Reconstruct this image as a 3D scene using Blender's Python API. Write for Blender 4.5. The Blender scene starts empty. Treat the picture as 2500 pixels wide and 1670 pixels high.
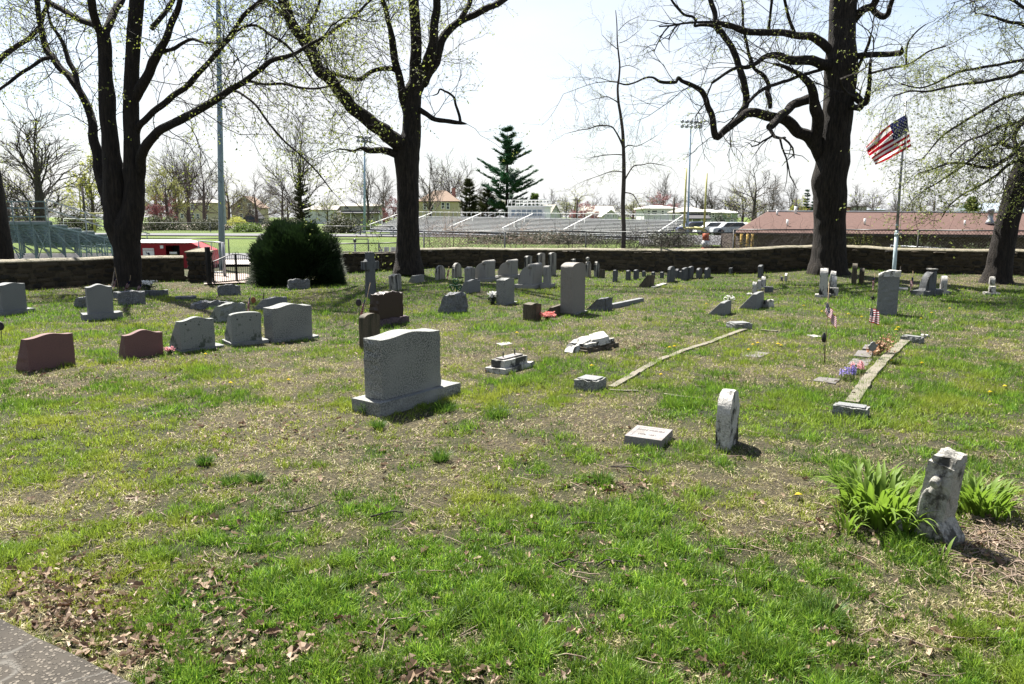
import bpy, math, random
import numpy as np
from mathutils import Vector, Matrix, noise as mnoise

random.seed(7)
rng = np.random.default_rng(11)
scene = bpy.context.scene
C = scene.collection
R = math.radians

# ------------------------------------------------------------------ camera
CAM_H = 1.8
FPX = 1850.0
PITCH = math.atan(305 / FPX)
cp, sp = math.cos(PITCH), math.sin(PITCH)
cam = bpy.data.cameras.new('camera'); cam_o = bpy.data.objects.new('camera', cam); C.objects.link(cam_o)
cam_o.location = (0, 0, CAM_H); cam_o.rotation_euler = (math.pi / 2 - PITCH, 0, 0)
cam.sensor_width = 36.0; cam.lens = FPX / 2500 * 36.0
cam.clip_start = 0.1; cam.clip_end = 5000
scene.camera = cam_o
scene.render.resolution_x = 1024; scene.render.resolution_y = 684

# ------------------------------------------------------------------ sky, sun, exposure
SUN_EL = 58.0; SUN_AZ = -30.0
world = bpy.data.worlds.new('World'); scene.world = world; world.use_nodes = True
wn = world.node_tree; wn.nodes.clear()
wo = wn.nodes.new('ShaderNodeOutputWorld'); bg = wn.nodes.new('ShaderNodeBackground')
sky = wn.nodes.new('ShaderNodeTexSky'); sky.sky_type = 'NISHITA'; sky.sun_disc = False
sky.sun_elevation = R(SUN_EL); sky.sun_rotation = R(SUN_AZ); sky.air_density = 1.0; sky.dust_density = 1.4; sky.ozone_density = 1.0
tc = wn.nodes.new('ShaderNodeTexCoord'); mp = wn.nodes.new('ShaderNodeMapping')
mp.inputs['Scale'].default_value = (1.6, 1.6, 5.0)
nz = wn.nodes.new('ShaderNodeTexNoise'); nz.inputs['Scale'].default_value = 1.3; nz.inputs['Detail'].default_value = 5
rp = wn.nodes.new('ShaderNodeValToRGB'); rp.color_ramp.elements[0].position = .36; rp.color_ramp.elements[1].position = .6
rp.color_ramp.elements[0].color = (.30, .30, .30, 1); rp.color_ramp.elements[1].color = (.93, .93, .93, 1)
mx = wn.nodes.new('ShaderNodeMix'); mx.data_type = 'RGBA'
mx.inputs['B'].default_value = (5.1, 5.15, 5.2, 1)      # thin bright cirrus veil
wn.links.new(tc.outputs['Generated'], mp.inputs['Vector']); wn.links.new(mp.outputs[0], nz.inputs['Vector'])
sx = wn.nodes.new('ShaderNodeSeparateXYZ'); wn.links.new(tc.outputs['Generated'], sx.inputs[0])      # the veil thins overhead and thickens to haze at the horizon
m1 = wn.nodes.new('ShaderNodeMapRange'); m1.inputs['From Min'].default_value = .15; m1.inputs['From Max'].default_value = .75; m1.inputs['To Min'].default_value = 1.0; m1.inputs['To Max'].default_value = .12
m2 = wn.nodes.new('ShaderNodeMapRange'); m2.inputs['From Min'].default_value = .02; m2.inputs['From Max'].default_value = .2; m2.inputs['To Min'].default_value = .97; m2.inputs['To Max'].default_value = .0
wn.links.new(sx.outputs['Z'], m1.inputs['Value']); wn.links.new(sx.outputs['Z'], m2.inputs['Value'])
mu = wn.nodes.new('ShaderNodeMath'); mu.operation = 'MULTIPLY'; ma = wn.nodes.new('ShaderNodeMath'); ma.operation = 'MAXIMUM'
wn.links.new(nz.outputs['Fac'], rp.inputs['Fac']); wn.links.new(rp.outputs['Color'], mu.inputs[0]); wn.links.new(m1.outputs[0], mu.inputs[1])
wn.links.new(mu.outputs[0], ma.inputs[0]); wn.links.new(m2.outputs[0], ma.inputs[1]); wn.links.new(ma.outputs[0], mx.inputs['Factor'])
wn.links.new(sky.outputs[0], mx.inputs['A']); wn.links.new(mx.outputs['Result'], bg.inputs['Color'])
bg.inputs['Strength'].default_value = 0.05
wn.links.new(bg.outputs[0], wo.inputs[0])
sun = bpy.data.lights.new('sun', 'SUN'); sun_o = bpy.data.objects.new('sun', sun); C.objects.link(sun_o)
sun.energy = 5.0; sun.angle = R(0.5); sun.color = (1.0, .95, .87)
_sd = Vector((math.sin(R(SUN_AZ)) * math.cos(R(SUN_EL)), math.cos(R(SUN_AZ)) * math.cos(R(SUN_EL)), math.sin(R(SUN_EL))))
sun_o.rotation_euler = _sd.to_track_quat('Z', 'Y').to_euler(); sun_o.location = (-20, 30, 60)
vs = scene.view_settings; vs.view_transform = 'Standard'; vs.look = 'None'; vs.exposure = 2.05; vs.gamma = 1; vs.use_curve_mapping = False
scene.cycles.max_bounces = 6; scene.cycles.transparent_max_bounces = 4; scene.cycles.diffuse_bounces = 2

# ------------------------------------------------------------------ pixel <-> place (photo px, 2500 x 1670)
def ray(px, py):
    u = (px - 1250) / FPX; v = (835 - py) / FPX
    return Vector((u, cp + v * sp, -sp + v * cp))
def G(px, py, z=0.0):
    d = ray(px, py); t = (z - CAM_H) / d.z
    return Vector((d.x * t, d.y * t, z))
def P(px, py, Y):
    d = ray(px, py); t = Y / d.y
    return Vector((d.x * t, Y, CAM_H + d.z * t))
def hz(p, py):
    v = (835 - py) / FPX
    return CAM_H + p[1] * (v * cp - sp) / (cp + v * sp)
def proj(p):
    w = p[2] - CAM_H; dep = p[1] * cp - w * sp
    return (1250 + FPX * p[0] / dep, 835 - FPX * (p[1] * sp + w * cp) / dep)
def pxs(Y): return Y / FPX

# ------------------------------------------------------------------ object helpers
def tag(o, label=None, cat=None, group=None, kind=None):
    if label: o['label'] = label
    if cat: o['category'] = cat
    if group: o['group'] = group
    if kind: o['kind'] = kind
    return o
def empty(name, loc=(0, 0, 0), rz=0.0, label=None, cat=None, group=None):
    o = bpy.data.objects.new(name, None); C.objects.link(o); o.empty_display_size = .1
    o.location = loc; o.rotation_euler = (0, 0, rz); return tag(o, label, cat, group)

class MB:
    def __init__(s): s.v = []; s.f = []; s.m = []; s.sm = []
    def add(s, vs, fs, m=0, smooth=False):
        b = len(s.v); s.v.extend([tuple(v) for v in vs]); s.f.extend([tuple(i + b for i in f) for f in fs])
        s.m.extend([m] * len(fs)); s.sm.extend([smooth] * len(fs)); return s
    def box(s, x0, x1, y0, y1, z0, z1, m=0, M=None):
        vs = [Vector((x, y, z)) for z in (z0, z1) for y in (y0, y1) for x in (x0, x1)]
        if M is not None: vs = [M @ v for v in vs]
        return s.add(vs, [(0, 2, 3, 1), (4, 5, 7, 6), (0, 1, 5, 4), (2, 6, 7, 3), (0, 4, 6, 2), (1, 3, 7, 5)], m)
    def bar(s, a, b, w, h=None, m=0):
        a = Vector(a); b = Vector(b); h = h or w; d = (b - a)
        if d.length < 1e-6: return s
        q = d.to_track_quat('X', 'Z').to_matrix().to_4x4(); M = Matrix.Translation(a) @ q
        return s.box(0, d.length, -w / 2, w / 2, -h / 2, h / 2, m, M)
    def tube(s, pts, rad, n=6, m=0, cap=True, jit=0.0, smooth=True):
        pts = [Vector(p) for p in pts]; k = len(pts); vs = []; fs = []
        up = Vector((.12, .31, .9)).normalized(); prev = None
        for i, p in enumerate(pts):
            d = (pts[min(i + 1, k - 1)] - pts[max(i - 1, 0)])
            d = d.normalized() if d.length > 1e-9 else Vector((0, 0, 1))
            if prev is None:
                a = d.cross(up)
                if a.length < .1: a = d.cross(Vector((1, 0, 0)))
            else: a = prev - d * prev.dot(d)
            if a.length < 1e-6: a = d.orthogonal()
            a.normalize(); b = d.cross(a); prev = a
            r = rad[i] if hasattr(rad, '__len__') else rad
            for j in range(n):
                t = 2 * math.pi * j / n; rr = r * (1 + (random.uniform(-jit, jit) if jit else 0))
                vs.append(p + (a * math.cos(t) + b * math.sin(t)) * rr)
        for i in range(k - 1):
            for j in range(n):
                fs.append((i * n + j, i * n + (j + 1) % n, (i + 1) * n + (j + 1) % n, (i + 1) * n + j))
        if cap: fs.append(tuple(range(n))[::-1]); fs.append(tuple((k - 1) * n + j for j in range(n)))
        return s.add(vs, fs, m, smooth)
    def lathe(s, prof, n=12, c=(0, 0, 0), m=0, smooth=True):
        vs = []; fs = []; k = len(prof)
        for r, z in prof:
            for j in range(n):
                t = 2 * math.pi * j / n; vs.append((c[0] + r * math.cos(t), c[1] + r * math.sin(t), c[2] + z))
        for i in range(k - 1):
            for j in range(n): fs.append((i * n + j, i * n + (j + 1) % n, (i + 1) * n + (j + 1) % n, (i + 1) * n + j))
        fs.append(tuple(range(n))[::-1]); fs.append(tuple((k - 1) * n + j for j in range(n)))
        return s.add(vs, fs, m, smooth)
    def prism(s, poly, y0, y1, m=0, smooth=False):      # poly in x,z ; extruded along y
        n = len(poly); vs = [(x, y0, z) for x, z in poly] + [(x, y1, z) for x, z in poly]
        fs = [tuple(range(n)), tuple(range(n, 2 * n))[::-1]] + [(i, i + n, (i + 1) % n + n, (i + 1) % n) for i in range(n)]
        return s.add(vs, fs, m, smooth)
    def mesh(s, name, mats):
        me = bpy.data.meshes.new(name); me.from_pydata(s.v, [], s.f)
        for m in (mats if isinstance(mats, (list, tuple)) else [mats]): me.materials.append(m)
        me.polygons.foreach_set('material_index', s.m); me.polygons.foreach_set('use_smooth', s.sm); me.update(); return me
    def build(s, name, mats, parent=None, bevel=0):
        o = bpy.data.objects.new(name, s.mesh(name, mats)); C.objects.link(o); o.parent = parent
        if bevel:
            b = o.modifiers.new('bevel', 'BEVEL'); b.width = bevel; b.segments = 2; b.limit_method = 'ANGLE'; b.angle_limit = R(38)
        return o
def link(name, me, parent=None, M=None):
    o = bpy.data.objects.new(name, me); C.objects.link(o); o.parent = parent
    if M is not None: o.matrix_local = M
    return o
def copy_tree(o, parent=None):
    c = o.copy(); C.objects.link(c); c.parent = parent
    for ch in list(o.children): copy_tree(ch, c)
    return c
def fast_mesh(name, V, F, mats, col=None, smooth=False, nper=3):
    me = bpy.data.meshes.new(name); V = np.asarray(V, np.float32); F = np.asarray(F, np.int32)
    me.vertices.add(len(V)); me.vertices.foreach_set('co', V.ravel())
    nf = len(F); me.loops.add(nf * nper); me.loops.foreach_set('vertex_index', F.ravel())
    me.polygons.add(nf); me.polygons.foreach_set('loop_start', np.arange(0, nf * nper, nper, dtype=np.int32))
    me.polygons.foreach_set('loop_total', np.full(nf, nper, np.int32))
    me.update(calc_edges=True)
    me.polygons.foreach_set('use_smooth', np.full(nf, smooth, bool))
    me.materials.append(mats)
    if col is not None:
        a = me.color_attributes.new('col', 'FLOAT_COLOR', 'POINT')
        a.data.foreach_set('color', np.c_[col, np.ones(len(col))].astype(np.float32).ravel())
    return me

# ------------------------------------------------------------------ numpy value noise
_LAT = rng.random((256, 256))
def vnoise(x, y):
    xi = np.floor(x).astype(int); yi = np.floor(y).astype(int); fx = x - xi; fy = y - yi
    fx = fx * fx * (3 - 2 * fx); fy = fy * fy * (3 - 2 * fy)
    g = lambda a, b: _LAT[a & 255, b & 255]
    return (g(xi, yi) * (1 - fx) + g(xi + 1, yi) * fx) * (1 - fy) + (g(xi, yi + 1) * (1 - fx) + g(xi + 1, yi + 1) * fx) * fy
def fbm(x, y, s=1.0, o=4):
    r = 0; a = .5; tot = 0
    for k in range(o):
        r = r + a * vnoise(x * s + 17.3 * k, y * s + 5.1 * k); tot += a; a *= .55; s *= 2.1
    return r / tot

# ------------------------------------------------------------------ materials
def nm(name, rough=.85):
    m = bpy.data.materials.new(name); m.use_nodes = True; nt = m.node_tree
    b = nt.nodes['Principled BSDF']; b.inputs['Roughness'].default_value = rough
    b.inputs['Specular IOR Level'].default_value = .3
    return m, nt, b
def c4(c): return (c[0], c[1], c[2], 1)
def tcoord(nt, scale=(1, 1, 1), kind='Object'):
    t = nt.nodes.new('ShaderNodeTexCoord'); m = nt.nodes.new('ShaderNodeMapping'); m.inputs['Scale'].default_value = scale
    nt.links.new(t.outputs[kind], m.inputs[0]); return m.outputs[0]
def nfac(nt, vec, scale, lo=.4, hi=.6, detail=3, rough=.55, w=None):
    n = nt.nodes.new('ShaderNodeTexNoise'); n.inputs['Scale'].default_value = scale; n.inputs['Detail'].default_value = detail
    n.inputs['Roughness'].default_value = rough
    nt.links.new(vec, n.inputs['Vector'])
    r = nt.nodes.new('ShaderNodeMapRange'); r.inputs['From Min'].default_value = lo; r.inputs['From Max'].default_value = hi
    nt.links.new(n.outputs['Fac'], r.inputs['Value']); return r.outputs[0]
def mix(nt, a, b, f):
    m = nt.nodes.new('ShaderNodeMix'); m.data_type = 'RGBA'
    for s, k in ((a, 'A'), (b, 'B')):
        if isinstance(s, (tuple, list)): m.inputs[k].default_value = c4(s)
        else: nt.links.new(s, m.inputs[k])
    if isinstance(f, (int, float)): m.inputs['Factor'].default_value = f
    else: nt.links.new(f, m.inputs['Factor'])
    return m.outputs['Result']
def bump(nt, b, fac, dist, strength=1.0, prev=None):
    n = nt.nodes.new('ShaderNodeBump'); n.inputs['Distance'].default_value = dist; n.inputs['Strength'].default_value = strength
    nt.links.new(fac, n.inputs['Height'])
    if prev is not None: nt.links.new(prev, n.inputs['Normal'])
    nt.links.new(n.outputs[0], b.inputs['Normal']); return n.outputs[0]
def plain(name, c, rough=.7, c2=None, scale=8, metal=0, bmp=0):
    m, nt, b = nm(name, rough); b.inputs['Metallic'].default_value = metal
    v = tcoord(nt); c2 = c2 or tuple(x * .72 for x in c)
    f = nfac(nt, v, scale, .35, .65, 4)
    nt.links.new(mix(nt, c, c2, f), b.inputs['Base Color'])
    if bmp: bump(nt, b, nfac(nt, v, scale * 4, .3, .7, 4), bmp)
    return m
def stone_mat(name, c1, c2, scale=150, stain=None, amt=.5, streak=False, rough=.75, bmp=.004, lichen=None, ls=9):
    m, nt, b = nm(name, rough); v = tcoord(nt)
    f = nfac(nt, v, scale, .44, .56, 2, .7); col = mix(nt, c1, c2, f)
    g = nfac(nt, v, 2.6, .3, .7, 3); col = mix(nt, col, tuple(x * .8 for x in c1), g)
    if stain:
        sv = tcoord(nt, (14, 14, .9)) if streak else tcoord(nt, (1, 1, .8))
        s1 = nfac(nt, sv, 1.0 if streak else 5.5, .62 - .22 * amt, .68 - .18 * amt, 6, .68); col = mix(nt, col, stain, s1)
    if lichen:
        lv = nt.nodes.new('ShaderNodeTexVoronoi'); lv.inputs['Scale'].default_value = ls; nt.links.new(v, lv.inputs['Vector'])
        q = nt.nodes.new('ShaderNodeMapRange'); q.inputs['From Min'].default_value = .3; q.inputs['From Max'].default_value = .2
        nt.links.new(lv.outputs['Distance'], q.inputs['Value']); k = nfac(nt, v, 7, .5, .6, 2)
        mm = nt.nodes.new('ShaderNodeMath'); mm.operation = 'MULTIPLY'; nt.links.new(q.outputs[0], mm.inputs[0]); nt.links.new(k, mm.inputs[1])
        col = mix(nt, col, lichen, mm.outputs[0])
    nt.links.new(col, b.inputs['Base Color'])
    bump(nt, b, nfac(nt, v, 45, .3, .7, 5, .7), bmp)
    return m
M = {}
M['granite'] = stone_mat('granite_grey', (.225, .23, .215), (.02, .024, .024), 80, bmp=.003)
M['granite_lichen'] = stone_mat('granite_grey_lichened', (.22, .23, .215), (.07, .08, .072), 110, stain=(.055, .065, .05), amt=.32, lichen=(.03, .035, .028), ls=16)
M['granite_fine'] = stone_mat('granite_fine', (.175, .18, .18), (.07, .074, .075), 110, bmp=.002)
M['granite_warm'] = stone_mat('granite_warm', (.20, .185, .165), (.09, .085, .075), 120, bmp=.002)
M['granite_rough'] = stone_mat('granite_rough', (.22, .225, .23), (.03, .034, .036), 60, bmp=.02)
M['pink'] = stone_mat('granite_pink', (.15, .08, .072), (.055, .03, .03), 110, bmp=.002)
M['brown'] = stone_mat('granite_dark_brown', (.03, .015, .011), (.009, .006, .005), 150, rough=.45, bmp=.001)
M['brown_rough'] = stone_mat('granite_brown_rough', (.11, .08, .09), (.018, .012, .014), 60, bmp=.015)
M['brownstone'] = stone_mat('brownstone', (.085, .068, .045), (.035, .03, .02), 60, stain=(.03, .028, .016), amt=.5, streak=True)
M['marble'] = stone_mat('marble_weathered', (.42, .41, .37), (.27, .265, .245), 60, stain=(.04, .04, .036), amt=.5, streak=False)
M['marble_streak'] = stone_mat('marble_streaked', (.30, .29, .26), (.16, .16, .145), 50, stain=(.02, .02, .018), amt=.62, streak=True)
M['marble_dark'] = stone_mat('marble_blackened', (.42, .41, .38), (.26, .25, .23), 70, stain=(.012, .012, .012), amt=.62)
M['dolomite'] = stone_mat('limestone_monument', (.24, .235, .215), (.17, .165, .155), 90, stain=(.07, .07, .065), amt=.12, streak=True)
M['slate'] = stone_mat('slate_dark', (.10, .105, .11), (.06, .065, .068), 60, stain=(.025, .025, .022), amt=.4, streak=True)
M['concrete'] = stone_mat('curb_concrete', (.18, .16, .12), (.11, .10, .075), 60, stain=(.08, .08, .05), amt=.4, bmp=.008)
M['marker'] = stone_mat('flat_marker', (.21, .195, .19), (.14, .13, .13), 90, stain=(.14, .13, .12), amt=.3)
M['slab_worn'] = stone_mat('flat_slab_worn', (.125, .115, .11), (.08, .075, .07), 90, stain=(.05, .045, .035), amt=.4)
M['mottled'] = stone_mat('marble_mottled', (.40, .39, .35), (.24, .235, .21), 50, stain=(.06, .058, .05), amt=.6, bmp=.01)
M['whitestone'] = stone_mat('white_marble', (.36, .35, .32), (.26, .25, .23), 60, stain=(.16, .155, .13), amt=.3)

def bark(name, c1, c2, zs=(9, 9, 1.3), dist=.05, moss=None):
    m, nt, b = nm(name, .95); v = tcoord(nt, zs)
    f = nfac(nt, v, 2.2, .38, .62, 6, .7); col = mix(nt, c1, c2, f)
    if moss: col = mix(nt, col, moss, nfac(nt, tcoord(nt), 1.1, .55, .72, 4))
    nt.links.new(col, b.inputs['Base Color']); bump(nt, b, f, dist); return m
M['bark'] = bark('bark_furrowed', (.042, .034, .027), (.010, .008, .007))
M['bark_dark'] = bark('bark_dark', (.028, .022, .017), (.009, .007, .006), dist=.03)
M['bark_far'] = bark('bark_far', (.10, .085, .075), (.045, .037, .033), dist=.02)
M['vine'] = bark('vine_pale', (.42, .34, .28), (.2, .15, .12), dist=.005)
def leafmat(name, c, c2, tr=.5):
    m, nt, b = nm(name, .6)
    g = nt.nodes.new('ShaderNodeNewGeometry'); oi = nfac(nt, tcoord(nt), 3.0, .3, .7, 2)
    rn = nt.nodes.new('ShaderNodeMath'); rn.operation = 'MULTIPLY'; nt.links.new(g.outputs['Random Per Island'], rn.inputs[0]); rn.inputs[1].default_value = 1.0
    col = mix(nt, c, c2, rn.outputs[0])
    nt.links.new(col, b.inputs['Base Color'])
    t = nt.nodes.new('ShaderNodeBsdfTranslucent'); nt.links.new(col, t.inputs['Color'])
    s = nt.nodes.new('ShaderNodeMixShader'); s.inputs[0].default_value = tr
    nt.links.new(b.outputs[0], s.inputs[1]); nt.links.new(t.outputs[0], s.inputs[2])
    nt.links.new(s.outputs[0], nt.nodes['Material Output'].inputs[0]); return m
M['leaf_spring'] = leafmat('leaf_spring', (.15, .19, .03), (.27, .31, .07), .55)
M['leaf_yellow'] = leafmat('leaf_yellowgreen', (.24, .26, .05), (.34, .36, .08), .5)
M['leaf_evergreen'] = leafmat('leaf_evergreen', (.008, .018, .005), (.02, .042, .010), .15)
M['needle'] = leafmat('needle_pine', (.018, .06, .03), (.03, .085, .04), .25)
M['cedar'] = leafmat('needle_cedar', (.03, .035, .015), (.055, .06, .025), .2)
M['leaf_mid'] = leafmat('leaf_mid', (.06, .10, .02), (.12, .17, .04), .4)
M['redbud'] = leafmat('redbud_leaf', (.14, .04, .045), (.22, .09, .09), .4)
M['lily'] = leafmat('lily_leaf', (.075, .15, .012), (.16, .24, .03), .5)
M['fringe'] = leafmat('petal_white', (.8, .8, .78), (.6, .6, .58), .3)
M['petal_red'] = leafmat('petal_red', (.55, .06, .06), (.7, .35, .3), .3)
M['petal_pink'] = leafmat('petal_pink', (.6, .2, .25), (.7, .4, .4), .3)
M['petal_purple'] = leafmat('petal_purple', (.18, .13, .45), (.3, .25, .6), .3)
M['deadleaf'] = leafmat('dead_leaf', (.06, .03, .016), (.30, .22, .15), .2)
M['petal_yellow'] = leafmat('petal_yellow', (.8, .6, .02), (.85, .68, .05), .2)
M['steel'] = plain('galvanised_steel', (.17, .24, .25), .45, (.12, .17, .18), 4, metal=.0)
M['alu'] = plain('aluminium', (.30, .31, .33), .35, (.22, .23, .25), 3, metal=.25)
M['polepaint'] = plain('pole_blue_grey', (.24, .33, .42), .5, (.19, .27, .35), 2)
M['flagpole'] = plain('flagpole_paint', (.42, .50, .52), .4, (.32, .40, .42), 5)
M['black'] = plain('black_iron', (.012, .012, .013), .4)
M['fencepost'] = plain('fence_post', (.07, .075, .075), .5)
M['wire'] = plain('fence_wire', (.05, .05, .048), .5)
M['rustwire'] = plain('fence_wire_brown', (.035, .028, .024), .6)
M['white'] = plain('white_paint', (.78, .78, .76), .5, (.65, .65, .63), 3)
M['glass'] = plain('window_glass', (.05, .06, .07), .15)
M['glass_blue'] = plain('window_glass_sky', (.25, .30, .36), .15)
M['yellow'] = plain('goal_yellow', (.36, .34, .10), .5, (.3, .28, .08), 2)
M['redwall'] = plain('red_painted_block', (.30, .012, .02), .6, (.22, .01, .015), 2)
M['gravel'] = plain('path_gravel', (.30, .25, .22), .95, (.18, .15, .13), 12)
M['asphalt'] = plain('asphalt', (.09, .09, .095), .9, (.06, .06, .065), 30)
M['sidewalk'] = plain('sidewalk_concrete', (.42, .40, .38), .9, (.34, .32, .3), 4)
M['red'] = plain('flag_red', (.24, .004, .012), .7, (.2, .004, .01), 3)
M['blue'] = plain('flag_blue', (.008, .01, .06), .7, (.006, .008, .045), 3)
for k in ('red', 'blue', 'white'):
    mm = M[k] if k != 'white' else plain('flag_white', (.5, .5, .52), .7, (.66, .66, .66), 3)
    nt = mm.node_tree; b = nt.nodes['Principled BSDF']; t = nt.nodes.new('ShaderNodeBsdfTranslucent')
    nt.links.new(b.inputs['Base Color'].links[0].from_socket, t.inputs['Color'])
    s = nt.nodes.new('ShaderNodeMixShader'); s.inputs[0].default_value = .45
    nt.links.new(b.outputs[0], s.inputs[1]); nt.links.new(t.outputs[0], s.inputs[2]); nt.links.new(s.outputs[0], nt.nodes['Material Output'].inputs[0])
    if k == 'white': M['flagwhite'] = mm
# ------------------------------------------------------------------ ground
def sstep(a, b, x):
    t = np.clip((x - a) / (b - a), 0, 1); return t * t * (3 - 2 * t)
WALL_L = [G(-420, 735), G(-100, 718), G(0, 714), G(150, 706), G(300, 697), G(420, 691), G(452, 690)]
WALL_R = [G(640, 681), G(700, 677), G(830, 668), G(930, 664), G(1020, 659), G(1230, 656), G(1420, 658), G(1600, 664), G(1720, 669), G(1830, 671), G(1930, 669), G(2050, 668), G(2230, 676), G(2380, 680), G(2500, 683), G(2900, 696)]
MOUNDS = [(*G(1000, 652)[:2], 2.2, .16), (*G(315, 690)[:2], 2.0, .12), (*G(2030, 664)[:2], 2.6, .22), (*G(2440, 680)[:2], 2.2, .14)]
def terrain(x, y):
    x = np.asarray(x, float); y = np.asarray(y, float)
    z = (fbm(x + 50, y + 50, .35, 3) - .5) * .07 * sstep(1.5, 5, y)
    for mx_, my_, r_, h_ in MOUNDS: z = z + h_ * np.exp(-((x - mx_) ** 2 + (y - my_) ** 2) / (r_ * r_))
    z = z - 1.5 * sstep(11, 17, x) * sstep(26, 31, y) * (1 - sstep(60, 90, y))
    return z
def TZ(p): return float(terrain(p[0], p[1]))

# dryness of the lawn, 0 lush .. 1 bare thatch (places read off the photograph, then laid on the ground)
DRY = [(650, 1130, 330, 95, .34), (900, 1180, 250, 60, .3), (560, 1060, 220, 30, .5), (150, 955, 200, 30, .5), (1150, 1090, 260, 70, .2), (1450, 1190, 250, 40, .25), (1880, 1260, 130, 80, .5),
       (2430, 1320, 110, 80, 1.1), (2480, 880, 150, 60, .5), (2400, 830, 200, 25, .4), (1150, 870, 160, 60, .35), (800, 900, 200, 60, .4), (1560, 840, 140, 40, .4), (1500, 760, 260, 25, .3), (700, 830, 120, 30, .35),
       (1000, 900, 120, 60, .3), (460, 760, 100, 20, .35), (2070, 885, 80, 40, .6), (130, 700, 150, 8, .9), (480, 708, 90, 8, .8), (2350, 690, 300, 10, .5), (80, 1470, 140, 70, .4), (300, 1600, 200, 90, .3),
       (900, 1600, 90, 60, .2), (1450, 1000, 180, 60, .3), (330, 860, 120, 30, .4), (100, 1250, 160, 60, .3)]
LUSH = [(150, 1000, 220, 50, .5), (150, 1110, 200, 50, .5), (560, 1320, 130, 40, .6), (1150, 1420, 260, 80, .5), (720, 1500, 120, 60, .5), (1700, 1480, 500, 140, .45), (2000, 1000, 250, 60, .4), (2350, 980, 200, 90, .45), (2300, 730, 300, 30, .4),
        (1100, 1640, 300, 60, .5), (1700, 950, 130, 40, .45), (1430, 1120, 90, 30, .3), (1000, 665, 120, 12, .8), (1650, 1340, 200, 50, .35), (200, 670, 300, 15, .3), (1650, 690, 400, 20, .2), (1350, 700, 200, 20, .25)]
def gproj(x, y, z=0.0):
    w = z - CAM_H; dep = y * cp - w * sp
    return 1250 + FPX * x / dep, 835 - FPX * (y * sp + w * cp) / dep
def dryness(x, y):
    px, py = gproj(x, y)
    d = .36 + (fbm(x, y, .8, 4) - .5) * 1.1 + (fbm(x + 9, y + 3, 3.5, 3) - .5) * 1.8
    d = d - .13 * (1 - sstep(820, 960, py))
    for a, b, sx, sy, k in DRY: d = d + k * np.exp(-((px - a) / sx) ** 2 - ((py - b) / sy) ** 2)
    for a, b, sx, sy, k in LUSH: d = d - k * np.exp(-((px - a) / sx) ** 2 - ((py - b) / sy) ** 2)
    return np.clip(d, 0, 1)

def axis(segs):
    out = []
    for a, b, st in segs: out += list(np.arange(a, b, st))
    return np.array(out + [segs[-1][1]])
def grid_mesh(xs, ys, name, mat):
    X, Y = np.meshgrid(xs, ys); Z = terrain(X, Y); n = len(xs); mrows = len(ys)
    V = np.c_[X.ravel(), Y.ravel(), Z.ravel()]
    i = np.arange(mrows - 1)[:, None] * n + np.arange(n - 1)[None, :]; i = i.ravel()
    F = np.c_[i, i + 1, i + 1 + n, i + n]
    d = dryness(X, np.maximum(Y, 2.0)).ravel()
    return fast_mesh(name, V, F, mat, col=np.c_[d, d, d], smooth=True, nper=4)
m, nt, b = nm('ground_lawn', .97)
att = nt.nodes.new('ShaderNodeAttribute'); att.attribute_name = 'col'
gv = tcoord(nt)
green = mix(nt, (.018, .026, .006), (.05, .055, .016), nfac(nt, gv, 5, .35, .65, 5))  # kept dark so the colour also stands in for shade between blades
thatch = mix(nt, (.13, .105, .055), (.022, .018, .011), nfac(nt, gv, 30, .35, .65, 5, .7))  # the darker tone also carries painted shade among the straw
fld = mix(nt, (.05, .085, .007), (.072, .105, .011), nfac(nt, gv, .12, .35, .65, 3))
seed_ = mix(nt, green, thatch, att.outputs['Fac'])
sepx = nt.nodes.new('ShaderNodeSeparateXYZ'); nt.links.new(gv, sepx.inputs[0])
mr = nt.nodes.new('ShaderNodeMapRange'); mr.inputs['From Min'].default_value = 28.5; mr.inputs['From Max'].default_value = 30.0
nt.links.new(sepx.outputs['Y'], mr.inputs['Value'])
nt.links.new(mix(nt, seed_, fld, mr.outputs[0]), b.inputs['Base Color'])
bump(nt, b, nfac(nt, gv, 35, .3, .7, 5, .75), .03)
M['ground'] = m
gxs = axis([(-2500, -300, 300), (-300, -60, 20), (-60, -20, 2), (-20, 20, .12), (20, 60, 2), (60, 300, 20), (300, 2500, 300)])
gys = axis([(-60, 0, 4), (0, 28, .12), (28, 60, 1), (60, 200, 10), (200, 4000, 200)])
g_o = link('ground', grid_mesh(gxs, gys, 'ground', M['ground'])); tag(g_o, kind='structure')

def sheet(name, pts, z, mat, thick=.0, kind='structure'):
    mb = MB(); vs = [(p[0], p[1], z) for p in pts]
    mb.add(vs, [tuple(range(len(vs)))]); o = mb.build(name, mat); return tag(o, kind=kind)
# stadium ground beyond the wall: strips run left to right
def strip(name, l, r, z, mat):      # l, r: (near px y, far px y) at left px and right px
    (lx, l0, l1), (rx, r0, r1) = l, r
    return sheet(name, [G(lx, l0, z), G(rx, r0, z), G(rx, r1, z), G(lx, l1, z)], z, mat)
strip('concrete_path', (380, 645, 634), (760, 645, 634), .09, M['sidewalk'])
strip('asphalt_path', (-500, 633, 618), (900, 631, 618), .085, M['asphalt'])
strip('running_track', (-700, 568.5, 564.5), (2100, 583, 576), .08, M['asphalt'])
strip('gravel_bank', (330, 560, 548), (720, 560, 548), .09, M['gravel'])
o = sheet('footpath', [G(498, 694, .05), G(640, 688, .05), G(640, 678, .05), G(600, 668, .05), G(505, 668, .05), G(495, 680, .05)], .055, M['gravel'])
sheet('parking_lot', [G(1560, 596, .1), G(1900, 600, .1), G(1900, 580, .1), G(1560, 577, .1)], .1, M['asphalt'])

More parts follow.
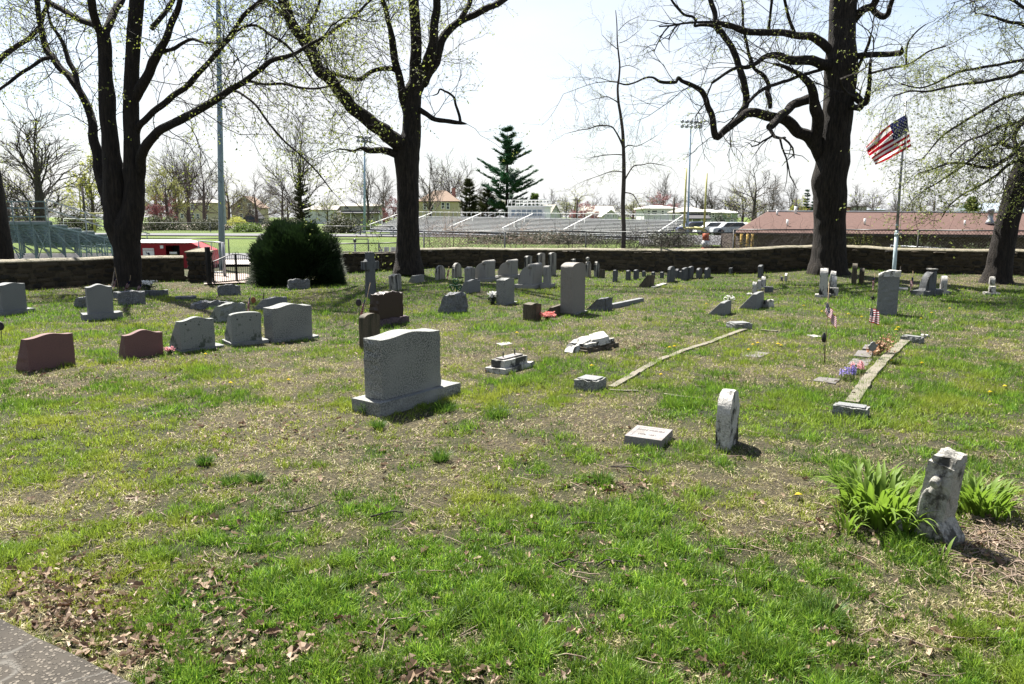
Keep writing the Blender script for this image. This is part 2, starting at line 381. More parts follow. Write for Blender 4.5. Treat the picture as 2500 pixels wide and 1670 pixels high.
# exposed aggregate slab at the lower left
m, nt, b = nm('aggregate', .9); v = tcoord(nt)
vo = nt.nodes.new('ShaderNodeTexVoronoi'); vo.inputs['Scale'].default_value = 60; nt.links.new(v, vo.inputs['Vector'])
base = mix(nt, (.04, .034, .026), (.02, .017, .013), nfac(nt, v, 3, .35, .65, 4))
sepc = nt.nodes.new('ShaderNodeSeparateColor'); nt.links.new(vo.outputs['Color'], sepc.inputs[0])
q = nt.nodes.new('ShaderNodeMapRange'); q.inputs['From Min'].default_value = .5; q.inputs['From Max'].default_value = .38; nt.links.new(vo.outputs['Distance'], q.inputs['Value'])
peb = mix(nt, (.03, .026, .02), (.12, .105, .085), sepc.outputs[0])
col = mix(nt, base, peb, q.outputs[0])
wv = nt.nodes.new('ShaderNodeTexNoise'); wv.inputs['Scale'].default_value = 1.3; nt.links.new(v, wv.inputs['Vector'])
cr = nt.nodes.new('ShaderNodeMapRange'); cr.inputs['From Min'].default_value = .0; cr.inputs['From Max'].default_value = .006
ab = nt.nodes.new('ShaderNodeMath'); ab.operation = 'SUBTRACT'; ab.inputs[1].default_value = .5; nt.links.new(wv.outputs['Fac'], ab.inputs[0])
ab2 = nt.nodes.new('ShaderNodeMath'); ab2.operation = 'ABSOLUTE'; nt.links.new(ab.outputs[0], ab2.inputs[0]); nt.links.new(ab2.outputs[0], cr.inputs['Value'])
col = mix(nt, (.08, .075, .065), col, cr.outputs[0])
nt.links.new(col, b.inputs['Base Color']); bump(nt, b, q.outputs[0], .004)
M['aggregate'] = m
zt = .10
e0, e1 = G(-120, 1448, zt), G(400, 1698, zt)
dd = (e1 - e0).normalized(); e1 = e1 + dd * 1.2; e0 = e0 - dd * 1.0; nn = Vector((-dd.y, dd.x, 0));
if nn.y > 0: nn = -nn
mb = MB(); N = 40; top = []; low = []
for i in range(N + 1):
    p = e0.lerp(e1, i / N) + nn * (mnoise.noise(Vector((i * .7, 3, 0))) * .012); top.append(p)
vs = []; 
for p in top: vs += [p + nn * .012, p + Vector((0, 0, -.012)), p + Vector((0, 0, -.14)), p + nn * 3.0]
fs = []
for i in range(N):
    a = 4 * i; fs += [(a, a + 4, a + 5, a + 1), (a + 1, a + 5, a + 6, a + 2), (a + 3, a + 7, a + 4, a)]
mb.add(vs, fs); SLAB_E0, SLAB_DIR, SLAB_N = e0, dd, nn
tag(mb.build('path', M['aggregate']), kind='structure')

# ------------------------------------------------------------------ grass blades
m, nt, b = nm('grass_blade', .55)
att = nt.nodes.new('ShaderNodeAttribute'); att.attribute_name = 'col'
nt.links.new(att.outputs['Color'], b.inputs['Base Color'])
t = nt.nodes.new('ShaderNodeBsdfTranslucent'); nt.links.new(att.outputs['Color'], t.inputs['Color'])
s = nt.nodes.new('ShaderNodeMixShader'); s.inputs[0].default_value = .45
nt.links.new(b.outputs[0], s.inputs[1]); nt.links.new(t.outputs[0], s.inputs[2]); nt.links.new(s.outputs[0], nt.nodes['Material Output'].inputs[0])
M['blade'] = m

def wall_y(x, W):
    return np.interp(x, [p[0] for p in W], [p[1] for p in W])
def px_to_ground(px, py):
    u = (px - 1250) / FPX; v = (835 - py) / FPX
    dy = cp + v * sp; dz = -sp + v * cp; t = -CAM_H / dz
    return u * t, dy * t
KEEP_OUT = []       # filled by stones later: (x, y, r)
def sample_pts(n, ylo, yhi, xlo=-160, xhi=2660):
    px = rng.uniform(xlo, xhi, n); py = rng.uniform(ylo, yhi, n)
    x, y = px_to_ground(px, py)
    wy = np.where(x < WALL_L[-1][0], wall_y(x, WALL_L), wall_y(x, WALL_R))
    ok = (y < wy - .05)
    sl = (x - SLAB_E0.x) * SLAB_N.x + (y - SLAB_E0.y) * SLAB_N.y
    ok &= sl < -.0
    path = (np.abs(x - G(570, 690).x) < 1.1) & (y > G(570, 694).y)
    ok &= ~path
    return x[ok], y[ok]
def blades(n, ylo, yhi, seg, hmul, wmul, thatch_=False):
    x, y = sample_pts(n, ylo, yhi); dr = dryness(x, y)
    # blades stand in clumps with bare, shaded gaps between
    cl = fbm(x + 3, y + 71, 9.0, 3); c2_ = vnoise(x * 21, y * 21)
    q = np.clip((cl - .5) * 3.2 + (c2_ - .5) * 1.3 + .62 - dr * .1, .04, 1)
    keep = (rng.random(len(x)) < q) | thatch_
    x, y, dr, cl, q = x[keep], y[keep], dr[keep], cl[keep], q[keep]; n = len(x)
    dry = rng.random(n) < np.clip(dr * .9 + .03 + (vnoise(x * 13 + 7, y * 13) - .5) * .7, .06, .88)
    if thatch_: dry = rng.random(n) < .45 + .4 * dr
    z = terrain(x, y)
    lush = np.clip(1 - dr * 1.2, 0, 1); tall = np.clip((fbm(x + 91, y + 13, 2.3, 3) - .42) * 4, 0, 1)
    h = np.where(dry, rng.uniform(.02, .05, n), rng.uniform(.022, .048, n) * (.55 + .6 * q + lush * (.35 + .95 * tall))) * hmul
    w = np.where(dry, rng.uniform(.0035, .0075, n), rng.uniform(.0035, .007, n)) * wmul * np.clip(y / 6, .8, 3.2)
    az = rng.uniform(0, 2 * np.pi, n); lean = np.where(dry, rng.uniform(.7, 1.5, n), rng.uniform(.05, .9, n))
    dx, dy = np.cos(az) * np.sin(lean), np.sin(az) * np.sin(lean); dz = np.cos(lean)
    fa = rng.uniform(0, 2 * np.pi, n); wx, wy_ = np.cos(fa) * w, np.sin(fa) * w
    g = rng.random(n)[:, None]; tn = fbm(x + 33, y, 1.1, 3)[:, None]
    g = g ** 1.5; cg = (1 - g) * np.array([.032, .085, .008]) + g * np.array([.17, .26, .028])
    cg = cg * (.72 + .55 * lush[:, None]) * (.6 + .8 * vnoise(x * 16, y * 16 + 5))[:, None]; yl = np.clip((tn - .5) * 2.4 + dr[:, None] * .6, 0, .9)
    cg = cg * (1 - yl) + yl * np.array([.23, .265, .035])
    cd = (1 - g) * np.array([.22, .19, .08]) + g * np.array([.62, .56, .34])
    br = (rng.random(n) < .28)[:, None]; cd = np.where(br, cd * .25, cd)
    col = np.where(dry[:, None], cd, cg)
    base = np.c_[x, y, z - .004]; W3 = np.c_[wx, wy_, np.zeros(n)]; D = np.c_[dx, dy, dz] * h[:, None]
    if seg == 1:
        V = np.stack([base - W3 / 2, base + W3 / 2, base + D], 1).reshape(-1, 3)
        F = np.arange(3 * n).reshape(-1, 3); cc = np.repeat(col, 3, 0)
    else:
        droop = np.c_[dx, dy, -.5 * np.sin(lean)] * (h * .35)[:, None]
        midp = base + D * .55; tip = base + D + droop
        V = np.stack([base - W3 / 2, base + W3 / 2, midp - W3 * .42, midp + W3 * .42, tip], 1).reshape(-1, 3)
        o_ = np.arange(n)[:, None] * 5
        F = np.concatenate([o_ + np.array([0, 1, 3]), o_ + np.array([0, 3, 2]), o_ + np.array([2, 3, 4])]).reshape(-1, 3)
        cc = np.repeat(col, 5, 0)
    return V, F, cc
def add_blades(parts, name):
    VV, FF, CC, off = [], [], [], 0
    for V, F, c in parts: VV.append(V); FF.append(F + off); CC.append(c); off += len(V)
    o = link(name, fast_mesh(name, np.concatenate(VV), np.concatenate(FF), M['blade'], np.concatenate(CC)))
    return o
go = add_blades([blades(420000, 990, 1780, 2, 1.0, 1.15), blades(220000, 990, 1780, 1, .7, 1.2), blades(620000, 650, 1000, 1, 1.0, 1.1), blades(190000, 960, 1780, 1, .62, 1.0, True), blades(110000, 650, 960, 1, .6, 1.0, True)], 'grass')
tag(go, 'patchy spring lawn of green blades and dry straw between the gravestones', 'grass', kind='stuff')

def tuft(name, px, py, r, h, n, col1, col2, label, group='grass tufts standing taller than the lawn', w=.005):
    c = G(px, py); V = []; F = []; CC = []
    for i in range(n):
        a = random.uniform(0, 6.283); rr = r * math.sqrt(random.random()) * .6
        b0 = Vector((math.cos(a) * rr, math.sin(a) * rr, -.005)); le = random.uniform(.1, .9); hh = h * random.uniform(.5, 1)
        d = Vector((math.cos(a) * math.sin(le), math.sin(a) * math.sin(le), math.cos(le))) * hh
        f = random.uniform(0, 3.14); wv_ = Vector((math.cos(f), math.sin(f), 0)) * w * random.uniform(.6, 1.2)
        mid = b0 + d * .6; tip = b0 + d + Vector((d.x, d.y, -.3 * hh * math.sin(le))) * .5
        k = len(V); V += [b0 - wv_ / 2, b0 + wv_ / 2, mid - wv_ * .4, mid + wv_ * .4, tip]; F += [(k, k + 1, k + 3), (k, k + 3, k + 2), (k + 2, k + 3, k + 4)]
        q = random.random(); cc = [col1[j] * (1 - q) + col2[j] * q for j in range(3)]; CC += [cc] * 5
    o = link(name, fast_mesh(name, [tuple(v) for v in V], F, M['blade'], np.array(CC)))
    o.location = (c.x, c.y, TZ(c)); return tag(o, label, 'grass tuft', group)
TG1, TG2 = (.025, .07, .009), (.09, .16, .02)
for px, py, r, h, lab in [(2010, 1520, .13, .13, 'round mop of fine grass in the right foreground'), (1085, 1005, .16, .14, 'pale long grass tuft below the right end of the big grey granite base'), (1215, 1015, .14, .13, 'long grass tuft right of the big grey headstone'),
    (1075, 1125, .07, .13, 'upright grass tuft in the bare patch below the big headstone'), (1470, 1180, .08, .12, 'dark upright grass tuft below the flat inscribed marker'), (500, 1135, .06, .10, 'small grass tuft in dry ground lower left of the big headstone'),
    (625, 1180, .06, .10, 'small upright tuft on the bare patch, lower left middle'), (565, 1185, .08, .10, 'grass tuft just left of a smaller one on the bare patch'), (905, 1010, .12, .16, 'dark tuft against the near corner of the big granite base'),
    (2470, 895, .16, .09, 'dark low tuft near the right edge behind the box stone'), (2220, 800, .14, .10, 'dark tuft behind the far end of the right curb'), (2170, 790, .10, .14, 'tall tuft below the rock topped monument'), (1928, 797, .14, .09, 'tuft inside the curbed plot towards its far end'),
    (262, 890, .14, .10, 'bright tuft between the two pink slanted stones'), (1580, 785, .12, .14, 'tall bright tuft right of the low curb stone'), (2390, 775, .12, .12, 'dark tuft in the shade on the right'), (2090, 770, .1, .1, 'tuft left of the rock topped monument'), (925, 1050, .05, .12, 'thin tuft under the big headstone shadow')]:
    tuft('grass_tuft', px, py, r, h, 220 if py > 850 else 130, TG1, TG2, lab)

# ------------------------------------------------------------------ fallen leaves, twigs
def dead_leaves(n):
    VV = []; FF = []; k = 0
    px = []; 
    cl = [(150, 1440, 150, 70, 350), (250, 1520, 130, 60, 260), (520, 1440, 160, 60, 160), (400, 1600, 200, 60, 240), (750, 1560, 220, 90, 220), (1000, 1660, 200, 30, 120), (400, 1200, 400, 100, 160), (1500, 1190, 160, 25, 90),
          (650, 1060, 260, 50, 200), (150, 940, 200, 25, 160), (1250, 1330, 300, 80, 100), (1700, 1600, 400, 100, 90), (2050, 1270, 150, 80, 110), (2420, 1330, 80, 60, 60), (380, 890, 150, 20, 90), (1500, 850, 140, 20, 80), (1250, 1100, 300, 60, 120), (900, 860, 300, 40, 120),
          (110, 706, 170, 6, 300), (470, 706, 100, 6, 150), (2350, 690, 250, 8, 200), (1640, 664, 120, 3, 100), (1300, 900, 900, 90, 200)]
    pts = []
    for a, b, sx, sy, c in cl:
        c = int(c * .8)
        qx = rng.normal(a, sx * .6, c); qy = np.clip(rng.normal(b, sy * .6, c), 645, 1750); pts.append(np.c_[qx, qy])
    pts.append(np.c_[rng.uniform(-100, 2600, n), 680 + 1000 * rng.random(n) ** 1.0])
    pts = np.concatenate(pts); x, y = px_to_ground(pts[:, 0], pts[:, 1])
    sl = (x - SLAB_E0.x) * SLAB_N.x + (y - SLAB_E0.y) * SLAB_N.y
    wy = np.where(x < WALL_L[-1][0], wall_y(x, WALL_L), wall_y(x, WALL_R)); ok = (sl < .0) & (y < wy - .04) & (y > 2)
    x, y = x[ok], y[ok]; z = terrain(x, y)
    for i in range(len(x)):
        s = random.uniform(.008, .026) * random.choice((.7, 1, 1, 1.3)) ; a = random.uniform(0, 6.28); ti = random.uniform(-.7, .7); tj = random.uniform(-.7, .7)
        Mx = Matrix.Translation((x[i], y[i], z[i] + random.uniform(.008, .03))) @ Matrix.Rotation(a, 4, 'Z') @ Matrix.Rotation(ti, 4, 'X') @ Matrix.Rotation(tj, 4, 'Y')
        c1, c2 = random.uniform(.1, .7), random.uniform(.1, .7)
        P_ = [(-s, 0, 0), (-s * .4, s * .55, s * c1), (s * .15, s * .35, s * c1 * .5), (s * .5, s * .6, s * c1), (s, s * .05, .1 * s), (s * .45, -s * .55, s * c2), (0, -s * .38, s * c2 * .5), (-s * .5, -s * .5, s * c2), (0, 0, -s * .1)]
        VV += [tuple(Mx @ Vector(p)) for p in P_]; FF += [(k + 8, k + j, k + (j + 1) % 8) for j in range(8)]; k += 9
    return VV, FF
V, F = dead_leaves(1300)
tag(link('fallen_leaves', fast_mesh('fallen_leaves', V, F, M['deadleaf'])), 'dry brown and tan leaves scattered over the grass', 'leaves', kind='stuff')
mb = MB()
for i in range(800):
    px = random.uniform(-50, 2550); py = 700 + 950 * random.random() ** .8
    if random.random() < .35: px = random.gauss(2430, 70); py = random.gauss(1320, 60)
    if px < 420 and py > 1440: continue
    p = G(px, py); L = random.uniform(.05, .22); a = random.uniform(0, 6.28); pts = []
    for j in range(4):
        pts.append((p.x, p.y, TZ(p) + .012 + .015 * random.random())); a += random.uniform(-.4, .4); p = p + Vector((math.cos(a), math.sin(a), 0)) * L / 3
    mb.tube(pts, [.003, .0028, .002, .001], 4)
tag(mb.build('twig_litter', plain('twig_bark', (.22, .17, .13), .9, (.10, .075, .055), 20)), 'small dead twigs and straw bits lying on the lawn', 'twigs', kind='stuff')
for pl, lab in [([(1380, 1290), (1430, 1287), (1480, 1288), (1530, 1310), (1542, 1330)], 'long bent stick lying in the grass at the centre foreground'), ([(1355, 1385), (1390, 1378), (1410, 1382), (1425, 1388)], 'short crooked stick, the nearer left one of two in the centre foreground'),
                ([(1455, 1392), (1480, 1380), (1530, 1382)], 'short stick right of the crooked one in the foreground'), ([(1490, 1145), (1545, 1150), (1572, 1162)], 'thin stick below the flat inscribed marker'), ([(690, 1262), (735, 1262), (775, 1245), (800, 1235)], 'stick across the bare patch left of centre'),
                ([(905, 1272), (960, 1262), (985, 1262)], 'short straight stick under the bare patch'), ([(1080, 880), (1340, 783), (1372, 850)][1:], 'thin bare stick leaning by the toppled stone')]:
    mb = MB(); pp = [G(a, b) for a, b in pl]; mb.tube([(p.x, p.y, TZ(p) + .02 + .01 * (i % 2)) for i, p in enumerate(pp)], [.006 - .001 * i for i in range(len(pp))], 5)
    tag(mb.build('stick', M['bark_far']), lab, 'stick')

# dandelions
pet = MB(); 
for r_, z_ in ((.022, .045), (.015, .05), (.008, .053)):
    n = 14; vs = [(0, 0, z_ + .004)] + [(math.cos(6.283 * i / n) * r_ * (1 if i % 2 else .8), math.sin(6.283 * i / n) * r_ * (1 if i % 2 else .8), z_) for i in range(n)]
    pet.add(vs, [(0, i + 1, (i + 1) % n + 1) for i in range(n)])
pm = pet.mesh('flower_head', M['petal_yellow']); sm_ = MB().tube([(0, 0, -.01), (0, 0, .045)], .002, 4).mesh('stem', M['leaf_mid'])
for px, py, where in [(562, 948, 'left of the big headstone'), (704, 941, 'behind the left front lawn'), (501, 876, 'below the left row of grey stones'), (1445, 903, 'behind the near box corner stone'), (1614, 924, 'between the box corner stone and the round topped tablet'), (1951, 1227, 'in the grass left of the lily leaves'),
                      (2178, 888, 'right of the long right curb'), (2252, 894, 'out in the dry grass right of the curb'), (2419, 964, 'left one of two beyond the lilies'), (2456, 950, 'right one of two beyond the lilies'), (1901, 848, 'beside the flat slab, larger clump'), (1908, 851, 'right of the clump beside the flat slab'), (1839, 849, 'behind the flat slab'), (1851, 845, 'behind the flat slab, farther'),
                      (1828, 862, 'on the edge of the flat slab'), (1635, 858, 'left of the left curb, nearer'), (1647, 855, 'left of the left curb, farther'), (1262, 821, 'above the white sliver of stone'), (2195, 803, 'left of the dark tuft behind the curb'), (2190, 809, 'just under another left of the dark tuft'), (2250, 781, 'right of the rock topped monument'), (2105, 777, 'left of the rock topped monument'),
                      (2072, 771, 'farther left of the rock topped monument'), (2320, 757, 'out in the shaded grass on the right'), (2276, 767, 'in the shaded grass, nearer'), (1963, 751, 'between the slant stones and the leaning flag'), (2008, 766, 'left of the leaning little flag'), (2354, 735, 'in the shade of the right tree'), (2372, 734, 'in the shade of the right tree, right one'), (1725, 746, 'behind the left slant stone')]:
    p = G(px, py); e = empty('dandelion', (p.x, p.y, TZ(p)), 0, 'yellow dandelion ' + where, 'flower', 'dandelions in the lawn')
    s_ = random.uniform(.9, 1.3) * (1 if py > 850 else 1.3); e.scale = (s_, s_, 1); link('flower_head', pm, e, Matrix.Rotation(R(-25), 4, 'X')); link('stem', sm_, e)

# ------------------------------------------------------------------ stone walls
def poly_path(W):
    L = [0]; 
    for a, b in zip(W, W[1:]): L.append(L[-1] + (b - a).length)
    def at(s):
        s = max(0, min(L[-1] - 1e-6, s))
        for i in range(len(W) - 1):
            if s <= L[i + 1]:
                t = (s - L[i]) / (L[i + 1] - L[i]); d = (W[i + 1] - W[i]).normalized(); return W[i].lerp(W[i + 1], t), d
    return L[-1], at
M['mortar'] = stone_mat('wall_mortar', (.085, .068, .042), (.045, .037, .024), 14, stain=(.02, .017, .01), amt=.5, bmp=.02)
M['wallcap'] = stone_mat('wall_cap_mortar', (.22, .195, .135), (.14, .125, .085), 20, stain=(.085, .08, .04), amt=.4, bmp=.015)
SM = [stone_mat('rubble_stone_a', (.075, .058, .036), (.03, .024, .016), 18, bmp=.02), stone_mat('rubble_stone_b', (.05, .044, .034), (.022, .02, .016), 18, bmp=.02), stone_mat('rubble_stone_c', (.12, .095, .06), (.05, .04, .025), 18, bmp=.02)]
protos = []
for i in range(9):
    rr = random.Random(i); mb = MB(); n = 8; ring = []
    out = [(math.copysign(abs(math.cos(t)) ** .45, math.cos(t)) * .5 * rr.uniform(.82, 1.02), math.copysign(abs(math.sin(t)) ** .45, math.sin(t)) * .5 * rr.uniform(.82, 1.02)) for t in [6.283 * (k + .5) / n for k in range(n)]]
    vs = [(x, 0, z) for x, z in out] + [(x * .97, -.6, z * .95) for x, z in out] + [(x * .72, -1 * rr.uniform(.85, 1.1), z * .66) for x, z in out]
    fs = [tuple(range(2 * n, 3 * n))]
    for k in range(n): fs += [(k, (k + 1) % n, n + (k + 1) % n, n + k), (n + k, n + (k + 1) % n, 2 * n + (k + 1) % n, 2 * n + k)]
    mb.add(vs, fs); protos.append(mb.mesh('stone', SM[i % 3]))
def stone_wall(label, W, heights, thick, cap=True, rough_top=False, hpath=None):
    Ltot, at = poly_path(W)
    root = empty('stone_wall', W[0], 0, label, 'wall'); off = W[0]
    N = int(Ltot / .22); mb = MB(); cb = MB(); rows = []
    Hs = lambda s: float(np.interp(s / Ltot, [h[0] for h in heights], [h[1] for h in heights]))
    vs = []; cs = []
    for i in range(N + 1):
        s = Ltot * i / N; p, d = at(s); n_ = Vector((-d.y, d.x, 0)); h = Hs(s); zt_ = TZ(p)
        if rough_top: h += mnoise.noise(Vector((s * 2.2, 0, 0))) * .05
        p = p - off; j = lambda k, a=.012: mnoise.noise(Vector((s * 1.3, k * 3.7, 5))) * a
        vs += [p + n_ * j(1) + Vector((0, 0, -.1)), p + n_ * j(2) + Vector((0, 0, h - .03 + zt_)), p + n_ * thick + Vector((0, 0, h - .03 + zt_)), p + n_ * thick + Vector((0, 0, -1.4))]
        e = .02 + j(3, .04); wob = mnoise.noise(Vector((s * .9, 9, 2))) * .03 + mnoise.noise(Vector((s * 5, 9, 2))) * .012
        cs += [p - n_ * (e - .0) + Vector((0, 0, h - .055 + wob + zt_)), p - n_ * e * .6 + Vector((0, 0, h - .02 + wob + zt_)), p + n_ * thick * .5 + Vector((0, 0, h + .035 + wob + zt_)), p + n_ * (thick + .02) + Vector((0, 0, h - .02 + wob + zt_)), p + n_ * (thick + .02) + Vector((0, 0, h - .06 + wob + zt_))]
    fs = []
    for i in range(N):
        a = 4 * i; fs += [(a, a + 4, a + 5, a + 1), (a + 1, a + 5, a + 6, a + 2), (a + 2, a + 6, a + 7, a + 3)]
    fs += [(0, 1, 2, 3), (4 * N + 3, 4 * N + 2, 4 * N + 1, 4 * N)]
    mb.add(vs, fs); mb.build('wall_core', M['mortar'], root)
    if cap:
        fs = []
        for i in range(N):
            a = 5 * i
            for k in range(4): fs.append((a + k, a + k + 5, a + k + 6, a + k + 1))
            fs.append((a + 4, a + 9, a + 5, a))
        fs += [(0, 1, 2, 3, 4), (5 * N + 4, 5 * N + 3, 5 * N + 2, 5 * N + 1, 5 * N)]
        cb.add(cs, fs, 0, True); cb.build('wall_cap', M['wallcap'], root)
    # rubble stones
    spec = []; z = .0; k = 0
    Hmax = max(h[1] for h in heights)
    while z < Hmax:
        ch = random.uniform(.075, .15); s = random.uniform(-.1, .1)
        while s < Ltot:
            w = random.uniform(.14, .48) * (1.3 if ch > .12 else 1); sc = s + w / 2; hh = Hs(min(max(sc, 0), Ltot))
            if z + ch < hh - .05 and 0 < sc < Ltot: spec.append((sc, z + ch / 2, w * .93, ch * .9))
            elif z < hh - .07 and 0 < sc < Ltot and hh - .055 - z > .05: spec.append((sc, (z + hh - .055) / 2, w * .93, (hh - .055 - z) * .9))
            s += w
        z += ch
    if rough_top:
        s = 0
        while s < Ltot:
            w = random.uniform(.2, .5); spec.append((s + w / 2, Hs(s) + .0, w * .95, .045)); s += w
    items = []
    for sc, zc, w, h in spec:
        p, d = at(sc); n_ = Vector((-d.y, d.x, 0)); dist = p.length; pj = proj((p.x, p.y, zc)); vis = -60 < pj[0] < 2560
        Mx = Matrix.Translation(p - off + Vector((0, 0, zc + TZ(p) + random.uniform(-.008, .008))) + n_ * .03) @ Matrix.Rotation(math.atan2(d.y, d.x) + random.uniform(-.06, .06), 4, 'Z') @ Matrix.Rotation(random.uniform(-.08, .08), 4, 'Y') @ Matrix.Diagonal((w, random.uniform(.045, .075), h, 1))
        if h < .05: Mx = Mx @ Matrix.Diagonal((1, 3, 1, 1))
        items.append((w * h / (dist * dist) * (1 if vis else .01), Mx))
    items.sort(key=lambda t: -t[0])
    for k, (_, Mx) in enumerate(items[:290]): link('stone', protos[random.randrange(9)], root, Mx)
    if len(items) > 290:
        mb = MB()
        for _, Mx in items[290:]:
            pr = protos[random.randrange(9)]; mi = SM.index(pr.materials[0])
            mb.add([Mx @ v.co for v in pr.vertices], [tuple(p_.vertices) for p_ in pr.polygons], mi)
        tag(mb.build('rubble', SM, root), kind='stuff')
    return root
def reach(W, hs):   # (fraction, height) from photo top-edge rows
    L = [0]
    for a, b in zip(W, W[1:]): L.append(L[-1] + (b - a).length)
    return [(L[i] / L[-1], hz(W[i], hs[i]) - TZ(W[i])) for i in range(len(W))]
stone_wall('low dark rubble stone wall with pale mortar cap left of the gate', WALL_L, reach(WALL_L, [650, 640, 638, 634, 629, 628, 628]), .42)
Wm = WALL_R[:5]; Wr = WALL_R[4:]
stone_wall('rough dry topped stretch of rubble wall between the gate and the middle tree', Wm, reach(Wm, [620, 619, 616, 617, 611]), .42, cap=False, rough_top=True)
stone_wall('long dark rubble stone wall with pale cap running from the middle tree to the right edge', Wr, reach(Wr, [608, 608, 608, 610, 610, 608, 603, 601, 609, 611, 612, 616]), .42)
# gate piers
def pier(label, px0, px1, pb, ptop, peak, rough=.02):
    a = G(px0, pb); b_ = G(px1, pb); w = (b_ - a).length; c = (a + b_) / 2; h = hz(c, ptop) ; hp = hz(c, peak)
    root = empty('gate_pier', (c.x, c.y + w / 2, 0), 0, label, 'gate pier')
    mb = MB(); mb.box(-w / 2 + .03, w / 2 - .03, -w / 2 + .03, w / 2 - .03, -.1, h); mb.build('pier_core', M['mortar'], root)
    cb = MB(); e = w / 2 + .03; vs = [(-e, -e, h), (e, -e, h), (e, e, h), (-e, e, h), (-e, -e, h + .04), (e, -e, h + .04), (e, e, h + .04), (-e, e, h + .04), (-.05, -.05, hp), (.08, .03, hp)]
    cb.add(vs, [(3, 2, 1, 0), (0, 1, 5, 4), (1, 2, 6, 5), (2, 3, 7, 6), (3, 0, 4, 7), (4, 5, 9, 8), (5, 6, 9), (6, 7, 8, 9), (7, 4, 8)]); cb.build('pier_cap', M['wallcap'], root)
    for side in range(4):
        z = 0
        while z < h - .06:
            ch = random.uniform(.09, .15); ch = min(ch, h - z); s = -w / 2
            while s < w / 2 - .05:
                ww = min(random.uniform(.15, .3), w / 2 - s)
                Mx = Matrix.Rotation(side * math.pi / 2, 4, 'Z') @ Matrix.Translation((s + ww / 2, -w / 2 + .035, z + ch / 2)) @ Matrix.Diagonal((ww * .94, .05, ch * .92, 1))
                link('stone', protos[random.randrange(9)], root, Mx); s += ww
            z += ch
    return root
pier('square rubble gate pier with low pointed cap left of the gate', 459, 505, 692, 618, 606)
pier('rounded rubble gate pier hidden behind the right end of the gate', 616, 644, 688, 612, 600)

# ------------------------------------------------------------------ iron gate
ga, gb = G(512, 697), G(636, 686)
gr = empty('iron_gate', ga, math.atan2((gb - ga).y, (gb - ga).x), 'black wrought iron gate with arched top between two stone piers', 'gate')
gl = (gb - ga).length; K = gl / (636 - 512)
X = lambda px: (px - 512) * K
mb = MB(); mb.box(X(508), X(516), -.04, .04, -.05, hz(ga, 603)); mb.build('gate_post', M['black'], gr)
mb = MB(); mb.box(X(634), X(637), -.03, .03, -.05, hz(gb, 603)); mb.build('gate_post', M['black'], gr)
x0, x1 = X(521), X(630); ztop = lambda x: .62 + .17 * math.sin(math.pi * (x - x0) / (x1 - x0)) ** 1.3
for xm, ww in ((X(522), .03), (X(577), .045), (X(630), .03)): mb = MB(); mb.box(xm - ww / 2, xm + ww / 2, -.02, .02, .05, ztop(xm) + .01); mb.build('gate_stile', M['black'], gr)
nb = 20; bm_ = MB().tube([(0, 0, .05), (0, 0, 1)], .007, 5).mesh('bar', M['black'])
for i in range(1, nb + 1):
    x = x0 + (x1 - x0) * i / (nb + 1); z = ztop(x); link('bar', bm_, gr, Matrix.Translation((x, 0, 0)) @ Matrix.Diagonal((1, 1, z, 1)))
mb = MB(); mb.bar((x0, 0, .07), (x1, 0, .07), .025, .03); mb.build('bottom_rail', M['black'], gr)
mb = MB(); mb.tube([(x0 + (x1 - x0) * i / 24, 0, ztop(x0 + (x1 - x0) * i / 24)) for i in range(25)], .012, 5); mb.build('top_rail', M['black'], gr)
for sx in (-1, 1):
    mb = MB(); xc = X(577) + sx * .05; mb.tube([(xc + sx * .05 * math.cos(t), 0, ztop(X(577)) + .03 + .035 * math.sin(t)) for t in np.linspace(-1.4, 3.6, 10)], .006, 5); mb.build('scroll', M['black'], gr)
for z in (.15, .55): mb = MB(); mb.bar((X(514), 0, z), (x0, 0, z), .03, .03); mb.build('hinge', M['black'], gr)
# ------------------------------------------------------------------ gravestones
TH = R(67)
def prof_fn(kind, W, h, hm, seed=0):
    if kind == 'flat': return lambda a: h
    if kind == 'tilt': return lambda a: h + (hm - h) * a
    if kind == 'serp':
        return lambda a: h + (hm - h) * (math.sin(math.pi * min(1, max(0, (a - .08) / .84))) ** 2)
    if kind == 'oval': return lambda a: h + (hm - h) * math.sqrt(max(0, 1 - (2 * a - 1) ** 2))
    if kind == 'round':
        r = W / 2; return lambda a: hm - r + math.sqrt(max(0, r * r - ((a - .5) * W) ** 2))
    if kind == 'peak': return lambda a: h + (hm - h) * (1 - abs(2 * a - 1))
    if kind == 'shoulder':
        def f(a):
            q = abs(2 * a - 1)
            if q > .78: return h
            return h + (hm - h) * (.35 + .65 * math.sqrt(max(0, 1 - (q / .78) ** 2)))
        return f
    if kind == 'rock': return lambda a: h + (hm - h) * math.sin(math.pi * a) + .03 * mnoise.noise(Vector((a * 5, seed, 0)))
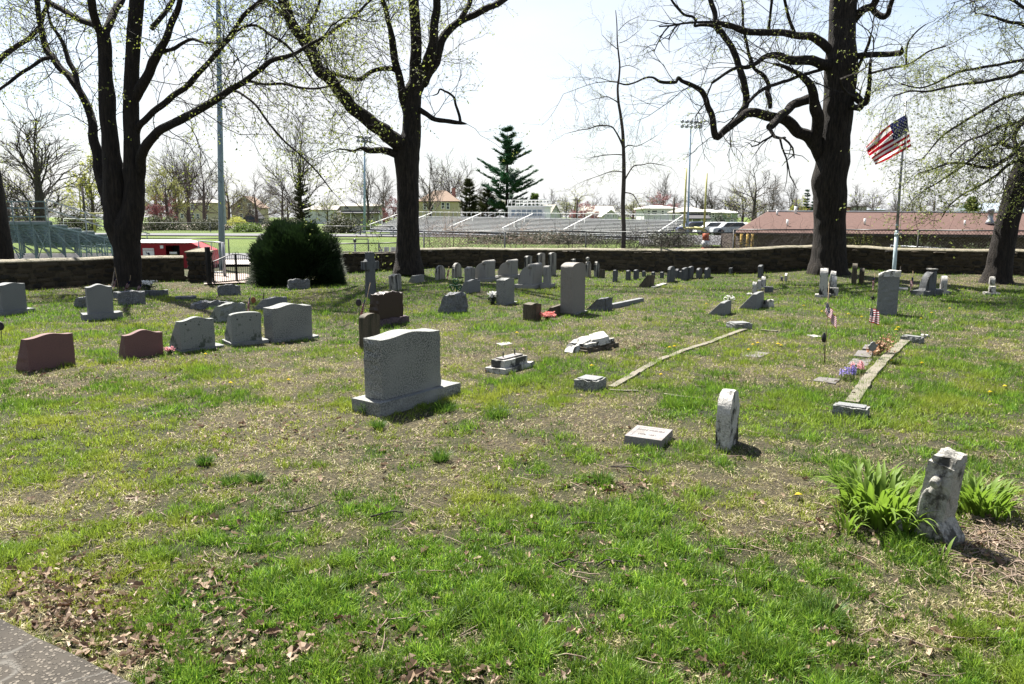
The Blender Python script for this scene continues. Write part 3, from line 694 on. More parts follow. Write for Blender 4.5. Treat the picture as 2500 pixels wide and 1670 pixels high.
def slab(mb, W, topf, tf, z0=0.0, nx=14, nz=8, ny=3, kind='serp', amp=0.0, faces='ends', seed=0, x0=0.0, y0=0.0, m=0, freq=9):
    cosx = kind in ('round', 'oval', 'shoulder')
    A_ = [(.5 - .5 * math.cos(math.pi * i / nx)) if cosx else i / nx for i in range(nx + 1)]
    if kind == 'shoulder': A_ = sorted(set([0, .06, .11, .1101] + [.1101 + .7798 * (.5 - .5 * math.cos(math.pi * i / (nx - 4))) for i in range(nx - 3)] + [.89, .94, 1])); nx = len(A_) - 1
    idx = {}; vs = []
    def vert(i, j, k):
        key = (i, j, k)
        if key in idx: return idx[key]
        a = A_[i]; c = k / nz; b = j / ny; t = tf(c)
        x = x0 + a * W; z = z0 + c * (topf(a) - z0); y = y0 + b * t
        if kind == 'round' or kind == 'oval': pass
        if amp:
            nvec = Vector((x * freq + seed * 7.1, y * freq, z * freq)); q = lambda o: (mnoise.noise(nvec + Vector((o, 0, 0))) + .5 * mnoise.noise(nvec * 2.3 + Vector((o, 3, 0)))) * amp
            if i == 0 and ('ends' in faces or 'all' in faces): x -= abs(q(1)) * 1.2 * (0 < j < ny or 'all' in faces or .5)
            if i == nx and ('ends' in faces or 'all' in faces): x += abs(q(2))
            if j == 0 and ('front' in faces or 'all' in faces): y -= q(3) * 1.4
            if j == ny and 'all' in faces: y += q(4)
            if k == nz and ('top' in faces or 'all' in faces): z += q(5) * 1.2
        idx[key] = len(vs); vs.append((x, y, z)); return idx[key]
    fs = []
    for i in range(nx):
        for k in range(nz):
            fs.append((vert(i, 0, k), vert(i + 1, 0, k), vert(i + 1, 0, k + 1), vert(i, 0, k + 1)))
            fs.append((vert(i, ny, k), vert(i, ny, k + 1), vert(i + 1, ny, k + 1), vert(i + 1, ny, k)))
        for j in range(ny):
            fs.append((vert(i, j, nz), vert(i + 1, j, nz), vert(i + 1, j + 1, nz), vert(i, j + 1, nz)))
    for k in range(nz):
        for j in range(ny):
            fs.append((vert(0, j, k), vert(0, j, k + 1), vert(0, j + 1, k + 1), vert(0, j + 1, k)))
            fs.append((vert(nx, j, k), vert(nx, j + 1, k), vert(nx, j + 1, k + 1), vert(nx, j, k + 1)))
    return mb.add(vs, fs, m)
def thick_fn(kind, tb, tt):
    if kind == 'curve': return lambda c: tt + (tb - tt) * math.sqrt(max(0, 1 - (c * .985) ** 2))
    if kind == 'slant': return lambda c: tb if c < .18 else tb + (tt - tb) * (c - .18) / .82
    return lambda c: tb + (tt - tb) * c
def stone_root(name, label, cat, A, B, hb, lean, group, emb=.03):
    u = (B - A); u.z = 0; th = math.atan2(u.y, u.x)
    e = empty(name, (A.x, A.y, TZ(A) if hb == 0 else TZ(A)), th, label, cat, group)
    if lean: e.rotation_euler = (R(lean[0]), R(lean[1]), th)
    return e, u.length
def hs(name, label, A, B, top, mid=None, t=.2, tt=None, mat='granite', prof='serp', tk='lin', hb=0, base=None, bmat=None, amp=.02, faces='ends', rmat=None, lean=None, group=None, cat='gravestone', nx=14, nz=8, freq=9, bevel=.006, bamp=.01, W=None):
    a = G(A[0], A[1], hb); b_ = G(B[0], B[1], hb)
    h = hz(a, top); mp = (a + b_) / 2; h2 = hz(mp, mid) if mid is not None else h
    if W: b_ = a + (b_ - a).normalized() * W
    root, W = stone_root(name, label, cat, a, b_, hb, lean, group)
    mb = MB(); seed = len(label)
    if prof == 'tilt': h2 = hz(b_, mid)
    slab(mb, W, prof_fn(prof, W, h, max(h, h2) if prof in ('round', 'oval', 'peak', 'shoulder') else h2, seed), thick_fn(tk, t, tt if tt is not None else t), hb if hb else -.06, nx, nz, 3 if 'all' not in faces else 5, prof, amp, faces, seed, freq=freq)
    mb.build('headstone' if base else 'stone_body', [M[mat]], root, bevel=bevel if not (amp and 'all' in faces) else 0)
    if base:
        l, r, f, bk = base; bb = MB(); slab(bb, W + l + r, lambda q: hb, lambda c: t + f + bk, -.06, 8, 3, 3, 'flat', bamp, 'all', seed + 3, x0=-l, y0=-f)
        bb.build('base', [M[bmat or mat]], root, bevel=0)
    return root
def hq(name, label, x0, x1, top, bot, t=.1, W=None, th=TH, mat='slate', prof='round', lean=None, group=None, base=None, tt=None, tk='lin', amp=.004, faces='all', cat='gravestone', hb=0, nz=6, nx=10, sh=None, bamp=.006):
    """stone from its box in the photo: x range, top row, bottom row"""
    c = G(x0, bot, hb); d = c.length if False else c.y
    u = Vector((math.cos(th), math.sin(th), 0)); bk = Vector((-math.sin(th), math.cos(th), 0))
    def ext(W_):
        pts = [proj(c + u * s * W_ + bk * q * t) for s in (0, 1) for q in (0, 1)]; xs = [p[0] for p in pts]; return max(xs) - min(xs), min(xs)
    if W is None:
        lo, hi = .02, 1.6
        for _ in range(30):
            mdl = (lo + hi) / 2
            if ext(mdl)[0] < (x1 - x0): lo = mdl
            else: hi = mdl
        W = max(.12, min(lo, 1.1))
    sh0 = ext(W)[1]; A = c + Vector(((x0 - sh0) * c.y / FPX, 0, 0)); B = A + u * W; A.z = 0; B.z = 0
    h2 = hz((A + B) / 2, top); h = h2 * (sh if sh else (.93 if prof in ('oval', 'peak') else .82 if prof == 'shoulder' else 1.0))
    if prof == 'serp': h = h2 * .93
    root, W = stone_root(name, label, cat, A, B, hb, lean, group); mb = MB(); seed = len(label) + x0 * .1
    slab(mb, W, prof_fn(prof, W, h, h2, seed), thick_fn(tk, t, tt if tt is not None else t), hb if hb else -.06, nx, nz, 2, prof, amp, faces, seed)
    mb.build('headstone' if base else 'stone_body', [M[mat]], root, bevel=.004)
    if base:
        l, r, f, bkk = base; bb = MB(); slab(bb, W + l + r, lambda q: hb, lambda c_: t + f + bkk, -.06, 6, 2, 2, 'flat', bamp, 'all', seed + 3, x0=-l, y0=-f); bb.build('base', [M[mat]], root)
    return root

# --- the big granite stone
A0 = G(934.5, 985, .12)
hs('headstone', 'large grey granite headstone on a wide base, nearest of all upright stones in the middle', (934.5, 980), (1075.5, 943), 833, 811.5, t=.235, mat='granite', prof='serp', hb=.13, base=(.10, .22, .07, .07), amp=.022, faces='ends', bamp=.006, nx=22, nz=14, bevel=.004, cat='gravestone')
# --- left rows
hs('slant_marker', 'pink granite slant stone, leftmost and nearest of the two pink ones', (73, 912), (185, 891), 832, 817, t=.26, tt=.1, mat='pink', tk='slant', amp=.012)
hs('slant_marker', 'pink granite slant stone with low arched top left of the lichened grey stones', (309, 880), (400, 868), 824, 809, t=.26, tt=.1, mat='pink', tk='slant', amp=.012)
hs('headstone', 'blue grey upright headstone cut off by the left edge of the photo', (7, 760), (67, 752), 696, 689, t=.2, mat='granite_fine', hb=.08, base=(.1, .12, .05, .05), amp=.012)
hs('headstone', 'blue grey upright headstone on a base left of the double trunked tree', (217, 766), (278, 762), 702, 694, t=.22, mat='granite_fine', hb=.11, base=(.1, .13, .06, .06), amp=.016)
hq('rough_marker', 'small rough stone half hidden behind the blue grey upright headstone', 178, 212, 726, 753, t=.2, mat='granite_rough', prof='rock', tk='slant', tt=.08, amp=.02)
hs('rough_marker', 'low rough faced grey stone in front of the big left tree', (290, 746), (355, 743), 716, 712, t=.3, tt=.14, mat='granite_rough', prof='serp', amp=.02, faces='all', tk='slant')
hq('flat_block', 'low blue grey block peeping out behind the rough stone at the left tree', 277, 335, 711, 727, t=.2, mat='granite_fine', prof='flat', th=R(25), amp=.01)
hs('flat_block', 'low dark granite block carrying the vase of white flowers', (352, 722), (410, 720), 709, 708, t=.16, mat='slate', prof='flat', amp=.01, faces='all')
hs('flat_block', 'thin dark slab lying in the grass below the gate', (428, 734), (480, 732), 727, 726, t=.3, mat='slate', prof='flat', amp=.006)
hs('rough_marker', 'rough grey slant stone standing just below the iron gate', (533, 722), (587, 720), 699, 695, t=.34, tt=.12, mat='granite_rough', prof='rock', tk='slant', amp=.022, faces='all')
hs('rough_marker', 'rough grey slant stone beside the dark round bush', (706, 708), (757, 706), 686, 682, t=.34, tt=.12, mat='granite_rough', prof='rock', tk='slant', amp=.022, faces='all')
hs('rough_marker', 'long low rough stone lying flat behind the row of grey slant stones', (478, 757), (560, 750), 744, 737, t=.3, tt=.2, mat='granite_rough', prof='rock', amp=.03, faces='all')
hs('slant_marker', 'wide rough backed slant stone with lichen behind the little flag', (540, 787), (601, 778), 746, 737, t=.36, tt=.1, mat='granite_lichen', prof='serp', tk='slant', amp=.018, faces='all')
hs('slant_marker', 'smooth grey slant stone farther back, right of the little flag', (652, 757), (702, 750), 729, 723, t=.4, tt=.1, mat='granite_fine', prof='serp', tk='slant', amp=.012)
hs('slant_marker', 'grey slant stone spotted with dark lichen, left of its two larger neighbours', (443, 858), (526, 847), 789, 777, t=.34, tt=.1, mat='granite_lichen', prof='serp', tk='slant', amp=.014, hb=.035, base=(.02, .12, .02, .02), bmat='granite_fine')
hs('slant_marker', 'grey slant stone with gently arched top between the lichened one and the tall one', (568, 839), (640, 832), 773, 765, t=.36, tt=.11, mat='granite_lichen', prof='oval', tk='slant', amp=.014, hb=.05, base=(.04, .08, .05, .02), bmat='granite_fine')
hs('headstone', 'broad grey upright stone, largest of the left row', (668, 834), (763, 822), 756, 744, t=.26, mat='granite', prof='serp', amp=.016, hb=.03, base=(.02, .1, .02, .02))
# --- middle
hs('headstone', 'dark brown polished headstone with rock pitched edges', (925.5, 780), (984, 771), 719, 711, t=.24, tt=.18, mat='brown', prof='serp', hb=.12, base=(.05, .09, .05, .05), bmat='brown_rough', amp=.03, faces='ends top', bamp=.02)
hs('tablet', 'moss brown round topped tablet behind the big grey headstone', (893, 858), (929, 850), 782, 769, t=.11, mat='brownstone', prof='oval', amp=.003, faces='all', nx=18)
hq('tablet', 'leaning weathered tablet with moulded shoulders behind the brown headstone', 951, 982, 672, 712, t=.16, mat='marble_streak', prof='oval', lean=(0, -6), amp=.01)
hq('tablet', 'small grey round tablet in front of the middle tree', 1014, 1031, 645, 672, t=.07, th=R(45), mat='granite_warm', prof='round')
hs('slant_marker', 'small grey slant stone in front of the tiny round tablet', (1013, 690), (1036, 687), 672, 669, t=.26, tt=.1, mat='granite', prof='flat', tk='slant', amp=.01)
hq('tablet', 'dark streaked round top tablet, left one of the pair by the middle tree', 1062, 1088, 646, 683, t=.09, mat='marble_streak', prof='round')
hq('tablet', 'dark streaked round top tablet, right one of the pair by the middle tree', 1103, 1128, 641, 679, t=.09, mat='marble_streak', prof='round')
hq('headstone', 'light grey tablet with curved cap behind the shamrock', 1134, 1161, 651, 690, t=.16, mat='dolomite', prof='serp')
hs('slant_marker', 'bluish slant stone with arched top right of the shamrock', (1143, 717), (1173, 713), 688, 683, t=.3, tt=.1, mat='granite_fine', prof='serp', tk='slant', amp=.01)
hs('rough_marker', 'rough grey boulder like slant stone left of the white flowers', (1097, 766), (1140, 760), 720, 714, t=.3, tt=.12, mat='granite_rough', prof='rock', tk='slant', amp=.03, faces='all')
hs('headstone', 'light grey upright stone with peaked top beside the white flowers', (1233, 741), (1256, 735), 683, 677, t=.2, mat='granite', prof='peak', amp=.012, hb=.02, base=(.03, .1, .03, .03), bmat='granite_fine')
def scroll(label, x0, x1, xm, top, bot):
    """monument with a rolled top: A at the near corner of the broad side"""
    hb = .1; a = G(xm, bot - 8, hb); u = Vector((math.cos(TH), math.sin(TH), 0))
    W = .62
    for _ in range(60):
        if proj(a + u * W)[0] < x1 - 5: W += .01
    root, W = stone_root('scroll_monument', label, 'gravestone', a, a + u * W, hb, None, 'scroll topped monuments'); h = hz(a, top + 2)
    mb = MB(); slab(mb, W, lambda q: h - .05, thick_fn('curve', .40, .10), hb, 6, 12, 3, 'flat', .002, 'all', 1, freq=4); mb.build('headstone', [M['dolomite']], root, bevel=.004)
    mb = MB(); mb.tube([(-.02, .06, h - .045), (W + .02, .06, h - .045)], .062, 16); mb.build('scroll', [M['dolomite']], root)
    mb = MB(); slab(mb, W + .2, lambda q: hb, lambda c: .56, -.06, 6, 2, 2, 'flat', .004, 'all', 1, x0=-.1, y0=-.08); mb.build('base', [M['dolomite']], root, bevel=.01)
scroll('scroll topped limestone monument, leftmost of the three', 1164, 1214, 1187, 635, 687)
scroll('scroll topped limestone monument in the middle of the three, farthest back', 1223, 1269, 1245, 634, 681)
scroll('dark streaked scroll topped monument, largest and nearest of the three', 1274, 1328, 1299, 643, 702)
hq('headstone', 'smooth limestone tablet on a base tucked behind the streaked scroll monument', 1326, 1346, 648, 694, t=.14, mat='dolomite', prof='oval', base=(.05, .12, .06, .06), hb=.09)
hq('tablet', 'tall dark tablet rising behind the near scroll monument, left of three', 1280, 1299, 623, 675, t=.09, mat='marble_streak', prof='oval')
hq('tablet', 'tall dark tablet between the two others in front of the wall', 1310, 1331, 616, 672, t=.09, mat='marble_streak', prof='oval')
hq('tablet', 'tall dark tablet, right one of three against the wall', 1338, 1358, 615, 673, t=.09, mat='marble_streak', prof='oval')
hs('headstone', 'tallest round topped grey stone right of centre', (1397.5, 768), (1428, 760), 655, 643, t=.25, mat='granite_warm', prof='oval', amp=.008, faces='ends', nx=20, nz=12, hb=.03, base=(-.05, .06, .02, .02), bmat='granite')
hq('small_stone', 'small dark stone with a white arched top beside the red flowers', 1277, 1322, 741, 785, t=.2, mat='brownstone', prof='serp', th=R(40))
hs('slant_marker', 'low dark slab leaning left behind the red flowers', (1350, 776), (1380, 765), 752, 748, t=.22, tt=.06, mat='brownstone', prof='flat', tk='slant', amp=.006)
hs('slant_marker', 'dark low slant stone joined to a curb right of the tallest stone', (1471, 760), (1495, 755), 729, 726, t=.38, tt=.1, mat='slate', prof='flat', tk='slant', amp=.015, faces='all')
hs('curb_stone', 'low grey granite curb running right from the dark slant stone', (1497, 752), (1572, 736), 741, 728, t=.12, mat='granite_fine', prof='flat', amp=.004, cat='curb')
# back middle small stones
hq('tablet', 'narrow weathered tablet just left of the tallest stone', 1374, 1393, 641, 689, t=.08, mat='marble_streak', prof='oval')
hq('tablet', 'stub of a broken tablet peeking out above the tallest stone', 1393, 1406, 633, 680, t=.08, mat='marble_streak', prof='rock')
o = hq('tablet', 'narrow streaked tablet crowned with a stone ball', 1428, 1443, 638, 678, t=.09, mat='marble_streak', prof='shoulder')
hh = hz(o.location, 638); mb = MB(); mb.lathe([(.03, 0), (.035, .03), (.05, .05), (.06, .085), (.05, .12), (.015, .14)], 10, (.1, .045, hh - .01)); mb.build('finial', [M['marble_streak']], o)
hq('tablet', 'narrow pale streaked tablet right of the ball topped one', 1450, 1463, 638, 678, t=.08, mat='marble_streak', prof='shoulder')
hq('small_stone', 'mossy brown leaning stone right of the narrow pale tablet', 1462, 1477, 656, 679, t=.1, mat='brownstone', prof='flat', lean=(0, 8))
grp = 'small gravestones in front of the right wall'
for x0, x1, a, b_, ln, lab, pr in [(1495, 1508, 658, 689, (0, 6), 'small slim stone tilting right, first of the small row', 'oval'), (1527, 1540, 659, 684, None, 'small dark stone second in the row along the wall', 'peak'), (1546, 1560, 657, 682, None, 'small dark stone with peaked top third in the row along the wall', 'peak'),
    (1567, 1577, 660, 675, (0, 5), 'tiny stone behind the rusty slanted marker', 'peak'), (1590, 1600, 663, 679, None, 'tiny dark stone right of the rusty slanted marker', 'peak'), (1611, 1621, 663, 679, None, 'tiny dark stone just left of the big shouldered slate', 'peak'),
    (1628, 1648, 649, 690, (0, 1), 'largest shouldered dark slate in the right back row', 'shoulder'), (1648, 1659, 656, 680, None, 'dark stone tucked right behind the large shouldered slate', 'shoulder'), (1655, 1665, 662, 680, None, 'low stub between the large slate and the paired slates', 'flat'),
    (1663, 1680, 653, 685, None, 'dark slate, nearer one of an overlapping pair', 'oval'), (1679, 1693, 650, 681, None, 'dark slate, farther one of an overlapping pair', 'oval'), (1699, 1714, 653, 681, (0, 3), 'brownish slate with white shoulders, second from the end of the back row', 'shoulder'),
    (1719, 1735, 652, 681, (0, 3), 'brownish slate with white shoulders, right end of the back row', 'shoulder'), (1779, 1789, 656, 673, None, 'lonely broken topped stone close to the wall', 'rock')]:
    hq('tablet', lab, x0, x1, a, b_, t=.075, mat='slate', prof=pr, lean=ln, group=grp)
hs('slant_marker', 'rusty brown wedge shaped marker leaning in the small back row', (1583, 701), (1597, 699), 671, 670, t=.3, tt=.06, mat='brownstone', prof='peak', tk='slant', amp=.01, lean=(0, 4))
hs('fallen_slab', 'white slab lying in the grass right of the rusty wedge', (1600, 703), (1628, 694), 700, 692, t=.12, mat='whitestone', prof='flat', amp=.01, faces='all')
# groups right
hq('tablet', 'upright slate behind the cluster of small tablets right of centre', 1849, 1863, 649, 681, t=.1, mat='slate', prof='oval')
hq('tablet', 'rounded tablet leaning in a broken base, right of the cluster', 1858, 1870, 673, 702, t=.1, mat='marble_dark', prof='round', lean=(0, 5))
hq('flat_block', 'dark broken base block at the right of the small tablet cluster', 1866, 1877, 699, 713, t=.2, mat='slate', prof='flat', cat='stone block')
hq('tablet', 'small tablet in the middle of the cluster', 1849, 1858, 682, 706, t=.08, mat='marble_dark', prof='round')
hq('tablet', 'small pale topped tablet with flat foot, left of the cluster', 1836, 1848, 687, 717, t=.09, mat='marble_dark', prof='round', base=(.05, .05, .12, .12), hb=.03)
hq('small_stone', 'tiny upright stone near the right tree', 1905, 1911, 677, 689, t=.06, mat='slate', prof='flat')
hq('small_stone', 'tiny pale stone leaning beside another near the right tree', 1915, 1922, 672, 689, t=.06, mat='marble_dark', prof='oval', lean=(0, -12))
hs('slant_marker', 'steep grey wedge marker, nearer of the two below the white flowers', (1768, 772), (1785, 765), 742, 736, t=.32, tt=.08, mat='granite_fine', prof='oval', tk='slant', amp=.01)
hs('slant_marker', 'steep grey wedge marker, taller one farther right', (1846, 757), (1864, 749), 720, 714, t=.34, tt=.08, mat='granite_fine', prof='oval', tk='slant', amp=.012)
hq('rough_marker', 'low rough broken block right of the taller wedge', 1864, 1890, 734, 752, t=.16, mat='marble', prof='flat', th=R(20), amp=.02)
hq('tablet', 'tall edge on round topped tablet near the right tree', 1999, 2017, 655, 721, t=.17, W=.3, mat='marble_dark', prof='round', base=(.06, .06, .08, .08), hb=.05)
hq('tablet', 'leaning tablet behind the tall edge on one', 2021, 2036, 663, 702, t=.13, W=.3, mat='marble_dark', prof='round', lean=(8, -7))
hq('tablet', 'shorter tablet leaning right, rightmost of three near the big tree', 2030, 2043, 672, 710, t=.11, W=.3, mat='marble_dark', prof='round', lean=(0, 5))
hq('flat_block', 'broken stepped base between the leaning tablets', 2018, 2040, 702, 722, t=.25, mat='marble_dark', prof='flat', cat='stone block')
hq('tablet', 'edge on weathered tablet left of the rock topped monument, taller one', 2078, 2091, 644, 697, t=.12, W=.35, mat='brownstone', prof='round')
hq('tablet', 'edge on weathered tablet left of the rock topped monument, shorter one', 2096, 2107, 656, 695, t=.12, W=.3, mat='brownstone', prof='round')
# rock topped monument
a = G(2139, 766); b_ = G(2180, 773)
root = empty('rock_monument', (a.x, a.y, 0), R(-27), 'square grey granite monument with a rough pale rock top in front of the flagpole', 'gravestone')
W = .345; h = hz(a, 675)
mb = MB(); slab(mb, W, lambda q: h, lambda c: .26, -.06, 8, 16, 6, 'flat', .007, 'all', 5, freq=16); mb.build('shaft', [M['granite_fine']], root)
mb = MB(); slab(mb, W + .01, lambda q: h + .03 + .08 * math.sin(min(1, q * 1.4) * 1.9), lambda c: .27, h + .001, 8, 4, 6, 'flat', .02, 'all', 9, x0=-.005, y0=-.005, freq=8); mb.build('rock_top', [M['marble']], root)
# curved monument on base
a = G(2256, 712, .09); e = empty('curved_monument', (a.x, a.y, 0), R(18), 'dark curved fin shaped monument on a slanting base near the right wall', 'gravestone')
K = a.y / FPX; Hh = hz(a, 660) - .09
poly = [(0, .09), (.03, .12), (.05, .16)] + [(.05 + (38 - 5) * K * (1 - math.cos(t)) * .9, .16 + (Hh - .1) * math.sin(t)) for t in np.linspace(.15, 1.57, 8)] + [(35 * K, .09 + Hh), (37 * K, .09 + Hh * .6), (36 * K, .09)]
mb = MB(); mb.prism(poly, 0, .2); mb.build('monument_body', [M['slate']], e, bevel=.01)
mb = MB(); mb.box(25 * K, 37 * K, -.01, .22, .09 + Hh + .002, .12 + Hh); mb.build('cap_fragment', [M['whitestone']], e)
mb = MB(); slab(mb, 60 * K, lambda q: .10 + .03 * q, lambda c: .4, -.06, 8, 2, 3, 'flat', .02, 'all', 2, x0=-12 * K, y0=-.1); mb.build('base', [M['slate']], e)
hq('tablet', 'edge on round topped tablet just right of the fin shaped monument', 2294, 2306, 672, 712, t=.12, W=.3, mat='marble_dark', prof='round', base=(.05, .1, .1, .1), hb=.05)
hq('tablet', 'small upright tablet far right in front of the leaning tree', 2413, 2424, 676, 700, t=.11, W=.25, mat='marble_dark', prof='round')
hq('small_stone', 'stub with broken feet just below the small far right tablet', 2413, 2424, 697, 714, t=.12, W=.2, mat='marble_dark', prof='oval', base=(.08, .1, .1, .1), hb=.05)
# slab leaning on right tree
a = G(1948, 668); e = empty('leaning_slab', (a.x, a.y, TZ(a)), R(10), 'pale flat slab propped against the foot of the big right tree', 'slab')
mb = MB(); mb.box(0, .22, 0, .05, 0, .34); mb.build('slab_body', [M['whitestone']], e, bevel=.01); e.rotation_euler = (R(-35), R(28), R(10))
# celtic cross
a = G(908, 727); e = empty('celtic_cross', (a.x + .03, a.y, TZ(a)), R(52), 'grey celtic stone cross with ring, left of the middle tree', 'stone cross')
H = hz(a, 615); w0, w1 = .115, .08; arm = .205; za = H * .80; zb = za - .19
mb = MB(); mb.prism([(-w0, -.05), (w0, -.05), (w1 * 1.02, zb), (w1 * .95, H), (-w1 * .95, H), (-w1 * 1.02, zb)], 0, .15); mb.build('shaft', [M['slate']], e, bevel=.006)
mb = MB(); mb.box(-arm, -w1 + .002, -.003, .153, zb + .01, za); mb.box(w1 - .002, arm, -.003, .153, zb + .01, za); mb.build('cross_arms', [M['slate']], e, bevel=.006)
mb = MB(); zc = (za + zb + .01) / 2
for q in range(4):
    t0 = q * math.pi / 2 + .30; t1 = (q + 1) * math.pi / 2 - .30; n = 7
    ri, ro = .12, .165
    if q > 1: ro = .155
    pl = [(math.cos(t) * ro, zc + math.sin(t) * ro) for t in np.linspace(t0, t1, n)] + [(math.cos(t) * ri, zc + math.sin(t) * ri) for t in np.linspace(t1, t0, n)]
    mb.prism(pl, .03, .14)
mb.build('ring', [M['slate']], e)
# round topped tablet in foreground, edge on
a = G(1777, 1103); b_ = G(1797, 1075)
hs('tablet', 'weathered white round topped tablet stained black along its edge, right of the flat inscribed marker', (1779, 1104), (1801, 1078), 985, 955, t=.105, mat='marble_dark', prof='round', amp=.006, faces='all', nx=22, nz=14, freq=12, lean=(0, -1))
# box corner stones
def boxstone(label, A, B, top, t, mat='granite', group='corner stones of the curbed plot', inset=.02):
    a = G(*A); b_ = G(*B); u = b_ - a; W = u.length; h = hz(a, top); e = empty('corner_stone', (a.x, a.y, 0), math.atan2(u.y, u.x), label, 'stone block', group)
    mb = MB(); slab(mb, W, lambda q: h, lambda c: t, -.05, 10, 5, 6, 'flat', .012, 'all', len(label), freq=14); mb.build('block', [M[mat]], e)
    mb = MB(); mb.box(.02, W - .02, .02, t - .02, h + .002, h + .014); mb.build('top_panel', [M['granite_fine']], e, bevel=.003)
boxstone('rough sided grey box stone at the near end of the left curb', (1402, 951), (1455, 958), 926, .25)
boxstone('rough sided grey box stone at the near end of the right curb', (2032, 1015), (2114, 1026), 991, .17)
boxstone('low grey box stone at the far end of the left curb', (1795, 806), (1836, 804), 792, .27)
boxstone('dark grey box stone at the far end of the right curb', (2198, 832), (2245, 838), 820, .14)
hq('small_stone', 'small white stone chunk beside the far right corner stone', 2247, 2259, 817, 824, t=.06, mat='whitestone', prof='rock', th=R(15))
# curbs
def curb(label, pts, w, h=.05, cuts=5, mat='concrete'):
    pp = [G(*p) for p in pts]; L = [0]
    for p, q in zip(pp, pp[1:]): L.append(L[-1] + (q - p).length)
    root = empty('curb', pp[0], 0, label, 'curb')
    for c in range(cuts):
        s0 = L[-1] * c / cuts + .008; s1 = L[-1] * (c + 1) / cuts - .008; mb = MB(); n = 12; vs = []
        for i in range(n + 1):
            s = s0 + (s1 - s0) * i / n; k = max(j for j in range(len(L)) if L[j] <= s + 1e-9); k = min(k, len(pp) - 2); t = (s - L[k]) / (L[k + 1] - L[k]); p = pp[k].lerp(pp[k + 1], t); d = (pp[k + 1] - pp[k]).normalized(); nrm = Vector((-d.y, d.x, 0))
            j = mnoise.noise(Vector((s * 4, c, 2))) * .012; p = p - pp[0]; zz = h + TZ(p + pp[0]) + mnoise.noise(Vector((s * 3, c, 7))) * .01
            for q_ in (-1, 1): vs += [p + nrm * (q_ * w / 2 + j) + Vector((0, 0, -.05)), p + nrm * (q_ * w / 2 * .93 + j) + Vector((0, 0, zz))]
        fs = []
        for i in range(n):
            a = 4 * i; fs += [(a, a + 1, a + 5, a + 4), (a + 1, a + 3, a + 7, a + 5), (a + 3, a + 2, a + 6, a + 7)]
        fs += [(0, 2, 3, 1), (4 * n, 4 * n + 1, 4 * n + 3, 4 * n + 2)]
        mb.add(vs, fs, 0, False); mb.build('curb_segment', [M[mat]], root)
curb('long narrow concrete curb forming the left side of the plot', [(1492, 948), (1600, 888), (1700, 849), (1820, 806)], .085, .022, 6)
curb('wide pale stone curb forming the right side of the plot', [(2078, 985), (2120, 925), (2160, 880), (2215, 829)], .13, .03, 6)
curb('thin curb strip half buried along the near side of the plot', [(1486, 955), (1560, 958)], .045, .02, 1)
curb('thin curb strip nearer the round topped tablet', [(1620, 966), (1714, 977)], .045, .02, 1)
curb('sliver of curb at the far side of the plot', [(1858, 807), (1899, 811)], .06, .025, 1)
# flat markers
def flat(label, quad, h=.015, mat='slab_worn', name='flat_marker', hq_=0):
    pts = [G(*q, h) for q in quad]; o_ = pts[0].copy(); o_.z = 0; e = empty(name, o_, 0, label, 'grave marker')
    vs = [p - o_ for p in pts] + [p - o_ - Vector((0, 0, h + .04)) for p in pts]; n = len(pts)
    mb = MB(); mb.add(vs, [tuple(range(n))] + [(i, i + n, (i + 1) % n + n, (i + 1) % n) for i in range(n)]); mb.build('stone_body', [M[mat]], e, bevel=.006); return e
flat('flat worn slab sunk in the grass beside the yellow dandelions', [(1811, 869), (1858, 872), (1880, 861), (1836, 857)])
flat('flat square marker left of the purple hyacinths', [(1984, 928), (2040, 936), (2053, 925), (2000, 919)])
flat('flat pinkish slab under the shield shaped flag holder', [(2084, 868), (2126, 872), (2134, 857), (2095, 854)])
flat('flat cracked slab just above the hyacinths', [(2069, 888), (2118, 893), (2130, 877), (2082, 875)])
flat('small raised white plate behind the shield shaped flag holder', [(2105, 850), (2122, 852), (2124, 841), (2112, 840)], .04)
flat('white sliver of a buried stone above the stepped base', [(1211, 838), (1225, 843), (1252, 838), (1240, 834)], .02, 'whitestone')
flat('white splinter of stone left of the leaning little flag', [(1970, 817), (1990, 822), (2006, 821), (1990, 817)], .02, 'whitestone')
flat('white slab lying in the grass right of the rock topped monument', [(2187, 704), (2216, 706), (2218, 702), (2190, 700)], .05, 'whitestone')
flat('pale stone chip right of the big left row headstone', [(765, 822), (779, 820), (776, 817), (765, 818)], .03, 'whitestone')
flat('rough pale root side stone at the foot of the middle tree', [(936, 656), (958, 655), (966, 650), (945, 651)], .08, 'marble')
# inscribed marker
hT = .075; q4 = [G(1525, 1063, hT), G(1615, 1075.5, hT), G(1642, 1048, hT), G(1556, 1037.5, hT)]
u = (q4[1] - q4[0]); th = math.atan2(u.y, u.x); Wm_ = u.length; Dm = (q4[3] - q4[0]).length
e = empty('inscribed_marker', (q4[0].x, q4[0].y, 0), th, 'flat pale marker with engraved name and a sunk border, low in the grass', 'grave marker')
mb = MB(); sk = ((q4[3] - q4[0]).dot(u.normalized())); dp = abs((q4[3] - q4[0]).dot(Vector((-u.y, u.x, 0)).normalized()))
def Lp(x, y, z): return (x + sk * y / dp, y, z)
vs = [Lp(0, 0, hT), Lp(Wm_, 0, hT), Lp(Wm_, dp, hT), Lp(0, dp, hT)]
ins = .035; vs += [Lp(ins, ins, hT), Lp(Wm_ - ins, ins, hT), Lp(Wm_ - ins, dp - ins, hT), Lp(ins, dp - ins, hT)]
ins = .043; vs += [Lp(ins, ins, hT - .004), Lp(Wm_ - ins, ins, hT - .004), Lp(Wm_ - ins, dp - ins, hT - .004), Lp(ins, dp - ins, hT - .004)]
vs += [Lp(-.005, -.005, -.05), Lp(Wm_ + .005, -.005, -.05), Lp(Wm_ + .005, dp, -.05), Lp(0, dp, -.05)]
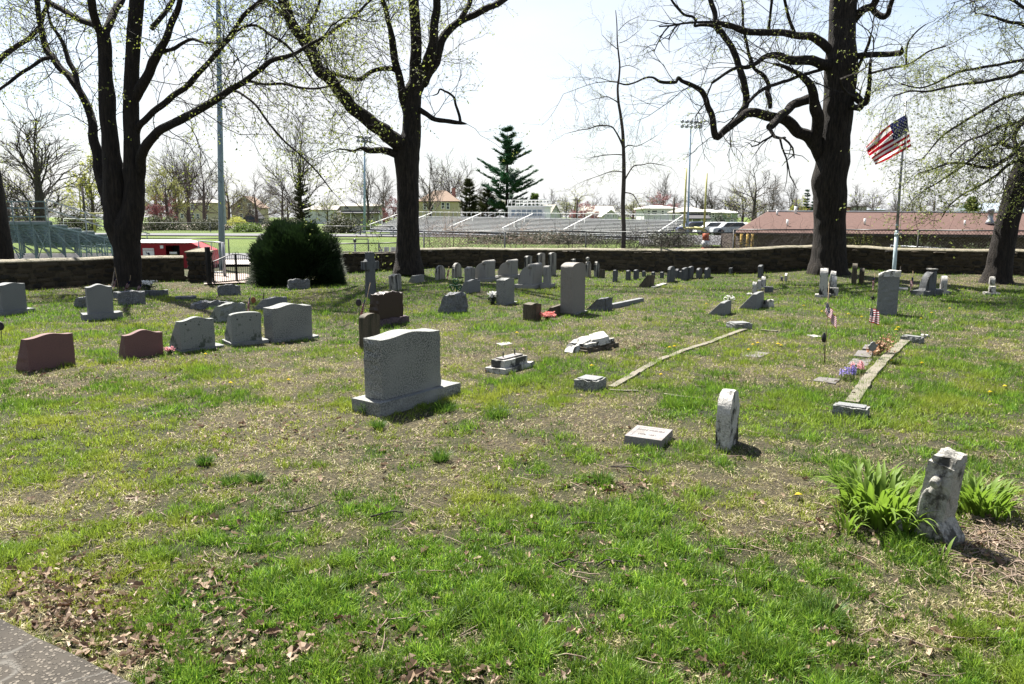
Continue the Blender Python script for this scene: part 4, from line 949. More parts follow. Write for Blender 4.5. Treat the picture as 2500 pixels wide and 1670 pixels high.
fs = [(8, 9, 10, 11)] + [(i, (i + 1) % 4, (i + 1) % 4 + 4, i + 4) for i in range(4)] + [(i + 4, (i + 1) % 4 + 4, (i + 1) % 4 + 8, i + 8) for i in range(4)] + [(i, i + 12, (i + 1) % 4 + 12, (i + 1) % 4) for i in range(4)]
mb.add(vs, fs); mb.build('stone_body', [M['marker']], e)
def text(s, size, mat, parent, Mx, name='lettering', ext=.002):
    cu = bpy.data.curves.new(name, 'FONT'); cu.body = s; cu.size = size; cu.align_x = 'CENTER'; cu.extrude = ext; cu.resolution_u = 2
    o = bpy.data.objects.new(name, cu); C.objects.link(o); dg = bpy.context.evaluated_depsgraph_get(); me = bpy.data.meshes.new_from_object(o.evaluated_get(dg)); bpy.data.objects.remove(o); bpy.data.curves.remove(cu)
    me.materials.clear(); me.materials.append(mat); return link(name, me, parent, Mx)
M['engrave'] = plain('engraved_letters', (.13, .12, .11), .9)
for s_, yy, sz in (('JOHN MOORE', .66, .046), ('1872  1931', .30, .034)):
    text(s_, sz, M['engrave'], e, Matrix.Translation((Wm_ / 2 + sk * yy, dp * yy, hT - .0035)))
# stepped base with two bolts
a = G(1232, 917); b_ = G(1303, 897); u = b_ - a; e = empty('stepped_base', (a.x, a.y, 0), math.atan2(u.y, u.x), 'stepped pale stone base with two iron bolts, its headstone gone', 'grave base'); W = u.length
mb = MB(); slab(mb, W, lambda q: .07, lambda c: .28, -.05, 8, 3, 4, 'flat', .01, 'all', 3); mb.build('lower_step', [M['marble']], e)
mb = MB(); slab(mb, W - .12, lambda q: .155, lambda c: .19, .07, 8, 3, 4, 'flat', .004, 'all', 4, x0=.05, y0=.045); mb.build('middle_step', [M['marble']], e, bevel=.003)
mb = MB(); mb.box(.09, W - .11, .08, .20, .157, .175); mb.build('upper_step', [M['marker']], e, bevel=.006)
for bx in (.16, W - .2): mb = MB(); mb.tube([(bx, .14, .17), (bx, .14, .24)], .008, 7); mb.build('bolt', [M['black']], e)
# toppled gable stone
a = G(1432, 866); b_ = G(1510, 850); u = b_ - a; th = math.atan2(u.y, u.x); e = empty('moulded_plinth', (a.x, a.y, 0), th, 'broken moulded stone base under the toppled stone', 'grave base'); W = u.length
for k, (z0, z1, ins) in enumerate(((-.05, .05, 0), (.051, .08, .03), (.081, .12, .05))):
    mb = MB(); slab(mb, W - ins * 2, lambda q, z1=z1: z1 + .02 * q, lambda c: .34 - ins, z0, 10, 3, 4, 'flat', .014, 'all', k + 2, x0=ins, y0=ins); mb.build('base_layer', [M['marble' if k == 2 else 'brownstone']], e)
e = empty('toppled_stone', (0, 0, 0), 0, 'toppled angular white stone slab lying across its broken base', 'gravestone')
# slab outline in its own plane: runs from lower left up to the right, resting on the base
q = [G(1378, 858, .02), G(1418, 862, .02)]
Yt = G(1400, 866).y
nrm = Vector((-.3, .15, .94)).normalized()
F1 = [P(1377, 858, Yt + .05), P(1384, 842, Yt + .22), P(1400, 828, Yt + .36), P(1420, 821, Yt + .44), P(1437, 819, Yt + .48), P(1441, 828, Yt + .25), P(1424, 838, Yt + .18), P(1409, 851, Yt + .08), P(1402, 850, Yt + .05), P(1398, 863, Yt)]
F2 = [P(1437, 817, Yt + .50), P(1452, 811, Yt + .55), P(1474, 808, Yt + .58), P(1486, 820, Yt + .32), P(1470, 825, Yt + .28), P(1443, 831, Yt + .24)]
o0 = F1[0].copy(); e.location = o0
for k, (pt, th_) in enumerate(((F1, .085), (F2, .10))):
    mb = MB(); n = len(pt); c0 = sum(pt, Vector()) / n; vs = [p - o0 for p in pt] + [p - o0 - nrm * th_ * .5 + Vector((mnoise.noise(p * 9), mnoise.noise(p * 11), 0)) * .015 for p in pt] + [p - o0 - nrm * th_ for p in pt]
    mb.add([tuple(v) for v in vs], [tuple(range(n)), tuple(range(2 * n, 3 * n))[::-1]] + [(i + a * n, i + n + a * n, (i + 1) % n + n + a * n, (i + 1) % n + a * n) for i in range(n) for a in (0, 1)]); mb.build('slab_fragment', [M['marble']], e, bevel=.008)
# foreground broken monument with knob
a = G(2222, 1305); u0 = G(2300, 1330) - a; th = math.atan2(u0.y, u0.x)
e = empty('broken_monument', (a.x, a.y, 0), th, 'nearest weathered white stone, leaning, with a broken knob and lily leaves around it', 'gravestone'); e.rotation_euler = (R(4), R(5), th)
W = u0.length; H = hz(a, 1108)
mb = MB(); slab(mb, W * .86, lambda q: H * (.985 - .02 * q), lambda c: .17 - .03 * c, -.05, 16, 28, 8, 'flat', .006, 'all', 3, freq=13)
mb.v = [(v[0] + (W * .10 * max(0, v[2]) / H) * (1 - v[0] / W) + .02 * v[2] / H, v[1], v[2]) for v in mb.v]; mb.build('shaft', [M['mottled']], e)
mb = MB(); xo = W * .12
outl = [(xo, .0)] + [(xo - .0, H * .45)] + [(xo + W * .33 * (1 - math.cos(t)), H * (.45 + .23 * math.sin(t))) for t in np.linspace(.3, 1.5, 6)] + [(W * .66, H * .67), (W * .70, 0)]
mb.prism(outl, -.014, .01); mb.build('figure_relief', [M['mottled']], e, bevel=.01)
mb = MB(); mb.tube([(W * .55, -.045, H * .76), (W * .57, .03, H * .81)], [.026, .032], 14); mb.tube([(W * .52, .012, H * .62), (W * .55, .01, H * .76)], [.04, .024], 12); mb.build('knob', [M['mottled']], e, bevel=.006)
mb = MB(); slab(mb, W * .62, lambda q: H * 1.075, lambda c: .15, H * .965, 10, 4, 5, 'flat', .014, 'all', 8, x0=W * .33, y0=.01, freq=14); mb.build('cap', [M['mottled']], e)
mb = MB(); slab(mb, .09, lambda q: .10 - .05 * (1 - q), lambda c: .22, -.06, 5, 4, 4, 'flat', .02, 'all', 9, x0=-.085, y0=-.02); mb.build('foot', [M['mottled']], e)
mb = MB(); slab(mb, .075, lambda q: .15 - .1 * q, lambda c: .2, -.06, 5, 4, 4, 'flat', .016, 'all', 12, x0=W * .87, y0=-.05); mb.build('foot', [M['mottled']], e)
# white pitted post
a = G(693, 686); e = empty('pitted_post', (a.x, a.y, 0), 0, 'thin white flaking post in front of the dark bush', 'post'); e.rotation_euler = (0, R(1.5), 0)
mb = MB(); mb.tube([(0, 0, -.05), (0, 0, .3), (0, 0, hz(a, 633) - .02), (0, 0, hz(a, 632))], [.045, .044, .043, .03], 10)
M['flaking'] = stone_mat('flaking_paint', (.75, .75, .73), (.68, .68, .66), 20, stain=(.05, .045, .04), amt=.3); mb.build('post_body', [M['flaking']], e)
# ------------------------------------------------------------------ beyond the wall
# tall light pole on the left
pb = G(542, 657); e = empty('light_pole', (pb.x, pb.y, 0), 0, 'tall pale blue floodlight pole rising behind the gate', 'light pole')
top = P(528, -330, pb.y); dx_ = (top - pb)
mb = MB(); mb.tube([(0, 0, -.2), dx_ * .4, dx_ * .7, dx_], [8.0 * pxs(pb.y), 6.2 * pxs(pb.y), 5.0 * pxs(pb.y), 4 * pxs(pb.y)], 16); mb.build('pole', [M['polepaint']], e)
M['box_green'] = plain('cabinet_paint', (.28, .36, .33), .5)
k = pxs(pb.y); zb = hz(pb, 548); zt2 = hz(pb, 466)
for z0, z1 in ((zb, zb + (zt2 - zb) * .57), (zb + (zt2 - zb) * .575, zt2)): mb = MB(); mb.box(7.5 * k, 15.5 * k, -.06, .1, z0, z1); mb.build('control_cabinet', [M['box_green']], e, bevel=.01)
mb = MB(); mb.box(4 * k, 8 * k, -.04, .04, zb + .2, zb + .26); mb.box(4 * k, 8 * k, -.04, .04, zt2 - .3, zt2 - .24); mb.build('bracket', [M['black']], e)

def lamp_tower(label, x0, yb, x1, yt, w, rows, cols, hw, row_dy, Y=None):
    Y = Y or G(x0, yb).y; a = P(x0, yb, Y); b_ = P(x1, yt, Y); k = pxs(Y); e = empty('light_tower', a, 0, label, 'light tower')
    mb = MB(); mb.tube([(0, 0, -.5 - max(0, a.z)), b_ - a], [w * k, w * .55 * k], 10); mb.build('pole', [M['polepaint']], e)
    lm = MB(); lm.lathe([(2.2 * k, 0), (4.2 * k, 2 * k), (4.2 * k, 4 * k), (3 * k, 6 * k)], 10); lme = lm.mesh('floodlight', [M['alu']])
    gl = MB(); gl.lathe([(3.9 * k, -.2 * k), (3.9 * k, 0)], 10); gle = gl.mesh('lens', [M['glass_blue']])
    for r in range(rows):
        z = (b_ - a) + Vector((0, 0, -r * row_dy * k)); mb = MB(); mb.box(z.x - hw * k, z.x + hw * k, -.6 * k, .6 * k, z.z - .5 * k, z.z + .5 * k); mb.build('cross_bar', [M['fencepost']], e)
        for c in range(cols):
            x = z.x - hw * k + 2 * hw * k * c / (cols - 1)
            o = link('floodlight', lme, e, Matrix.Translation((x, -1 * k, z.z + .5 * k)) @ Matrix.Rotation(R(100 + 12 * (c - 2)), 4, 'X') @ Matrix.Rotation(R(random.uniform(-15, 15)), 4, 'Y')); link('lens', gle, o)
lamp_tower('distant floodlight tower standing behind the right goal posts', 1679, 562, 1687, 298, 2.6, 2, 5, 21, 11, Y=72)
lamp_tower('distant floodlight tower seen left of the middle tree', 889, 556, 890, 336, 3.4, 2, 4, 14, 9, Y=85)

# football goals
def goal(label, base, xl, xr, ycross, ytl, ytr, xtl, xtr, Y, w=2.2, gate=True):
    k = pxs(Y); a = P(base[0], base[1], Y); a.z = 0; e = empty('goal_posts', a, 0, label, 'goal posts')
    L = P(xl, ycross, Y) - a; Rr = P(xr, ycross, Y) - a
    mb = MB(); mb.tube([L, Rr], w * k, 8); mb.build('crossbar', [M['yellow']], e)
    for s, t_, n in ((L, P(xtl, ytl, Y) - a, 0), (Rr, P(xtr, ytr, Y) - a, 1)): mb = MB(); mb.tube([s, t_], [w * k, w * .7 * k], 8); mb.build('upright', [M['yellow']], e)
    mid = (L + Rr) / 2; mb = MB(); mb.tube([(0, 0, -.1), (0, 0, mid.z * .75), (mid.x * .3, 0, mid.z * .95), (mid.x, 0, mid.z)], w * 1.5 * k, 8); mb.build('gooseneck', [M['yellow']], e)
goal('yellow football goal posts right of the grandstand', (1721, 585), 1670, 1719, 557, 411, 423, 1676, 1726, 56, 2.6)
goal('yellow football goal seen behind the left bleachers', (231, 556), 197, 262, 521, 434, 430, 192, 260, 88, 1.6)
Y = 72; k = pxs(Y); a = P(155, 556, Y); e = empty('soccer_goal', a, 0, 'white soccer goal frame behind the left bleachers', 'soccer goal')
mb = MB(); p1, p2, p3, p4 = P(155, 558, Y) - a, P(155, 534, Y) - a, P(253, 535, Y) - a, P(254, 560, Y) - a; mb.tube([p1, p2], .7 * k, 6); mb.tube([p2, p3], .7 * k, 6); mb.tube([p3, p4], .7 * k, 6); mb.build('goal_frame', [M['white']], e)

# chain link fences
def mesh_fence(name, label, pts, h, post=2.4, rail=True, mat='fencepost', wire='wire', step=.12, wr=.0035, prad=.03, low=0.0, zs=None, wires=True, group=None):
    e = empty(name, pts[0], 0, label, 'fence', group); o0 = Vector(pts[0]); L = 0
    pm_ = MB().tube([(0, 0, -1.6), (0, 0, h)], prad, 7).mesh('post', [M[mat]])
    wb = MB(); rb = MB()
    for a, b_ in zip(pts, pts[1:]):
        a = Vector(a); b_ = Vector(b_); d = b_ - a; n = max(1, int(d.length / post)); u = d.normalized()
        for i in range(n + 1): link('post', pm_, e, Matrix.Translation(a + d * i / n - o0))
        if rail: rb.tube([a - o0 + Vector((0, 0, h)), b_ - o0 + Vector((0, 0, h))], prad * .75, 6); rb.tube([a - o0 + Vector((0, 0, low + .03)), b_ - o0 + Vector((0, 0, low + .03))], prad * .4, 4)
        if wires:
            m = int(d.length / step); hh = h - low
            for i in range(-int(hh / step), m):
                for sgn in (0, 1):
                    s0 = i * step; s1 = s0 + hh; za, zb_ = low, h
                    if sgn: za, zb_ = h, low
                    t0 = max(0, -s0 / hh); t1 = min(1, (d.length - s0) / hh)
                    if t1 <= t0: continue
                    q0 = a + u * (s0 + hh * t0) + Vector((0, 0, za + (zb_ - za) * t0)); q1 = a + u * (s0 + hh * t1) + Vector((0, 0, za + (zb_ - za) * t1))
                    wb.tube([q0 - o0, q1 - o0], wr, 3, cap=False)
    if rail: rb.build('rail', [M[mat]], e)
    if wires: tag(wb.build('wire_mesh', [M[wire]], e), kind='stuff')
    return e
F = lambda px, Y, z=0: Vector(((px - 1250) / FPX * Y * 1.0, Y, z))
# near fence just behind the right wall
def up(px, Y): p = P(px, 600, Y); return Vector((p.x, p.y, 0))
mesh_fence('chain_link_fence', 'rusty chain link fence overgrown with brown vines behind the middle of the wall', [up(1035, 27.5), up(1430, 27.4), up(1790, 25.4)], hz((0, 27.2, 0), 566), step=.10, post=2.7, wr=.004)
mesh_fence('chain_link_fence', 'taller dark chain link fence behind the right wall', [up(1790, 25.4), up(2050, 25.5), up(2240, 24.4), up(2720, 22.6)], hz((0, 24.6, 0), 562), step=.10, post=2.6, mat='black', wire='rustwire', wr=.0045)
mesh_fence('chain_link_fence', 'grey chain link fence with small signs left of the middle tree', [up(790, 25.7), up(925, 26.4), up(1005, 27.2)], hz((0, 25.5, 0), 596), step=.09, post=2.2, mat='fencepost', wr=.003)
# small notices on that fence
fx = up(930, 25.2)
for x0, x1, lab in ((927, 934, 'narrow paper notice wired to the fence beside the post, left one'), (937, 950, 'paper notice with dark print on the fence, middle one'), (953, 966, 'paper notice with dark print on the fence, next to the tree')):
    p = P(x0, 604, 26.3 + (x0 - 927) * .008); q = P(x1, 604, 26.3 + (x0 - 927) * .008); e = empty('notice', (p.x, p.y, 0), 0, lab, 'sign')
    zt_ = hz(p, 603); zb2 = hz(p, 618); mb = MB(); mb.box(0, q.x - p.x, -.01, 0, zb2, zt_); mb.build('board', [M['white']], e)
    mb = MB(); w = q.x - p.x
    for r in range(5):
        zz = zt_ - (zt_ - zb2) * (.15 + .17 * r); mb.box(w * .15, w * random.uniform(.6, .88), -.014, -.0105, zz - .012, zz)
    mb.build('print', [M['engrave']], e)
# galvanised gate post group behind the iron gate
a = G(549, 678); e = empty('steel_gate', (a.x, a.y, 0), 0, 'open galvanised chain link gate behind the iron gate', 'gate'); k = pxs(a.y)
mb = MB(); mb.tube([(0, 0, -.1), (0, 0, hz(a, 592))], .045, 8); mb.build('post', [M['alu']], e)
b2 = P(485, 588, a.y + 1.2) - e.location; c2 = P(485, 665, a.y + 1.2) - e.location; t2 = P(548, 593, a.y) - e.location; t3 = P(548, 665, a.y) - e.location
mb = MB(); mb.tube([t2, b2], .02, 6); mb.tube([b2, c2], .02, 6); mb.tube([t3, c2], .02, 6); mb.tube([(t2 + b2) / 2, (t3 + c2) / 2], .015, 6); mb.build('gate_frame', [M['alu']], e)
mb = MB()
for i in range(14):
    for q_ in (0, 1):
        s = i / 14; t = min(1, s + .25); A_, B_ = t2.lerp(b2, s), t3.lerp(c2, t)
        if q_: A_, B_ = t2.lerp(b2, t), t3.lerp(c2, s)
        mb.tube([A_, B_], .003, 3, cap=False)
tag(mb.build('wire_mesh', [M['alu']], e), kind='stuff')
# field fences
def gy(py): return G(1250, py).y
def gx(px, Y): return (px - 1250) / FPX * (Y * cp + CAM_H * sp)
def fl(px, Y): return Vector((gx(px, Y), Y, 0))
mesh_fence('field_fence', 'long dark rail fence along the near side of the football field', [fl(330, 36.0), fl(560, 35.2), fl(900, 34.5)], .82, post=3.0, wires=False)
mesh_fence('field_fence', 'far grey chain link fence at the end of the football field, left part', [fl(-200, 96), fl(700, 92)], .9 if False else hz((0, 94, 0), 544), post=8.5, wires=True, step=.6, wr=.012, prad=.05)
mesh_fence('field_fence', 'grey fence in front of the grandstand', [fl(760, 76), fl(880, 74), fl(960, 70)], hz((0, 75, 0), 552), post=3.6, wires=False, prad=.05)

# small PA speaker on a post
a = P(867, 612, 27.5); e = empty('field_speaker', (a.x, a.y, 0), 0, 'round headed post speaker beside the field left of the middle tree', 'speaker')
mb = MB(); mb.tube([(0, 0, -.1), (0, 0, hz(a, 592))], .035, 8); mb.build('post', [M['alu']], e)
mb = MB(); mb.lathe([(.03, 0), (.06, .03), (.06, .1), (.02, .14)], 10, (0, 0, hz(a, 592))); mb.build('speaker_head', [M['fencepost']], e)

# red dugout / shed with white roof
Y0 = 27.2; a = P(335, 640, Y0); a.z = 0; e = empty('red_shed', a, 0, 'low red block shed with white flat roof behind the left wall', 'shed')
Xr = lambda px: P(px, 600, Y0).x - a.x; z_t = hz((0, Y0, 0), 593); z_r = hz((0, Y0, 0), 612); dpt = 1.0
mb = MB(); xs = [Xr(325), Xr(404), Xr(438), Xr(468), Xr(506)]; zd = hz((0, Y0, 0), 599)
# front wall with a window opening between xs[1]..xs[2]
vs = [(xs[0], 0, -.1), (xs[1], 0, -.1), (xs[1], 0, z_t), (xs[0], 0, z_t), (xs[1], 0, zd), (xs[2], 0, zd), (xs[2], 0, z_t), (xs[2], 0, -.1), (xs[3], 0, z_t), (xs[4], 0, z_r), (xs[4], 0, -.1), (xs[1], 0, hz((0, Y0, 0), 640)), (xs[2], 0, hz((0, Y0, 0), 640))]
mb.add(vs, [(0, 1, 2, 3), (4, 5, 6, 2), (1, 7, 12, 11), (7, 10, 9, 8, 6)])
bk = [(xs[0], dpt, -.1), (xs[4], dpt, -.1), (xs[4], dpt, z_r), (xs[3], dpt, z_t), (xs[0], dpt, z_t)]; mb.add(bk, [(0, 4, 3, 2, 1)])
mb.add([(xs[0], 0, -.1), (xs[0], dpt, -.1), (xs[0], dpt, z_t), (xs[0], 0, z_t)], [(0, 3, 2, 1)]); mb.add([(xs[4], 0, -.1), (xs[4], dpt, -.1), (xs[4], dpt, z_r), (xs[4], 0, z_r)], [(0, 1, 2, 3)])
mb.build('wall', [M['redwall']], e)
mb = MB(); mb.add([(xs[0], -.1, z_t + .01), (Xr(462), -.1, z_t + .01), (Xr(462), dpt, z_t + .01), (xs[0], dpt, z_t + .01), (xs[0], -.05, z_t + .05), (Xr(455), -.05, z_t + .04), (Xr(450), dpt * .6, z_t + .09), (xs[0], dpt * .6, z_t + .09)], [(3, 2, 1, 0), (0, 1, 5, 4), (4, 5, 6, 7), (1, 2, 6, 5), (2, 3, 7, 6)]); mb.build('roof', [M['white']], e)
mb = MB(); mb.add([(Xr(464), -.02, z_t + .004), (xs[4], -.02, z_r + .004), (xs[4], dpt, z_r + .004), (Xr(464), dpt, z_t + .004)], [(0, 1, 2, 3)]); mb.build('sloping_roof', [M['redwall']], e); mb = MB(); mb.box(xs[1] - .02, xs[2] + .02, .6, .65, -.1, zd + .1); mb.build('interior_shade_panel', [M['black']], e)  # black panel inside the window opening stands in for the shaded interior
mb = MB(); mb.box(Xr(412.5), Xr(430.5), .02, .06, hz((0, Y0, 0), 640), hz((0, Y0, 0), 621)); mb.build('hatch_board', [plain('weathered_board', (.36, .34, .2), .8)], e)
mb = MB(); mb.box(Xr(412.5), Xr(430.5), .0, .018, hz((0, Y0, 0), 619.5), hz((0, Y0, 0), 615)); mb.build('hatch_board', [M['white']], e)
mb = MB(); mb.box(Xr(391.5), Xr(399), -.03, -.005, hz((0, Y0, 0), 606.5), hz((0, Y0, 0), 599)); mb.build('notice_box', [M['white']], e)
sg = MB(); sg.box(Xr(348.5), Xr(375.5), -.03, -.004, hz((0, Y0, 0), 630), hz((0, Y0, 0), 606)); so = sg.build('sign_board', [M['white']], e)
k = pxs(Y0); xc = (Xr(348.5) + Xr(375.5)) / 2
text('LT MAZZARELLA DR', 2.75 * k, M['redwall'], so, Matrix.Translation((xc, -.033, hz((0, Y0, 0), 611.5))) @ Matrix.Rotation(R(90), 4, 'X'))
mb = MB(); M['navy'] = plain('navy_print', (.015, .018, .05), .7)
def sgn_poly(P_): mb.add([(xc + x * k, -.0335, hz((0, Y0, 0), 619) + z * k) for x, z in P_], [tuple(range(len(P_)))])
sgn_poly([(-6, 5.5), (-5, 6), (-4.6, 3), (-2.5, 1), (-1, 2.5), (1.5, 2.6), (3, .5), (3, -3), (4.5, -2.5), (3.2, -4.5), (1.8, -4.2), (1.4, -7.5), (-.2, -7.5), (-.5, -3), (-2.4, -1), (-5, .4), (-5.8, 2.6)])
mb.build('emblem', [M['navy']], so)

# ------------------------------------------------------------------ bleachers on the left (seen from behind)
a = G(113, 640); YB = a.y; zdk = hz(a, 541); e = empty('bleachers', (a.x, a.y, 0), 0, 'galvanised steel bleachers on the far left seen from behind, stepping down to the right', 'bleachers')
x1 = P(118, 540, YB).x - a.x; x0 = -5.5; YE = 8.2; nrow = 9
zrow = lambda r: zdk - (zdk - .42) * r / (nrow - 1); yrow = lambda r: YE * r / (nrow - 1)
seat = MB().box(x0, x1, -.13, .13, -.02, .02).mesh('seat_plank', [M['alu']]); foot = MB().box(x0, x1 - .02, -.12, .12, -.015, .015).mesh('foot_plank', [M['steel']])
rise = MB().box(x0, x1 - .01, -.012, .012, -.07, .07).mesh('riser', [M['steel']])
for r in range(nrow):
    link('seat_plank', seat, e, Matrix.Translation((0, yrow(r) + .1, zrow(r)))); link('foot_plank', foot, e, Matrix.Translation((0, yrow(r) + .5, zrow(r) - .16))); link('riser', rise, e, Matrix.Translation((0, yrow(r) + .28, zrow(r) - .09)))
mb = MB(); mb.box(x0, x1 + .05, -.03, .02, zdk - .12, zdk - .02); mb.build('back_beam', [M['steel']], e)
for i in range(9):
    xx = x1 - .02 - i * .62
    for r in range(0, nrow, 2):
        z = zrow(r) - .1; mb = MB(); mb.box(xx - .022, xx + .022, yrow(r) - .02, yrow(r) + .02, -.1, z); mb.build('upright', [M['steel']], e)
    mb = MB(); mb.bar((xx, 0, zdk - .14), (xx, YE, .3), .04, .06); mb.build('stringer', [M['steel']], e)
    for r in range(0, nrow - 2, 2): mb = MB(); mb.bar((xx + .03, yrow(r), zrow(r) - .2), (xx + .03, yrow(r + 2), .1), .022, .03); mb.build('brace', [M['steel']], e)
    if i % 2 == 0: mb = MB(); mb.bar((xx, -.02, zdk - .3), (xx - .55, -.02, .1), .025, .03); mb.bar((xx - .55, -.045, zdk - .3), (xx, -.045, .1), .025, .03); mb.build('cross_brace', [M['steel']], e)
z_r1, z_r2, z_r3 = hz(a, 492), hz(a, 508), hz(a, 529)
for z in (z_r1, z_r2, z_r3): mb = MB(); mb.bar((x0, -.04, z), (x1 - .05, -.04, z), .04, .05); mb.build('guard_rail', [M['steel']], e)
for i in range(7): xx = x1 - .05 - i * .66; mb = MB(); mb.bar((xx, -.04, zdk - .15), (xx, -.04, z_r1), .035); mb.build('guard_post', [M['steel']], e)
pe = P(118, 487, YB) - a; pe.z = hz(a, 487)
q2 = (x1, YE + .3, .42 + .52)
M['netting'] = plain('rail_grey', (.3, .32, .32), .5)
mb = MB(); mb.bar((x1, 0, pe.z), q2, .045, .05); mb.build('end_rail', [M['netting']], e)
mb = MB(); mb.bar((x1, 0, pe.z - .38), (q2[0], q2[1], q2[2] - .36), .045, .05); mb.build('end_rail', [M['netting']], e)
for t in (0, .33, .66, 1): mb = MB(); zt_ = pe.z + (q2[2] - pe.z) * t; mb.bar((x1, YE * t, zt_ - .95), (x1, YE * t, zt_), .035); mb.build('end_post', [M['netting']], e)
# ramp at the right of the bleachers
r0 = P(180, 640, YB); e2 = empty('access_ramp', (r0.x, YB + .6, 0), 0, 'steel access ramp with railings beside the left bleachers', 'ramp')
wx = P(268, 600, YB).x - r0.x; zt_ = hz((0, YB, 0), 599)
for yy, dz in ((0, 0), (1.2, .02)):
    for i in range(8): mb = MB(); mb.bar((wx * i / 7, yy, -.1), (wx * i / 7, yy, zt_ + dz + .06 * (i > 2)), .03); mb.build('post', [M['steel']], e2)
    mb = MB(); mb.bar((0, yy, zt_ - .03), (wx * .4, yy, zt_ - .08), .03); mb.bar((wx * .4, yy, zt_ - .08), (wx, yy, zt_ + .02), .03); mb.build('handrail', [M['steel']], e2)
    mb = MB(); mb.bar((0, yy, .12), (wx, yy, .2), .03); mb.build('lower_rail', [M['steel']], e2)
mb = MB()
for i in range(26): mb.tube([(wx * i / 26, 0, .12), (wx * (i + 1) / 26, 0, zt_ - .1)], .004, 3); mb.tube([(wx * i / 26, 0, zt_ - .1), (wx * (i + 1) / 26, 0, .12)], .004, 3)
tag(mb.build('wire_mesh', [M['steel']], e2), kind='stuff')
mb = MB(); mb.box(0, wx, 0, 1.2, .08, .12); mb.build('deck', [M['steel']], e2)

# ------------------------------------------------------------------ grandstand across the field
FL_, FR_ = fl(905, 78), fl(1618, 60)
u = (FR_ - FL_); Ls = u.length; th = math.atan2(u.y, u.x); e = empty('grandstand', FL_, th, 'long aluminium grandstand with many bench rows across the field', 'grandstand')
rows = 12; tiltZ = -.37
zt0, zb0 = 1.86, .62
run = .40
def gz(x, z): return z + tiltZ * x / Ls
def plank(name, y, z, dz, dy, m):
    mb = MB(); vs = []
    for x in (0, Ls):
        for q in (-1, 1):
            for w in (-1, 1): vs.append((x, y + q * dy, gz(x, z) + w * dz))
    mb.add(vs, [(0, 1, 3, 2), (4, 6, 7, 5), (0, 4, 5, 1), (2, 3, 7, 6), (1, 5, 7, 3), (0, 2, 6, 4)]); mb.build(name, [M[m]], e)
M['stand_dark'] = plain('stand_riser', (.05, .055, .06), .6)
for r in range(rows):
    z = zb0 + (zt0 - zb0) * r / (rows - 1); y = run * r
    plank('bench_row', y, z, .022, .11, 'white'); plank('riser', y + .06, z - .065, .04, .012, 'stand_dark')
plank('front_fascia', -.15, .42, .13, .02, 'stand_dark'); plank('walkway', -.7, .40, .03, .55, 'alu')
for x in np.linspace(0, Ls, 24):
    for y in (0, run * rows): mb = MB(); mb.bar((x, y, -.5), (x, y, gz(x, .5 if y == 0 else zt0)), .06); mb.build('support', [M['steel']], e)
yb = run * rows; 
for x in np.linspace(0, Ls, 56): mb = MB(); mb.bar((x, yb, gz(x, zt0)), (x, yb, gz(x, zt0 + .52)), .04); mb.build('rail_post', [M['alu']], e)
mb = MB(); mb.bar((0, yb, gz(0, zt0 + .52)), (Ls, yb, gz(Ls, zt0 + .52)), .05); mb.bar((0, yb, gz(0, zt0 + .06)), (Ls, yb, gz(Ls, zt0 + .06)), .04); mb.build('back_rail', [M['white']], e)
for fx_ in (0, .13, .33, .52, .72, .99):
    x = Ls * fx_; mb = MB(); mb.bar((x, -.2, gz(x, zb0 + .42)), (x, yb, gz(x, zt0 + .45)), .05); mb.build('aisle_rail', [M['white']], e)
    for t in (0, .35, .7): mb = MB(); mb.bar((x, yb * t, gz(x, zb0 + (zt0 - zb0) * t)), (x, yb * t, gz(x, zb0 + (zt0 - zb0) * t + .43)), .035); mb.build('aisle_post', [M['white']], e)
for x, sx in ((-.2, -1.6), (Ls * .13, -1.6), (Ls + .3, 1.4)):
    mb = MB()
    for dy_ in (-.5, -1.1): mb.bar((x, dy_, .4 + (x > 0) * -.1), (x + sx, dy_, -.1), .05, .08); mb.bar((x, dy_, .95 + (x > 0) * -.1), (x + sx, dy_, .4), .04)
    mb.build('stair', [M['alu']], e)
# press box on the stand
pbx = P(1284, 520, 76); e3 = empty('press_box', (pbx.x, 75.5, 0), R(-14), 'white press box with a row of windows and a railed roof above the grandstand', 'press box')
k = pxs(75.5); w = 90 * k; z0 = hz((0, 75.5, 0), 536); z1 = hz((0, 75.5, 0), 506); d = 3.2
mb = MB(); mb.box(-w / 2, w / 2, 0, d, -.5, z1); mb.build('wall', [M['white']], e3)
mb = MB(); mb.box(-w / 2 - .15, w / 2 + .15, -.2, d + .1, z1 + .002, z1 + .14); mb.build('roof', [M['white']], e3)
for i in range(6):
    x = -w / 2 + .35 + i * .53; fr = MB(); fr.box(x - .02, x + .47, -.05, -.003, z0 + (z1 - z0) * .28, z0 + (z1 - z0) * .82); wo_ = fr.build('window', [M['white']], e3)
    gl = MB(); gl.box(x + .02, x + .43, -.06, -.052, z0 + (z1 - z0) * .31, z0 + (z1 - z0) * .79); gl.build('pane', [M['glass_blue']], wo_)
mb = MB(); zz = z1 + .14; hr = 14 * k
for i in range(10): x = -w / 2 + w * i / 9; mb.bar((x, -.1, zz), (x, -.1, zz + hr), .045); mb.bar((x, d, zz), (x, d, zz + hr), .045)
mb.build('roof_rail_post', [M['white']], e3)
for f in (.5, 1): mb = MB(); mb.bar((-w / 2, -.1, zz + hr * f), (w / 2, -.1, zz + hr * f), .05); mb.bar((-w / 2, d, zz + hr * f), (w / 2, d, zz + hr * f), .05); mb.bar((w / 2, -.1, zz + hr * f), (w / 2, d, zz + hr * f), .05); mb.build('roof_rail', [M['white']], e3)
